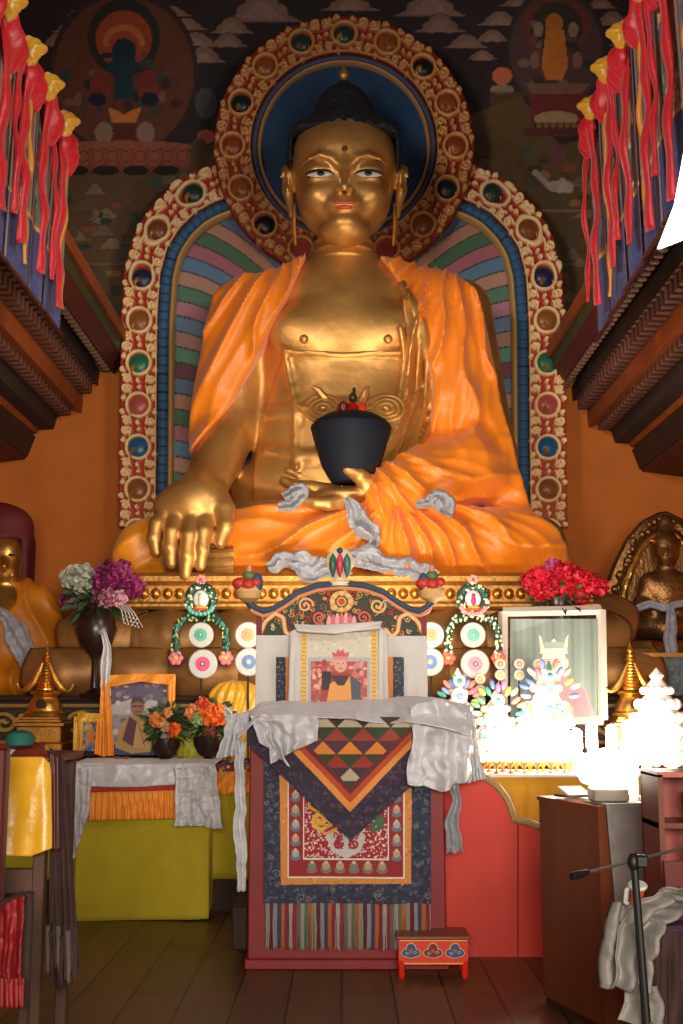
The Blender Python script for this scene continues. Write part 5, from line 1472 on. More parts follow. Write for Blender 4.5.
for s, x0 in ((-1, 248), (1, 431)):
    t = thing('disc_stand', 'pair of white discs with orange and blue centres peeping out ' + ('left' if s < 0 else 'right') + ' of the throne backrest', 'offering', (at(x0, 757, 8.9)[0], 8.9, ZD + .022), group=None)
    MB().tube([(at(x0, 757, 8.9)[0], 8.92, ZD + .025), at(x0, 690, 8.92), at(x0, 635, 8.92)], .008, 6).box((at(x0, 757, 8.9)[0], 8.92, ZD + .035), (.12, .1, .02)).build('stand', M['dark_wood'], t)
    flower_disc(t, x0, 635, 13, 8.9, '#e0986c', '#a86c3c'); flower_disc(t, x0 - s * 1, 662, 14, 8.9, '#5c7cb0', '#d8b088')

# ================================================================ flowers
def blossom_cluster(parent, c, R, n, cols, mat_rough=.6, seed=0, name='blossom', flat=.8, parts=8, pr=.028):
    """ruffled blossoms gathered round a centre; every part is one blossom head"""
    rg = random.Random(seed)
    for i in range(parts):
        a = rg.uniform(0, 2 * PI); e = rg.uniform(-.25, 1.2); rr = R * rg.uniform(.45, .95)
        bc = (c[0] + rr * math.cos(a) * math.cos(e), c[1] + rr * math.sin(a) * math.cos(e) * .7 - .03, c[2] + rr * math.sin(e) * flat)
        col = rg.choice(cols); mb = MB()
        for _ in range(n):
            d = Vector((rg.gauss(0, 1), rg.gauss(0, 1), rg.gauss(0, 1))).normalized() * pr * rg.uniform(1.2, 2.4)
            q = (bc[0] + d.x, bc[1] + d.y, bc[2] + d.z)
            u = Vector((rg.gauss(0, 1), rg.gauss(0, 1), rg.gauss(0, 1))).normalized(); v = u.orthogonal().normalized(); w_ = u.cross(v); s = pr * rg.uniform(.6, 1.1)
            pts = []
            for k in range(6):
                t = 2 * PI * k / 6; pts.append((q[0] + s * (v.x * math.cos(t) + w_.x * math.sin(t)) + u.x * .3 * s * math.sin(2 * t), q[1] + s * (v.y * math.cos(t) + w_.y * math.sin(t)) + u.y * .3 * s * math.sin(2 * t), q[2] + s * (v.z * math.cos(t) + w_.z * math.sin(t)) + u.z * .3 * s * math.sin(2 * t)))
            n0 = [(q[0] - u.x * s * .3, q[1] - u.y * s * .3, q[2] - u.z * s * .3)] + pts
            mb.add(n0, [(0, k + 1, (k + 1) % 6 + 1) for k in range(6)])
        mb.build(name, material('petal_' + col.strip('#'), col, mat_rough, var=.2, vscale=30), parent, smooth=False)
def leaves(parent, c, R, n, seed=0, L=.09, name='foliage', mat=None, up=.3):
    rg = random.Random(seed); mb = MB()
    for _ in range(n):
        d = Vector((rg.gauss(0, 1), rg.gauss(0, 1) * .7, rg.gauss(0, 1) * .7 + up)).normalized()
        b = Vector(c) + d * R * rg.uniform(.1, .7); tip = b + d * L * rg.uniform(.7, 1.3) + Vector((0, 0, -.02)); side = d.cross(Vector((rg.gauss(0, 1), rg.gauss(0, 1), rg.gauss(0, 1)))).normalized() * L * .22
        m_ = (b + tip) / 2 + Vector((0, 0, .012))
        mb.add([tuple(b), tuple(m_ + side), tuple(tip), tuple(m_ - side)], [(0, 1, 2), (0, 2, 3)])
    mb.build(name, mat or M['leaf'], parent, smooth=False)
# left bouquet on a tall dark vase stand
Yv = 9.15
v1 = thing('flower_bouquet', 'white and magenta artificial flower bouquet in a dark vase left of the pedestal', 'flowers', tuple(at(97, 697, Yv)))
cb_ = at(97, 600, Yv); k9 = Yv / F
MB().lathe([(.10, zpx(697, Yv)), (.11, zpx(694, Yv)), (.03, zpx(688, Yv)), (.025, zpx(660, Yv)), (.05, zpx(655, Yv)), (.12, zpx(645, Yv)), (.16, zpx(630, Yv)), (.13, zpx(616, Yv)), (.09, zpx(608, Yv)), (.11, zpx(604, Yv))], (cb_[0], Yv, 0), 22).build('vase', M['dark_vase'], v1)
leaves(v1, at(98, 602, Yv), .28, 170, 3, .10)
blossom_cluster(v1, at(80, 582, Yv), .13, 90, ['#b9b8a4', '#c9c6b4', '#a3a898'], seed=4, parts=8, pr=.034)
blossom_cluster(v1, at(117, 583, Yv), .15, 90, ['#7c1c50', '#8f2460', '#6a1844'], seed=5, parts=10, pr=.034)
blossom_cluster(v1, at(108, 600, Yv - .06), .16, 50, ['#b06a80', '#9c5a70', '#c08c98'], seed=6, parts=6, flat=.3, pr=.026)
blossom_cluster(v1, at(68, 604, Yv), .04, 40, ['#6a1c48'], seed=8, parts=2, pr=.028)
for i in range(5):
    mb = MB(); q = at(115 + i * 3.4, 602 + i * 1, Yv - .15)
    mb.tube([q, q + np.array([.05, 0, -.06]), q + np.array([.07 + .01 * i, 0, -.16])], .003, 4); 
    for k in range(4): mb.ball(q + np.array([.055 + .008 * k, -.01, -.07 - .03 * k]), .007, 6, 4)
    mb.build('drooping_spray', M['white_cloth'], v1)
sk1 = thing('ceremonial_scarf', 'narrow white scarf hanging down from the left flower vase', 'scarf', tuple(at(103, 695, Yv - .2)))
scarf('scarf_length', [at(99, 632, Yv - .22), at(104, 634, Yv - .26), at(107, 648, Yv - .26), at(105, 670, Yv - .26), at(106, 696, Yv - .26)], [.03, .05, .07, .06, .07], M['kata'], sk1, seed=8, amp=.012, crinkle=.01)
# right bouquet
v2 = thing('flower_bouquet', 'bright red artificial bouquet in a dark vase above the white framed portrait', 'flowers', tuple(at(560, 697, 9.3)))
MB().lathe([(.09, ZD + .022), (.10, ZD + .04), (.04, ZD + .10), (.04, zpx(650, 9.2)), (.10, zpx(640, 9.2)), (.12, zpx(620, 9.2)), (.10, zpx(606, 9.2)), (.12, zpx(598, 9.2))], (at(560, 604, 9.2)[0], 9.17, 0), 22).build('vase', M['dark_vase'], v2)
leaves(v2, at(560, 600, 9.15), .25, 120, 13, .09)
for i, (x, y) in enumerate(((536, 582), (552, 576), (570, 577), (588, 584), (560, 590), (545, 592), (577, 593))):
    blossom_cluster(v2, at(x, y, 9.15), .085, 110, ['#c81428', '#d81c34', '#b81028'], seed=30 + i, parts=4, flat=.6, pr=.032)
blossom_cluster(v2, at(556, 574, 9.15), .08, 60, ['#a83c70'], seed=50, parts=2, pr=.026)

# two flower bowls on the altar in front of the left stand
def flower_bowl(px, py_rim, py_base, r, Y, label, cols, seed, size):
    c = at(px, py_rim, Y); b = at(px, py_base, Y); h = c[2] - (ZD + .02)
    t = thing('flower_bowl', label, 'flowers', (c[0], Y, ZD + .022))
    z0 = ZD + .022
    MB().lathe([(r * .45, z0), (r * .5, z0 + .02), (r * .35, z0 + .04), (r * .7, z0 + h * .35), (r * .97, z0 + h * .7), (r, z0 + h), (r * .92, z0 + h), (r * .7, z0 + h * .6), (.01, z0 + h * .5)], (c[0], Y, 0), 26).build('bowl', M['dark_vase'], t)
    leaves(t, (c[0], Y, c[2] + .08), size, 170, seed, .085, up=.6)
    for i, (dx, dy, rr, cc) in enumerate(cols):
        q = at(px + dx, py_rim - dy, Y - .08)
        blossom_cluster(t, q, rr * .55, 70, [cc], seed=seed + i, parts=2, pr=rr * .42)
    return t
flower_bowl(166, 739, 756, .105, 8.72, 'small dark bowl of sparse orange flowers in front of the orange draped portrait', [(-8, 18, .05, '#d8823c'), (10, 8, .045, '#e8641c'), (-2, 12, .035, '#c8a070'), (4, 26, .03, '#d8945c')], 60, .2)
flower_bowl(210, 737, 756, .12, 8.72, 'larger dark bowl of orange, cream and white flowers near the throne', [(3, 22, .075, '#ea6c28'), (-14, 24, .06, '#e08a58'), (-10, 18, .05, '#8fae68'), (16, 22, .05, '#b8bab4'), (-8, 34, .04, '#c84828'), (0, 6, .04, '#8c4438')], 70, .24)
yb_ = thing('cloth_bundle', 'lime yellow wrapped bundle between the two dark flower bowls', 'bundle', tuple(at(188, 757, 8.95)))
fb = Field((yb_.location.x - .2, 8.8, ZD), (yb_.location.x + .2, 9.12, ZD + .42), .012)
c = (yb_.location.x, 8.97, ZD + .13)
dd = smin(fb.ell(c, (.13, .10, .13)), fb.cap((c[0], c[1], c[2] + .1), (c[0] + .01, c[1], c[2] + .2), .04, .075), .05)
a_ = np.arctan2(fb.x - np.float32(c[0]), fb.y - np.float32(c[1]))
net('wrapped_cloth', fb, dd - .012 * np.abs(np.sin(a_ * 7 + fb.z * 9)).astype(np.float32), material('lime_satin', '#a8a420', .5, var=.1), yb_)
gb = thing('cloth_bundle', 'golden satin wrapped bundle leaning above the larger flower bowl', 'bundle', tuple(at(232, 757, 9.05)))
q = at(232, 757, 9.05)
fb = Field((q[0] - .35, 8.85, ZD), (q[0] + .35, 9.3, ZD + .72), .014)
c = (q[0], 9.07, ZD + .2)
dd = smin(fb.ell((q[0], 9.07, ZD + .27), (.21, .14, .26)), fb.ell((q[0] + .02, 9.05, ZD + .50), (.16, .1, .09)), .06)
a_ = np.arctan2(fb.x - np.float32(q[0]), fb.y - np.float32(9.07))
net('wrapped_cloth', fb, dd - .02 * np.abs(np.sin(a_ * 6 + fb.z * 11)).astype(np.float32), M['yellow_satin'], gb)

# little butter lamps and cups along the left altar edge
for i, (x, y) in enumerate(((118, 755), (126, 756), (181, 756), (214, 757), (228, 756), (236, 757))):
    q = at(x, y, 8.70)
    o = MB().lathe([(.018, 0), (.02, .005), (.008, .014), (.012, .022), (.026, .045), (.024, .045), (.005, .03)], (q[0], 8.70, ZD + .022), 14).build('offering_cup', M['brass'])
    tag(o, 'tiny brass offering cup on the dark patterned runner of the left altar', 'cup', 'tiny cups on the left altar edge')

# ================================================================ portraits
def lama_portrait(cv, x0, y0, x1, y1, kind):
    W, Hh_ = x1 - x0, y1 - y0
    P = lambda u, v: (x0 + u * W, y0 + v * Hh_)
    if kind == 'crown':
        cv.rect(x0, y0, x1, y1, '#7c8880')
        for i in range(9):
            u = i / 9.0 + .03; cv.poly([P(u, 0), P(u + .035, 0), P(u + .05, 1), P(u + .01, 1)], '#879388' if i % 2 else '#6e7a72')
        cv.poly([P(.20, 1), P(.28, .70), P(.42, .60), P(.66, .60), P(.86, .72), P(.98, 1)], '#d8888c')
        cv.poly([P(.36, 1), P(.42, .66), P(.56, .72), P(.52, 1)], '#e4b4a4'); cv.poly([P(.66, .62), P(.86, .75), P(.92, 1), P(.74, 1)], '#cf7c84')
        cv.rect(*P(.42, .50), *P(.58, .64), '#e0c0b0'); cv.ell(*P(.50, .46), .145 * W, .17 * Hh_, '#e8cabc')
        for s in (-1, 1):
            cv.ell(*P(.50 + s * .15, .46), .02 * W, .05 * Hh_, '#dcb4a4'); cv.ell(*P(.50 + s * .06, .445), .028 * W, .008 * Hh_, '#8c6c64'); cv.line([P(.50 + s * .03, .42), P(.50 + s * .10, .42)], .8, '#a88c80')
            cv.poly([P(.5 + s * .15, .36), P(.5 + s * .17, .16), P(.5 + s * .14, .20), P(.5 + s * .10, .33)], '#e8dfb8')
        cv.line([P(.495, .45), P(.49, .50), P(.51, .50)], .8, '#c89c8c'); cv.line([P(.46, .55), P(.54, .55)], 1.2, '#c48078')
        cv.poly([P(.34, .36), P(.66, .36), P(.64, .31), P(.36, .31)], '#e8dfc4'); cv.poly([P(.5, .20), P(.535, .25), P(.5, .30), P(.465, .25)], '#f0e8c8')
        cv.poly([P(.38, .31), P(.62, .31), P(.60, .24), P(.40, .24)], '#9aa49a')
    else:
        cv.rect(x0, y0, x1, y1, '#8d8a92')
        cv.poly([P(0, .0), P(1, 0), P(1, .3), P(.5, .22), P(0, .34)], '#5c5468'); cv.poly([P(0, .34), P(.5, .22), P(1, .3), P(1, .42), P(0, .48)], '#aaa4a4')
        cv.speck(60, ['#6c6474', '#a09ca4', '#8c7c74', '#c0bab4'], (1, 3.5), (x0, y0, x1, y1), 3)
        cv.rect(*P(0, .86), *P(1, 1), '#3c4468')
        cv.poly([P(.12, .9), P(.2, .6), P(.36, .48), P(.66, .48), P(.86, .66), P(.96, .94), P(.4, .98)], '#b08a54'); cv.poly([P(.36, .48), P(.5, .56), P(.44, .9), P(.24, .8)], '#5c3440')
        cv.poly([P(.5, .5), P(.66, .5), P(.8, .9), P(.42, .9)], '#c0985c'); cv.line([P(.5, .54), P(.62, .88)], 1.2, '#8c6c40'); cv.line([P(.62, .54), P(.76, .86)], 1.2, '#8c6c40')
        cv.ell(*P(.5, .35), .12 * W, .13 * Hh_, '#8c6254'); cv.poly([P(.38, .32), P(.42, .22), P(.58, .22), P(.62, .32), P(.5, .28)], '#4c3838')
        cv.line([P(.42, .345), P(.48, .345)], 1.6, '#3c2c2c'); cv.line([P(.52, .345), P(.58, .345)], 1.6, '#3c2c2c'); cv.line([P(.46, .42), P(.54, .42)], 1.0, '#6c3c38')
# right framed portrait
Yp = 8.90
pr = thing('framed_portrait', 'white framed portrait of a crowned lama in pink robes, right of the throne', 'portrait', tuple(at(555, 757, Yp)))
cv = Canvas(510, 619, 595, 716, 2.4, '#7c8880'); lama_portrait(cv, 510, 619, 595, 716, 'crown')
zb_ = zpx(724, Yp)
panel('portrait_print', cv, lambda u, v: (lambda q: (q[0], q[1] - .01, q[2]))(flat_pos(510, 619, 597, 717, Yp, Yp + .12)(u, v)), M['photo'], pr)
fm_ = MB()
A, B, C_, D = at(503, 723, Yp), at(603, 720, Yp), at(601, 610, Yp + .13), at(503, 612, Yp + .13)
for a, b in ((A, B), (B, C_), (C_, D), (D, A)):
    d = (b - a); L = np.linalg.norm(d); 
    fm_.tube([a, b], .036, 4, caps=True)
fm_.build('frame', material('frame_white', '#cfc4b8', .45, var=.04), pr, smooth=False)
MB().box((at(553, 740, Yp)[0], Yp + .06, (zpx(724, Yp) + ZD + .02) / 2), (.62, .16, zpx(724, Yp) - ZD - .02), bevel=.01).build('support_block', M['dark_wood'], pr)
# left portrait draped in orange
pl_ = thing('framed_portrait', 'portrait of an elderly monk draped in an orange scarf, left of the altar', 'portrait', tuple(at(137, 757, 8.86)))
cv = Canvas(108, 681, 167, 754, 2.4, '#8d8a92'); lama_portrait(cv, 108, 681, 167, 754, 'field')
panel('portrait_print', cv, flat_pos(108, 681, 167, 755, 8.84, 8.93), M['photo'], pl_)
MB().prism(xz([(104, 678), (172, 676), (172, 756), (104, 756)], 8.93), 8.95, 8.97).build('backing_board', M['dark_wood'], pl_, smooth=False)
cloth('orange_scarf_top', [at(100, 675, 8.90), at(138, 674, 8.90), at(176, 674, 8.90)], [at(108, 687, 8.87), at(140, 682, 8.87), at(170, 685, 8.87)], M['orange_cloth'], pl_, n=60, m=14, amp=.006, freq=12, seed=3, crumple=.006)
cloth('orange_scarf_side', [at(101, 676, 8.89), at(109, 682, 8.88)], [at(99, 756, 8.80), at(114, 756, 8.80)], M['orange_cloth'], pl_, n=20, m=50, amp=.015, freq=12, seed=4, crumple=.008)
cloth('orange_scarf_side', [at(168, 680, 8.88), at(176, 675, 8.89)], [at(167, 752, 8.82), at(174, 750, 8.82)], M['orange_cloth'], pl_, n=20, m=50, amp=.012, freq=12, seed=6, crumple=.008)
ps2 = thing('framed_portrait', 'small picture wrapped in a golden yellow scarf beside the left stupa', 'picture', tuple(at(88, 757, 8.8)))
cv = Canvas(82, 722, 98, 750, 3, '#5c7c8c'); cv.speck(60, ['#3c5c84', '#88a0a0', '#b06c3c', '#c8a04c', '#7c3c2c'], (.8, 2.6), seed=8); cv.ell(90, 736, 4, 7, '#c07038'); cv.ell(90, 728, 2.4, 3, '#b88c60')
panel('picture', cv, flat_pos(82, 720, 98, 751, 8.78, 8.82), M['photo'], ps2)
MB().prism(xz([(79, 717), (101, 717), (101, 756), (79, 756)], 8.84), 8.84, 8.86).build('backing_board', M['dark_wood'], ps2, smooth=False)
cloth('yellow_scarf', [at(78, 712, 8.8), at(102, 714, 8.8)], [at(76, 722, 8.78), at(104, 722, 8.78)], M['yellow_satin'], ps2, n=30, m=14, amp=.008, freq=10, crumple=.006)
cloth('yellow_scarf', [at(74, 716, 8.79), at(83, 718, 8.78)], [at(73, 757, 8.74), at(82, 757, 8.74)], M['yellow_satin'], ps2, n=20, m=40, amp=.015, freq=10, seed=4)
cloth('yellow_scarf', [at(97, 718, 8.78), at(104, 716, 8.79)], [at(95, 754, 8.74), at(105, 757, 8.74)], M['orange_cloth'], ps2, n=26, m=40, amp=.015, freq=12, seed=9)

# ================================================================ grey silk scarves lying on the statue's lap
lap = [([(282, 495), (292, 488), (300, 491), (290, 503), (278, 506)], [.06, .12, .08], 9.52, 'small grey silk scarf tucked beside the golden fingertips in the lap'),
       ([(344, 500), (355, 512), (364, 524), (370, 540), (368, 556), (372, 566)], [.06, .12, .16, .12, .14], 9.42, 'grey silk scarf trailing down the middle of the orange lap'),
       ([(268, 568), (284, 562), (300, 560), (316, 570), (334, 574), (348, 566)], [.08, .16, .2, .16, .12], 9.40, 'crumpled grey silk scarf on the pedestal edge above the throne, left of its top ornament'),
       ([(350, 560), (366, 556), (384, 562), (404, 566), (424, 572), (430, 580)], [.14, .2, .16, .14, .18], 9.40, 'crumpled grey silk scarf on the pedestal edge right of the throne top ornament'),
       ([(418, 500), (428, 504), (438, 498), (446, 504), (440, 512)], [.08, .14, .12, .16], 9.44, 'small grey silk scarf knotted on the orange cloth right of the bowl')]
for pts, w_, Y_, lb in lap:
    t = thing('ceremonial_scarf', lb, 'scarf', tuple(at(pts[0][0], pts[0][1], Y_)))
    scarf('silk_length', [at(x, y, Y_) for x, y in pts], w_, M['kata_grey'], t, n=90, m=22, seed=int(pts[0][0]), amp=.025, crinkle=.045)

# ================================================================ seated side statues
def side_statue_left():
    Y = 9.95
    t = thing('monk_statue', 'gilded monk statue in red hat and orange robes at the left edge of the altar', 'statue', tuple(at(2, 697, Y)))
    q = lambda x, y, dy=0: at(x, y, Y + dy)
    c = q(2, 640)
    f = Field((c[0] - .75, Y - .55, 1.44), (c[0] + .75, Y + .5, 3.1), .016)
    d = f.ell(q(4, 558, -.02), (.165, .17, .23)); d = smin(d, f.ell(q(4, 572, -.12), (.10, .08, .08)), .05)
    d = smin(d, f.cap(q(4, 560, -.19), q(4, 566, -.22), .02, .03), .03)
    for s in (-1, 1): d = smin(d, f.ell(q(4 + s * 20, 562), (.03, .05, .09)), .02)
    d = smin(d, f.cap(q(4, 580), q(4, 600), .10, .14), .05)
    d = smin(d, f.ell(q(4, 640), (.42, .28, .5)), .1); d = smin(d, f.ell(q(4, 680), (.6, .38, .2)), .1)
    net('body', f, np.maximum(d, 1.482 - f.z), M['brass'], t)
    for s in (-1, 1): MB().ball(q(4 + s * 7.5, 555, -.165), (.03, .012, .012), 10, 6).build('eye', M['iris'], t)
    a_ = np.arctan2(f.x - np.float32(c[0]), -(f.z - np.float32(3.0))).astype(np.float32)
    r = smin(f.ell(q(4, 640), (.44, .29, .5)), f.ell(q(4, 682), (.62, .40, .19)), .12)
    r = smin(r, f.cap(q(-20, 610), q(28, 610), .20, .20), .1); r = smin(r, f.cap(q(30, 612), q(44, 660, -.1), .18, .17), .1); r = smin(r, f.cap(q(-26, 612), q(-38, 660, -.1), .18, .17), .1)
    r = r - .03 * ridges(a_ * 18 + .6 * np.sin(f.z * 9), 1.3).astype(np.float32)
    v = smax(r, -f.ell(q(4, 596, -.25), (.09, .2, .12)), .03)
    net('robe', f, np.maximum(v, 1.482 - f.z), M['orange_cloth'] if False else material('side_robe_orange', '#c8760f', .5, var=.12, bump=.2, bscale=14), t)
    hm = Field((c[0] - .6, Y - .4, 2.3), (c[0] + .6, Y + .45, 3.25), .014)
    h = hm.cap(q(2, 542, .03), q(-2, 522, .05), .215, .16); h = smin(h, hm.ell(q(4, 528, .05), (.25, .2, .2)), .05)
    h = smin(h, hm.boxf(q(26, 562, .08), (.05, .14, .20), .03), .08); h = smin(h, hm.boxf(q(-20, 562, .08), (.05, .14, .20), .03), .08)
    h = np.maximum(h, -np.maximum(np.maximum(np.abs(hm.x - q(4, 560)[0]) - .155, hm.y - (Y + .02)), hm.z - q(4, 541)[2]))
    net('hat', hm, h, material('hat_red', '#5c0f10', .7, var=.15), t)
    s1 = thing('ceremonial_scarf', 'pale grey silk scarf hanging across the orange robed monk statue at the far left', 'scarf', tuple(q(20, 660, -.45)))
    scarf('silk_length', [q(-4, 608, -.42), q(10, 622, -.46), q(20, 642, -.5), q(27, 658, -.52), q(30, 672, -.5)], [.05, .1, .2, .17, .12], M['kata_grey'], s1, seed=6, amp=.015, crinkle=.015)
    MB().box((q(0, 690)[0], Y, 1.481), (1.4, .9, .01)).build('cushion', M['robe_brown'], t)
side_statue_left()
def side_statue_right():
    Y = 10.0
    t = thing('bronze_deity_statue', 'dark bronze seated deity with beaded oval halo at the right edge of the altar', 'statue', tuple(at(662, 697, Y)))
    q = lambda x, y, dy=0: at(x, y, Y + dy)
    c = q(664, 600)
    f = Field((c[0] - .7, Y - .5, 1.46), (c[0] + .7, Y + .3, 3.05), .0145)
    d = f.ell(q(666, 549, -.02), (.115, .12, .16)); d = smin(d, f.ell(q(666, 556, -.09), (.07, .06, .06)), .03)
    d = smin(d, f.cap(q(666, 549, -.13), q(666, 553, -.15), .012, .02), .015)
    d = smin(d, f.cap(q(666, 562), q(666, 574), .065, .075), .04)
    d = smin(d, f.cap(q(652, 584), q(680, 584), .10, .10), .06); d = smin(d, f.ell(q(666, 594), (.19, .13, .17)), .06); d = smin(d, f.ell(q(666, 614), (.14, .11, .12)), .05)
    d = smin(d, f.cap(q(650, 584), q(641, 604, -.03), .075, .06), .04); d = smin(d, f.cap(q(641, 604, -.03), q(655, 612, -.18), .06, .045), .03)
    d = smin(d, f.cap(q(682, 584), q(691, 604, -.03), .075, .06), .04); d = smin(d, f.cap(q(691, 604, -.03), q(677, 612, -.18), .06, .045), .03)
    d = smin(d, f.cap(q(636, 626, -.05), q(666, 630, -.2), .10, .09), .05); d = smin(d, f.cap(q(696, 626, -.05), q(666, 630, -.2), .10, .09), .05)
    d = smin(d, f.ell(q(666, 626), (.3, .22, .12)), .06)
    for x, y in ((650, 540), (658, 532), (666, 528), (674, 532), (682, 540)): d = smin(d, f.cap(q(x * .4 + 666 * .6, 543), q(x, y, -.05), .035, .015), .02)
    d = smin(d, f.ell(q(666, 530, .03), (.07, .07, .13)), .03)
    net('body', f, d, M['bronze'], t)
    for s in (-1, 1): MB().ball(q(666 + s * 5, 548, -.135), (.02, .008, .007), 8, 6).build('eye', M['black'], t)
    # lotus seat
    seat = MB().lathe([(.40, 1.482), (.42, 1.55), (.38, 1.62), (.42, 1.68), (.46, 1.76), (.42, 1.84), (.40, 1.87), (.05, 1.88)], (c[0], Y - .02, 0), 36, sy=.75).build('lotus_seat', M['bronze'], t)
    for i in range(16):
        a = PI + PI * i / 15
        MB().ball((c[0] + .44 * math.cos(a), Y - .02 + .33 * math.sin(a), 1.75), (.055, .04, .09), 10, 8).ball((c[0] + .42 * math.cos(a), Y - .02 + .32 * math.sin(a), 1.56), (.055, .04, .07), 10, 8).build('seat_petal', M['bronze'], t)
    # halo
    P_ = [(618, 632), (611, 610), (613, 588), (622, 565), (632, 545), (646, 528), (664, 519), (682, 528), (698, 545), (708, 565), (716, 588), (718, 610), (712, 632)]
    path = poly_interp([q(x, y, .22) for x, y in P_], np.linspace(0, 1, 60))
    hm = MB().tube(path, .075, 8); hm.build('halo_ring', M['bronze'], t)
    inn = [q(x + (665 - x) * .22, y + (600 - y) * .10 + 2, .24) for x, y in P_]; MB().tube(poly_interp(inn, np.linspace(0, 1, 50)), .03, 8).build('halo_inner_ring', M['brass'], t)
    hb = MB(); pl = [(a[0], a[2]) for a in poly_interp([q(x, y, .22) for x, y in P_], np.linspace(0, 1, 40))]
    hb.prism(pl, Y + .24, Y + .27); hb.build('halo_back', M['bronze'], t, smooth=False)
    rg = random.Random(4)
    for i in range(44):
        a = path[int(i * 59 / 43)]
        MB().ball((a[0] + rg.uniform(-.03, .03), a[1] - .08, a[2] + rg.uniform(-.02, .02)), rg.uniform(.025, .045), 8, 6).build('halo_bead', M['bronze'], t)
    s2 = thing('ceremonial_scarf', 'pale blue grey scarf looped over the arms of the bronze statue', 'scarf', tuple(q(650, 612, -.3)))
    scarf('silk_length', [q(630, 626, -.24), q(636, 610, -.2), q(650, 604, -.26), q(666, 607, -.3), q(684, 604, -.26)], [.07, .06, .06, .05], M['kata_grey'], s2, seed=2, amp=.01, crinkle=.008)
    scarf('silk_end', [q(671, 606, -.3), q(672, 625, -.42), q(670, 640, -.46), q(672, 656, -.46)], [.06, .09, .10, .10], M['kata_grey'], s2, seed=3, amp=.01, crinkle=.008)
side_statue_right()
# glass fronted box of blue water pattern below the bronze statue
gx = thing('display_box', 'blue grey panelled box with a gilt edge below the bronze statue', 'box', tuple(at(668, 697, 9.4)))
cv = Canvas(0, 0, 100, 40, 2, '#4c5c64'); cv.speck(500, ['#3c4c58', '#5c6c74', '#6c6c60'], (.8, 2.4), seed=3)
x0_, x1_ = xpx(642, 680, 9.4), xpx(740, 680, 9.4)
panel('panelled_front', cv, lambda u, v: (x0_ + (x1_ - x0_) * u, 9.39, zpx(656, 9.4) + (1.482 - zpx(656, 9.4)) * v), M['art'], gx)
MB().box(((x0_ + x1_) / 2, 9.45, (zpx(656, 9.4) + 1.482) / 2), (x1_ - x0_, .1, zpx(656, 9.4) - 1.482)).build('box_body', M['dark_wood'], gx, smooth=False)
MB().box((xpx(656, 680, 9.38), 9.38, (zpx(656, 9.4) + 1.482) / 2), (.03, .02, zpx(656, 9.4) - 1.482)).box(((x0_ + x1_) / 2, 9.40, zpx(655, 9.4)), (x1_ - x0_ + .03, .12, .03)).build('gilt_edge', M['brass'], gx, smooth=False)
# ================================================================ butter sculptures on the right
def torma(px, Y, ytop, ybase, w, label, seed, colored=True, tiers=5, z0=None):
    rg = random.Random(seed); k = Y / F
    zb2 = z0 if z0 is not None else ZD + .022; zt_ = zpx(ytop, Y); Hh2 = zt_ - zb2; cx = at(px, ybase, Y)[0]
    t = thing('butter_sculpture', label, 'offering', (cx, Y, zb2))
    prof = []
    for i in range(tiers):
        f0 = i / tiers; f1 = (i + 1) / tiers
        r0 = w * k * .5 * (1 - .78 * f0); r1 = w * k * .5 * (1 - .78 * f1)
        prof += [(r0 * .82, zb2 + Hh2 * f0 * .86), (r0, zb2 + Hh2 * (f0 + .3 / tiers) * .86), (r1 * 1.05, zb2 + Hh2 * (f0 + .85 / tiers) * .86)]
    prof += [(w * k * .07, zb2 + Hh2 * .88), (w * k * .10, zb2 + Hh2 * .92), (w * k * .05, zb2 + Hh2 * .96), (.004, zb2 + Hh2)]
    MB().lathe(prof, (cx, Y, 0), 28, sy=.7).build('white_cone', M['white_paint'], t)
    cols = ['#3c8a78', '#d87860', '#e0b04c', '#4c6ca8', '#cc6c8c', '#e8a088', '#5c9c6c', '#7c8cc0', '#e8d8c0']
    # scalloped tier edges
    for i in range(tiers):
        f0 = i / tiers; r0 = w * k * .5 * (1 - .78 * f0) * 1.03; z = zb2 + Hh2 * (f0 + .3 / tiers) * .86
        mb = MB(); n = max(7, int(13 * (1 - .6 * f0)))
        for j in range(n):
            a = PI + PI * j / (n - 1); rr = PI * r0 / n * .62
            mb.ball((cx + r0 * math.cos(a), Y + r0 * .7 * math.sin(a), z), (rr, rr * .5, rr * 1.1), 8, 6)
        mb.build('scalloped_tier', M['white_paint'], t)
    if colored:
        # fan of coloured leaves and round plates
        for i in range(13):
            a = PI * (0.06 + .88 * i / 12); rr = w * k * (.40 + .06 * (i % 2)); zc = zb2 + Hh2 * .60
            q = (cx + rr * math.cos(a) * .9, Y - w * k * .32, zc + rr * math.sin(a) * 1.25)
            c = rg.choice(cols)
            mb = MB(); mb.ball((0, 0, 0), (.020, .010, .038), 6, 6)
            ca_, sa_ = math.cos(a - PI / 2), math.sin(a - PI / 2); v = [(q[0] + x * ca_ - z * sa_, q[1] + y, q[2] + x * sa_ + z * ca_) for x, y, z in mb.v]
            link_mesh('leaf_ornament', v, mb.f, cmat(c, .5), t, True)
        for dx, dz, r_, c in ((0, .70, 8, '#8c9cc8'), (0, .86, 6, '#3c8a78')):
            q = (cx, Y - w * k * .36, zb2 + Hh2 * dz)
            MB().ball(q, (r_ * k, .02, r_ * k), 14, 8).build('round_face', M['white_paint'], t)
            MB().ball((q[0], q[1] - .016, q[2]), (r_ * k * .5, .012, r_ * k * .45), 10, 6).build('face_centre', cmat(c, .5), t)
        for _ in range(16):
            z = rg.uniform(.12, .6); r0 = w * k * .5 * (1 - .7 * z); a = rg.uniform(PI * 1.05, PI * 1.95); q = (cx + r0 * math.cos(a), Y + r0 * .72 * math.sin(a) - .02, zb2 + Hh2 * z)
            mb = MB(); five_petal(mb, q, .030, rg.choice(cols), '#f0e0b0', 5); mb.build('flower_ornament', M['art'], t, cols=True)
    return t
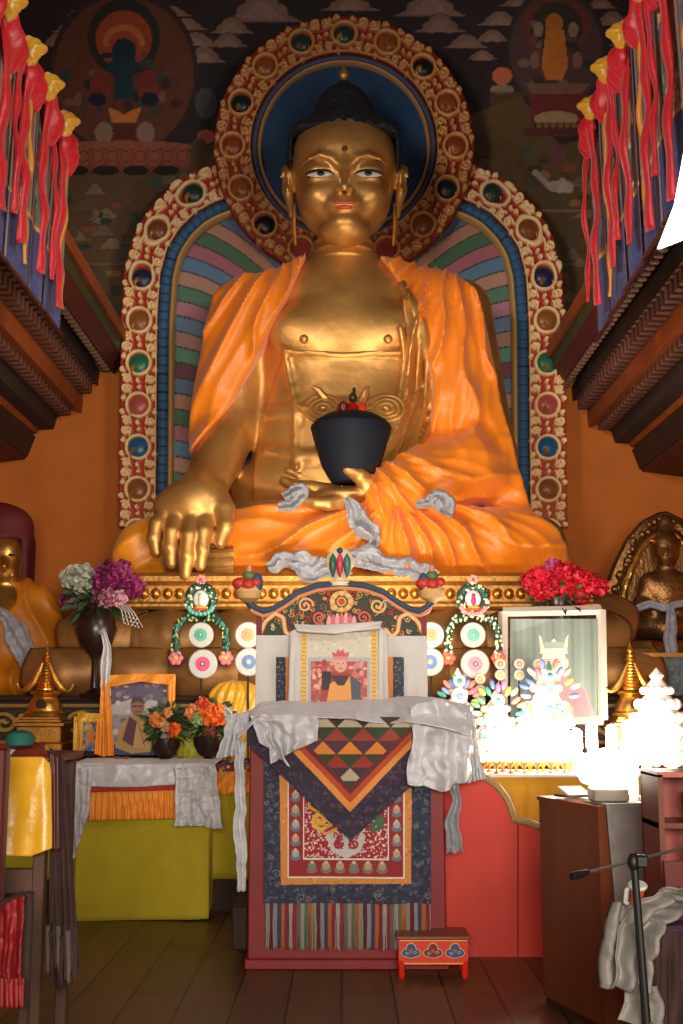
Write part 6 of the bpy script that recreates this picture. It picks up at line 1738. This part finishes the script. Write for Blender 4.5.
torma(459, 8.85, 668, 760, 46, 'coloured butter sculpture with leafy fan beside the throne scarf', 1)
torma(497, 8.72, 690, 762, 60, 'bright white butter sculpture with small coloured leaves left of the framed portrait', 2)
torma(548, 8.66, 662, 762, 66, 'tallest white butter sculpture standing in front of the crowned lama portrait', 3)
torma(527, 8.60, 704, 762, 40, 'short white butter cone between the two larger sculptures', 4, colored=False)
torma(660, 8.70, 668, 762, 76, 'big frilled white butter sculpture at the right edge', 6, colored=False, tiers=6)
# little plates on sticks
for i, (x, ys, cc) in enumerate(((480, ((679, '#d8a83c'), (690, '#7ca0c8'), (700, '#d88c9c')), 0), (500, ((664, '#d8743c'), (675, '#e0b04c')), 0), (519, ((664, '#d88c6c'), (675, '#e0b04c')), 0), (538, ((664, '#d8a04c'), (676, '#e0c04c'), (688, '#dce0d8')), 0))):
    t = thing('plate_stand', ['stick of three small round plates beside the throne scarf', 'stick with an orange and a yellow plate over the white sculpture', 'second stick with peach and yellow plates near the portrait frame', 'stick of small plates in front of the lama portrait robe'][i], 'offering', (at(x, 757, 8.9)[0], 8.88, ZD + .022))
    MB().tube([(at(x, 757, 8.88)[0], 8.9, ZD + .025), at(x, 700, 8.9), at(x, ys[0][0], 8.9)], .006, 6).box((at(x, 757, 8.88)[0], 8.9, ZD + .03), (.07, .07, .016)).build('stick', M['dark_wood'], t)
    for y, c in ys: flower_disc(t, x, y, 5.4, 8.87, c, '#e8e0c8', 'small_plate')
lg_ = thing('cloth_bundle', 'lime green narrow cloth strip under the small plates right of the throne', 'cloth', tuple(at(484, 757, 8.8)))
cloth('cloth_strip', [at(480, 706, 8.8), at(489, 706, 8.8)], [at(480, 757, 8.76), at(490, 757, 8.76)], M['lime_cloth'], lg_, n=12, m=30, amp=.006, freq=10)

# ================================================================ butter lamps burning in rows
lamp_proto = None
def butter_lamp(x, Y, z, label):
    t = thing('butter_lamp', label, 'lamp', (x, Y, z), group='burning butter lamps on the right side altar')
    MB().lathe([(.022, 0), (.024, .006), (.008, .016), (.008, .03), (.016, .04), (.034, .07), (.032, .072), (.026, .062), (.002, .058)], (0, 0, 0), 16).build('cup', M['brass'], t, local=True)
    MB().lathe([(.001, .056), (.008, .064), (.010, .074), (.006, .09), (.001, .108)], (0, 0, 0), 10).build('flame', M['flame'], t, local=True)
    return t
zl = z2 + .025
proto = butter_lamp(xpx(470, 772, 8.15), 8.12, zl, 'small brass butter lamp burning on the white topped side altar')
index_children(proto)
for r_ in range(2):
    for i in range(12):
        if r_ == 0 and i == 0: continue
        x = xpx(470 + i * 13.5 + r_ * 6, 772, 8.12 + .13 * r_)
        c = copy_tree(proto); c.location = (x, 8.12 + .14 * r_, zl)
# taller candle lamps: long bulbs behind the cabinet
def long_lamp(px, y0, y1, Y, r, label, zb3):
    t = thing('electric_candle', label, 'lamp', (at(px, y1, Y)[0], Y, zb3))
    x = at(px, y1, Y)[0]; z1 = zpx(y1, Y); z0 = zpx(y0, Y)
    MB().lathe([(r * 1.1, zb3), (r * 1.2, zb3 + .01), (r * .8, zb3 + .02), (r * .8, z1)], (x, Y, 0), 16).build('socket', M['white_paint'], t)
    MB().lathe([(r * .7, z1), (r, z1 + .02), (r, z0 - .03), (r * .6, z0 - .01), (.002, z0)], (x, Y, 0), 16).build('glass_tube', M['lamp_glass'], t)
    return t

# ================================================================ brown cabinet with the lit lamp
ca0 = at(544, 1002, Yfloor(1002)); 
Yc = float(ca0[1]); px0 = np.array([ca0[0], Yc]); 
zc = zpx(796, Yc)
Yc1 = (zc - CAMZ) / (at(598, 806, 1.0)[2] - CAMZ)
p1 = at(598, 806, Yc1); px1 = np.array([p1[0], p1[1]])
dv = px1 - px0; L1 = float(np.linalg.norm(dv)); dv /= L1; nv_ = np.array([-dv[1], dv[0]])
if nv_[0] < 0: nv_ = -nv_
L2 = .50
ang_c = math.atan2(nv_[1], nv_[0])
cab = thing('cabinet', 'brown varnished cabinet standing at an angle with a grey towel on its side', 'cabinet', (float(px0[0]), Yc, 0))
P4 = [px0, px1, px1 + nv_ * L2, px0 + nv_ * L2]
MB().prism([tuple(q) for q in P4], 0.03, zc - .02, plane='xy').build('carcass', M['cabinet'], cab, smooth=False)
cc_ = sum(P4) / 4; P5 = [cc_ + (q - cc_) * 1.03 for q in P4]
MB().prism([tuple(q) for q in P5], zc - .02, zc, plane='xy').build('cabinet_top', M['cabinet'], cab, smooth=False)
P6 = [cc_ + (q - cc_) * .97 for q in P4]; MB().prism([tuple(q) for q in P6], 0.0, .03, plane='xy').build('plinth', M['dark_wood'], cab, smooth=False)
# red strip: the front edge of the cabinet
def oncab(s, t_, z, out=0.0):
    """s along the front (from the near corner), out = away from the front"""
    q = px1 + nv_ * s - (-dv) * out
    return np.array([q[0], q[1], z])
tw_ = thing('hand_towel', 'thin grey checked towel hanging over the front of the brown cabinet', 'towel', tuple(oncab(.2, 0, .4, .02)))
cloth('towel_cloth', [oncab(.03, 0, zc + .004, .02), oncab(.40, 0, zc + .004, .02)], [oncab(.07, 0, zpx(952, Yc1 + .03), .025), oncab(.40, 0, zpx(950, Yc1 + .03), .025)], M['grey_cloth'], tw_, n=40, m=60, amp=.004, freq=14, seed=3)
cloth('towel_fold', [oncab(.03, 0, zc + .006, -.2), oncab(.40, 0, zc + .006, -.2)], [oncab(.03, 0, zc + .006, .022), oncab(.40, 0, zc + .006, .022)], M['grey_cloth'], tw_, n=20, m=10, amp=0, freq=14, seed=3)
# lamp on the cabinet
lc = at(608, 790, Yc1 + .12); lx, ly = float(lc[0]), float(lc[1])
lm = thing('table_lamp', 'blazing white dome lamp on a grey box base on top of the brown cabinet', 'lamp', (lx, ly, zc + .006))
k5 = ly / F * 1.03
MB().box((lx, ly, zc + .012 + 6.5 * k5), (34 * k5, .14, 13 * k5), bevel=.008).build('lamp_base', material('lamp_grey', '#7c7468', .5), lm)
zb5 = zc + .012 + 13.5 * k5
MB().lathe([(14 * k5, zb5), (25 * k5, zb5 + 4 * k5), (30 * k5, zb5 + 14 * k5), (27 * k5, zb5 + 24 * k5), (19 * k5, zb5 + 31 * k5), (8 * k5, zb5 + 35 * k5), (.002, zb5 + 36 * k5)], (lx, ly, 0), 28, sy=.8).build('glowing_dome', M['lamp_glass'], lm)
tx_ = at(633, 797, Yc1 + .2)
t = thing('electric_candle', 'upright glowing white tube lamp at the back corner of the brown cabinet', 'lamp', (tx_[0], tx_[1], zc + .006))
MB().lathe([(.03, zc + .006), (.03, zc + .02), (.024, zc + .03), (.026, zpx(744, tx_[1])), (.02, zpx(741, tx_[1])), (.001, zpx(740, tx_[1]))], (tx_[0], tx_[1], 0), 16).build('glass_tube', M['lamp_glass'], t)
MB().lathe([(.034, zc + .006), (.034, zc + .03), (.03, zc + .034)], (tx_[0], tx_[1], 0), 16).build('socket', M['white_paint'], t)
cp = thing('open_booklet', 'small open booklet with dark cover lying on the cabinet top beside the lamp', 'booklet', tuple(at(570, 797, Yc - .05)))
MB().box((at(572, 795, Yc - .1)[0], Yc - .12, zc + .012), (.15, .11, .012), rz=.4, bevel=.003).build('cover', M['dark_wood'], cp)
MB().box((at(574, 795, Yc - .1)[0], Yc - .12, zc + .035), (.13, .10, .006), rz=.4, rx=.35).build('page', M['white_cloth'], cp)

# lamps shining: one light inside each glowing thing
point('dome_lamp_light', (lx, ly - .02, zb5 + .06 + 20 * k5), 26, (1.0, .93, .82), .10)
for i, (x, y, Y, e) in enumerate(((505, 722, 8.35, 13), (560, 730, 8.25, 17), (598, 735, 8.25, 22), (655, 735, 8.2, 24))):
    q = at(x, y, Y); point('butter_lamp_light', tuple(q), e, (1.0, .92, .78), .10)
for i, (x, y0, y1) in enumerate(((577, 728, 752), (592, 722, 750), (612, 724, 750), (628, 720, 750), (646, 730, 752), (672, 728, 752))):
    long_lamp(x, y0, y1, 8.38, .040, ['first', 'second', 'third', 'fourth', 'fifth', 'sixth'][i] + ' from the left of the thick glowing candles on the right side altar', zl)

# ================================================================ right foreground
Ydk = 4.75
dk = thing('side_desk', 'brown wooden shelf desk at the right edge behind the microphone stand', 'desk', (1.45, Ydk + .2, 0))
xd0 = xpx(641, 800, Ydk + .27)
zd1 = zpx(772, Ydk)
MB().box((xd0 + .5, Ydk + .13, zd1 - .01), (1.0, .27, .02)).build('desk_top', material('pink_glaze_board', '#b86c5c', .3, var=.08), dk, smooth=False)
MB().box((xd0 + .5, Ydk + .26, zd1 / 2), (1.0, .02, zd1 - .02)).build('back_board', material('rose_board', '#9c4a42', .4, var=.1), dk, smooth=False)
zs_ = zpx(826, Ydk)
MB().box((xd0 + .5, Ydk + .13, zs_), (1.0, .25, .02)).build('shelf', M['cabinet'], dk, smooth=False)
MB().box((xd0 + .01, Ydk + .13, zd1 / 2), (.02, .27, zd1 - .02)).build('side_panel', M['cabinet'], dk, smooth=False)
MB().box((xd0 + .12, Ydk - .005, zd1 * .5), (.03, .03, zd1 - .02)).build('front_post', M['cabinet'], dk, smooth=False)
MB().box((xd0 + .55, Ydk + .03, zpx(880, Ydk) - .12), (.85, .03, .5)).build('drawer_front', M['dark_wood'], dk, smooth=False)
bg = thing('shoulder_bag', 'tan cloth bag resting on the shelf of the brown desk', 'bag', (xd0 + .3, Ydk + .12, zs_ + .01))
fb = Field((xd0 + .05, Ydk - .05, zs_ - .02), (xd0 + .6, Ydk + .35, zs_ + .3), .01)
dd = smin(fb.ell((xd0 + .32, Ydk + .14, zs_ + .08), (.17, .11, .09)), fb.ell((xd0 + .24, Ydk + .12, zs_ + .06), (.10, .09, .07)), .04)
net('bag_body', fb, dd - .006 * np.sin(fb.x * 60 + fb.z * 30).astype(np.float32), material('tan_cloth', '#9c6038', .8, var=.15, bump=.2), bg)
MB().tube([(xd0 + .28, Ydk + .05, zs_ + .10), (xd0 + .31, Ydk + .02, zs_ + .18), (xd0 + .38, Ydk + .04, zs_ + .2), (xd0 + .42, Ydk + .08, zs_ + .14)], .008, 8).build('handle', M['white_cloth'], bg)

# microphone stand
Ym = 4.0
mic = thing('microphone_stand', 'black boom microphone stand in the right foreground', 'stand', (at(641, 1023, Ym)[0], Ym, 0))
b0 = at(634, 862, Ym); xm = float(b0[0]); bt = at(641, 1015, Ym)
MB().tube([(bt[0] + .03, Ym - .02, .03), (b0[0], Ym, b0[2])], [.016, .012], 10).build('pole', M['black'], mic)
MB().tube([(bt[0] + .052, Ym - .03, .03), (bt[0] + .022, Ym - .03, .45)], .006, 8).build('inner_tube', M['steel'], mic)
MB().ball((b0[0], Ym, b0[2]), (.022, .022, .03), 12, 8).box((b0[0] + .02, Ym - .02, b0[2] + .005), (.04, .03, .04), bevel=.006).build('clutch', M['black'], mic)
e0 = at(574, 876, Ym - .1); e1 = at(690, 846, Ym + .15)
MB().tube([e0, e1], .0055, 8).build('boom', M['steel'], mic)
dd_ = (e1 - e0) / np.linalg.norm(e1 - e0)
MB().tube([e0 - dd_ * .01, e0 + dd_ * .02, e0 + dd_ * .06], [.012, .014, .008], 10).build('boom_tip', M['black'], mic)
for k in range(3):
    a = .5 + k * 2.1
    MB().tube([(bt[0] + .03, Ym - .02, .12), (bt[0] + .03 + .28 * math.cos(a), Ym - .02 + .28 * math.sin(a), .012)], .009, 8).build('leg', M['black'], mic)

# chair piled with cloths and scarves
Yg = 4.3
ch = thing('wooden_chair', 'dark red backed chair at the right edge heaped with cloths', 'chair', (1.33, Yg, 0))
cx_ = xpx(676, 900, Yg)
MB().box((cx_ + .25, Yg + .2, .44), (.5, .46, .04), bevel=.01).build('seat', M['cabinet'], ch)
for dx in (.03, .47):
    for dy in (.0, .40): MB().box((cx_ + dx, Yg + dy, .21), (.04, .04, .42), bevel=.005).build('leg', M['dark_wood'], ch)
MB().prism([(cx_ - .02, .46), (cx_ + .06, .46), (cx_ + .05, zpx(862, Yg)), (cx_ - .035, zpx(856, Yg) - .02)], Yg + .0, Yg + .035).build('back_post', material('maroon_lacquer', '#5c1410', .4, var=.1), ch, smooth=False)
MB().prism([(cx_ + .02, zpx(905, Yg)), (cx_ + .5, zpx(905, Yg)), (cx_ + .5, zpx(866, Yg)), (cx_ + .03, zpx(868, Yg))], Yg + .005, Yg + .03).build('backrest', material('maroon_lacquer'), ch, smooth=False)
h1 = thing('red_cushion', 'red oval padded cloth item lying on top of the chair heap', 'cushion', tuple(at(664, 915, Yg - .05)))  # oval red cushion on the heap
c_ = at(662, 913, Yg - .02); MB().ball(c_, (.085, .10, .026), 20, 8).build('pad', material('brick_red_cloth', '#7c2018', .7, var=.1), h1)
h2 = thing('folded_cloth', 'folded purple and crimson cloths under the red pad on the chair', 'cloth', tuple(at(660, 930, Yg - .05)))
c_ = at(662, 925, Yg); MB().box(c_, (.19, .22, .03), bevel=.012, rz=.1).build('purple_fold', material('purple_cloth', '#3c2a44', .8, var=.15), h2)
c_ = at(664, 933, Yg); MB().box(c_, (.17, .22, .03), bevel=.012, rz=.1).build('crimson_fold', material('crimson_cloth', '#9c1420', .7, var=.1), h2)
h3 = thing('cloth_drape', 'dark brown grey cloth falling over the chair to the floor at the lower right corner', 'cloth', tuple(at(668, 1010, Yg - .1)))
cloth('heavy_cloth', [at(640, 938, Yg - .12), at(668, 932, Yg - .14), at(700, 930, Yg - .1)], [at(636, 1060, Yg - .14), at(670, 1062, Yg - .18), at(705, 1060, Yg - .14)], M['robe_brown'], h3, n=70, m=40, amp=.03, freq=22, seed=3)
h4 = thing('ceremonial_scarf', 'white scarf spread over the chair and falling beside the microphone pole', 'scarf', tuple(at(640, 960, Yg - .2)))
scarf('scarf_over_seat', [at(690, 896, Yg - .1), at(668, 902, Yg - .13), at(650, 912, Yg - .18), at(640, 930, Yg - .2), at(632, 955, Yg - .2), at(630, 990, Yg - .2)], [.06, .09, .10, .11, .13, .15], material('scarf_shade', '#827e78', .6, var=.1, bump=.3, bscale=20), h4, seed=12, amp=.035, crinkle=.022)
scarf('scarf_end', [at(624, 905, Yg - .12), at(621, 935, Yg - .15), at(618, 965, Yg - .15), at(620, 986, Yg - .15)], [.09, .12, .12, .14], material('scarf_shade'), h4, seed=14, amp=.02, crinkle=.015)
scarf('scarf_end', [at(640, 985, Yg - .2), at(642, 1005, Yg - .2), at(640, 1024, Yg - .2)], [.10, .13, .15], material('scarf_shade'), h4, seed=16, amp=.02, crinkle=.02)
h5 = thing('hand_drum', 'small orange drum with white rim hanging beside the microphone pole', 'drum', tuple(at(634, 900, Yg - .1)))
c_ = at(637, 896, Yg - .1)
MB().lathe([(.03, -.035), (.02, 0), (.03, .035)], c_, 18, tilt=.3).build('drum_body', material('drum_orange', '#a8562c', .5, var=.1), h5)
MB().lathe([(.032, .032), (.034, .038), (.03, .044), (.001, .045)], c_, 18, tilt=.3).build('drum_rim', M['white_cloth'], h5)
MB().tube([c_ + np.array([-.02, 0, .03]), c_ + np.array([-.035, 0, .02]), c_ + np.array([-.04, 0, -.02]), at(628, 904, Yg - .1)], .008, 6).build('strap', M['white_cloth'], h5)
# ================================================================ left foreground
Yn = 4.5
zt4 = zpx(756, Yn)
ld = thing('reading_table', 'brown wooden table with cloth covered top in the left foreground', 'table', (-1.35, Yn + .2, 0))
xr4 = xpx(46, 800, Yn)
MB().box((xr4 - .45, Yn + .25, zt4 - .015), (.95, .52, .03), bevel=.005).build('tabletop', material('table_red_brown', '#5c2214', .45, var=.2), ld)
for dx in (-.02, -.86):
    for dy in (.03, .46): MB().box((xr4 + dx, Yn + dy, (zt4 - .03) / 2), (.045, .045, zt4 - .03), bevel=.004).build('leg', material('leg_brown', '#4a2c1a', .6, var=.2), ld)
for zz_ in (zpx(882, Yn),): MB().box((xr4 - .44, Yn + .03, zz_), (.84, .03, .09), bevel=.004).build('rail', material('leg_brown'), ld)
yc_ = thing('altar_napkin', 'shiny golden yellow satin cloth hanging down the front of the left foreground table', 'cloth', tuple(at(25, 855, Yn - .03)))
cloth('satin_front', [at(-8, 758, Yn - .05), at(44, 757, Yn - .05), at(51, 764, Yn - .04)], [at(-8, 855, Yn - .09), at(30, 856, Yn - .09), at(51, 848, Yn - .08)], M['yellow_satin'], yc_, n=60, m=60, amp=.006, freq=9, seed=3, crumple=.008, cfreq=5)
rc = thing('table_runner', 'red and orange cloth folded over the top of the left foreground table', 'cloth', tuple(at(20, 752, Yn)))
cloth('runner_cloth', [at(-10, 744, Yn + .4), at(46, 744, Yn + .4)], [at(-10, 760, Yn - .02), at(50, 757, Yn - .02)], material('red_orange_cloth', '#a8381c', .7, var=.35, vscale=9), rc, n=40, m=20, amp=.008, freq=8, seed=2, crumple=.01)
cloth('white_corner', [at(-6, 748, Yn + .2), at(16, 750, Yn + .2)], [at(-6, 756, Yn - .03), at(10, 755, Yn - .03)], M['kata'], rc, n=20, m=10, amp=.005, freq=8, seed=2)
tcap = thing('teal_cushion', 'round teal green padded ball lying on the left foreground table', 'pad', tuple(at(20, 748, Yn + .1)))
MB().lathe([(.03, 0), (.05, .008), (.056, .03), (.045, .052), (.02, .062), (.001, .064)], at(20, 747, Yn + .1), 20).build('pad', material('teal_cloth', '#12564c', .7, var=.1), tcap)
rbn = thing('hanging_robe', 'dark maroon and brown robe hanging over the right edge of the left foreground table', 'robe', tuple(at(62, 990, Yn - .05)))
cloth('robe_cloth', [at(50, 748, Yn - .02), at(58, 752, Yn + .05), at(66, 764, Yn + .1)], [at(50, 985, Yn + .0), at(60, 992, Yn + .0), at(78, 965, Yn + .12)], M['robe_brown'], rbn, n=60, m=80, amp=.025, freq=24, seed=4)
cloth('maroon_lining', [at(50, 752, Yn - .05), at(58, 756, Yn - .04)], [at(51, 850, Yn - .06), at(59, 850, Yn - .05)], material('maroon_satin', '#4a1a18', .5, var=.3, vscale=12), rbn, n=24, m=40, amp=.012, freq=14, seed=7)
rg = random.Random(3)
for i in range(9):
    x = 48 + i * 3.4; y0 = 930 + rg.uniform(-8, 8)
    scarf('tassel', [at(x, y0, Yn - .03), at(x, y0 + 28, Yn - .04), at(x + rg.uniform(-1, 1), y0 + 50 + rg.uniform(-8, 8), Yn - .04)], [.016, .014, .01], M['robe_brown'] if i % 3 else material('grey_brown_cloth', '#5c5048', .9, var=.2), rbn, n=14, m=4, seed=i, amp=.003, crinkle=.004)
pt = thing('red_post', 'dark red upright post at the left edge of the picture', 'post', (xpx(-2, 850, 4.1), 4.1, 0))
MB().box((xpx(-9, 850, 4.1), 4.1, zpx(748, 4.1) / 2), (.09, .06, zpx(748, 4.1)), bevel=.008).build('post_body', material('post_red', '#4a1410', .5, var=.15), pt)
rt = thing('tasselled_cloth', 'bright red silk cloth with tassels over a rail at the lower left edge', 'cloth', tuple(at(10, 1000, 3.7)))
cloth('red_silk', [at(-6, 912, 3.72), at(10, 900, 3.7), at(23, 895, 3.68)], [at(-6, 985, 3.7), at(10, 990, 3.68), at(24, 982, 3.66)], material('dull_red_silk', '#7a0c12', .6, var=.2, vscale=12), rt, n=40, m=50, amp=.018, freq=14, seed=4, crumple=.012)
MB().tube([at(-8, 910, 3.74), at(24, 896, 3.72)], .016, 8).build('rail', M['dark_wood'], rt)
for i in range(5):
    scarf('tassel', [at(2 + i * 4.8, 978, 3.66), at(2 + i * 4.8, 992, 3.66), at(2 + i * 4.8 + rg.uniform(-1, 1), 1008, 3.66)], [.016, .014, .008], material('dull_red_silk', '#7a0c12', .6, var=.2, vscale=12), rt, n=12, m=4, seed=i, amp=.002, crinkle=.003)
MB().box((at(22, 1000, 3.72)[0], 3.75, .44), (.03, .03, .88), bevel=.004).build('post', M['dark_wood'], rt)
# ================================================================ banners hanging along both galleries
def banner(side, Y0, Y1, xx, z1, z0, seed, label, group):
    rg = random.Random(seed)
    t = thing('silk_banner', label, 'banner', (side * xx, (Y0 + Y1) / 2, z0), group=group)
    W = Y1 - Y0; Hh3 = z1 - z0
    cv = Canvas(0, 0, 40, 120, 1.6, '#26306c')
    cv.speck(240, ['#2f3a7c', '#1f2858', '#38448c'], (.8, 2.2), seed=seed)
    cv.rect(0, 0, 40, 3, '#b88c3c')
    cv.rect(0, 0, 40, 80, '#3a3a58'); cv.rect(3, 2, 37, 78, rg.choice(['#8c5a34', '#7c4a3c', '#8c6c44'])); cv.rect(5, 4, 35, 75, rg.choice(['#3c5c54', '#4c4c64', '#5c3c34']))
    for _ in range(60): cv.ell(rg.uniform(6, 34), rg.uniform(5, 74), rg.uniform(1, 4), rg.uniform(1, 5), rg.choice(['#a83c2c', '#c89c54', '#3c6c5c', '#8c7c6c', '#c8b49c', '#5c3c64', '#34507c', '#b0603c']))
    cv.ell(20, 34, 8, 13, '#a85c3c'); cv.ell(20, 24, 4, 5, '#c89c6c'); cv.ring(20, 24, 6, 7.5, '#3c7c64')
    cv.rect(0, 78, 40, 80, '#c89c44'); cv.rect(1, 0, 2.4, 120, '#b08438'); cv.rect(37.6, 0, 39, 80, '#b08438')
    wv = rg.uniform(0, 6)
    def pos(u, v):
        y = Y0 + W * u; z = z1 - Hh3 * v
        x = side * (xx + .012 * np.sin(9 * u + wv) * (0.3 + v) + .03 * v)
        return x, y, z
    u, v = np.meshgrid(np.linspace(0, 1, cv.w), np.linspace(0, 1, cv.h)); x, y, z = pos(u, v)
    o = link_mesh('brocade_panel', np.stack([x.ravel(), y.ravel(), z.ravel()], 1), grid_faces(cv.h, cv.w)[:, ::-1], M['textile'], t, True, cols=cv.img.reshape(-1, 3))
    solidify(o, .006)
    # red gathered top cover
    n, m = 30, 18; uu, vv = np.meshgrid(np.linspace(.02, .86, n), np.linspace(0, 1, m))
    puff = np.sin(PI * vv) ** .7
    X = side * (xx - .02 - .075 * puff * np.sin(PI * np.clip((uu + .02) / .92, 0, 1)) ** .5 * (1 + .35 * np.sin(uu * 16 + seed)) - .012 * np.sin(uu * 31 + vv * 6)); Z = z1 + .02 - .30 * vv * (.45 + .55 * np.sin(PI * np.clip((uu + .02) / .92, 0, 1))) - .05 * uu - .03 * np.sin(uu * 9 + seed); Yv_ = Y0 + W * uu
    o = link_mesh('gathered_red_cover', np.stack([X.ravel(), Yv_.ravel(), Z.ravel()], 1), grid_faces(m, n), M['red_satin'], t, True); solidify(o, .01)
    # yellow knot of cloth at the corner
    fb = Field((side * xx - .22, Y0 - .12, z1 - .12), (side * xx + .22, Y0 + .18, z1 + .2), .014)
    c = np.array([side * (xx - .05), Y0 + .03, z1 - .01])
    dd = smin(fb.ell(c, (.06, .06, .09)), fb.ell(c + np.array([-side * .03, .02, .035]), (.065, .05, .035)), .04)
    a_ = np.arctan2(fb.z - np.float32(c[2]), fb.x - np.float32(c[0]))
    net('yellow_knot', fb, dd - .010 * np.abs(np.sin(a_ * 5)).astype(np.float32), M['yellow_satin'], t)
    # streamers
    def ribbon(nm, u0, len_, wd, mat, out=.1):
        yy = Y0 + W * u0; n = 40; P = []
        ln = np.linspace(0, 1, n)
        ph = rg.uniform(0, 6)
        xs_ = side * (xx - .03 - .01 * ln - .015 * np.sin(ln * 9 + ph)); ys_ = yy + .03 * np.sin(ln * 5 + ph) * ln; zs_ = z1 - .10 - len_ * ln
        A = np.stack([xs_, ys_ - wd / 2, zs_], 1); B = np.stack([xs_ - side * (.014 + .16 * wd + .012 * np.sin(ln * 20 + ph)), ys_ + wd / 2 * (1 - .3 * np.sin(ln * 14 + ph) ** 2), zs_ + .01], 1)
        V = np.concatenate([A[:, None], ((A + B) / 2 - np.array([side * .008, 0, 0]))[:, None], B[:, None]], 1)
        o = link_mesh(nm, V.reshape(-1, 3), grid_faces(n, 3), mat, t, True); solidify(o, .004)
    ribbon('red_streamer', .12, Hh3 * rg.uniform(.8, .98), .085, M['red_satin'], .06)
    if seed % 2 == 0: ribbon('red_streamer', .80, Hh3 * rg.uniform(.6, .95), .055, M['red_satin'], .05)
    if seed % 2: ribbon('yellow_streamer', .30, Hh3 * rg.uniform(.8, .98), .04, material('yellow_ribbon', '#d8902c', .5, var=.05), .07)
    # bottom rod
    MB().tube([(side * (xx + .02), Y0 - .05, z0 + .0), (side * (xx + .02), Y1 + .03, z0 + .0)], .016, 8).build('bottom_rod', material('rod_dark_red', '#3a1012', .4), t)
xL, xR = 1.97, 1.93
zl1, zl0 = on_x(64, 138, -xL)[2], on_x(67, 338, -xL)[2]
YL1 = float(Yat(68, 200, -xL))
ordn = ['farthest', 'second', 'third', 'fourth', 'fifth', 'sixth']
for i in range(5):
    y1 = YL1 - i * .47
    banner(-1, y1 - .44, y1, xL, zl1 + .02 * (i % 2), zl0, 101 + i * 3, 'blue brocade banner on the left gallery, ' + (['farthest from the camera', 'second from the far end', 'third from the far end', 'fourth from the far end', 'nearest the camera'][i]), 'banners along the left gallery')
zr1, zr0 = on_x(592, 122, xR)[2], on_x(590, 345, xR)[2]
YR1 = float(Yat(589, 200, xR))
for i in range(6):
    y1 = YR1 - i * .50
    banner(1, y1 - .46, y1, xR, zr1 + .03 * (i % 2), zr0 + .03 * i, 202 + i * 3, 'blue brocade banner on the right gallery, ' + (['farthest from the camera', 'second from the far end', 'third from the far end', 'fourth from the far end', 'fifth from the far end', 'nearest the camera'][i]), 'banners along the right gallery')
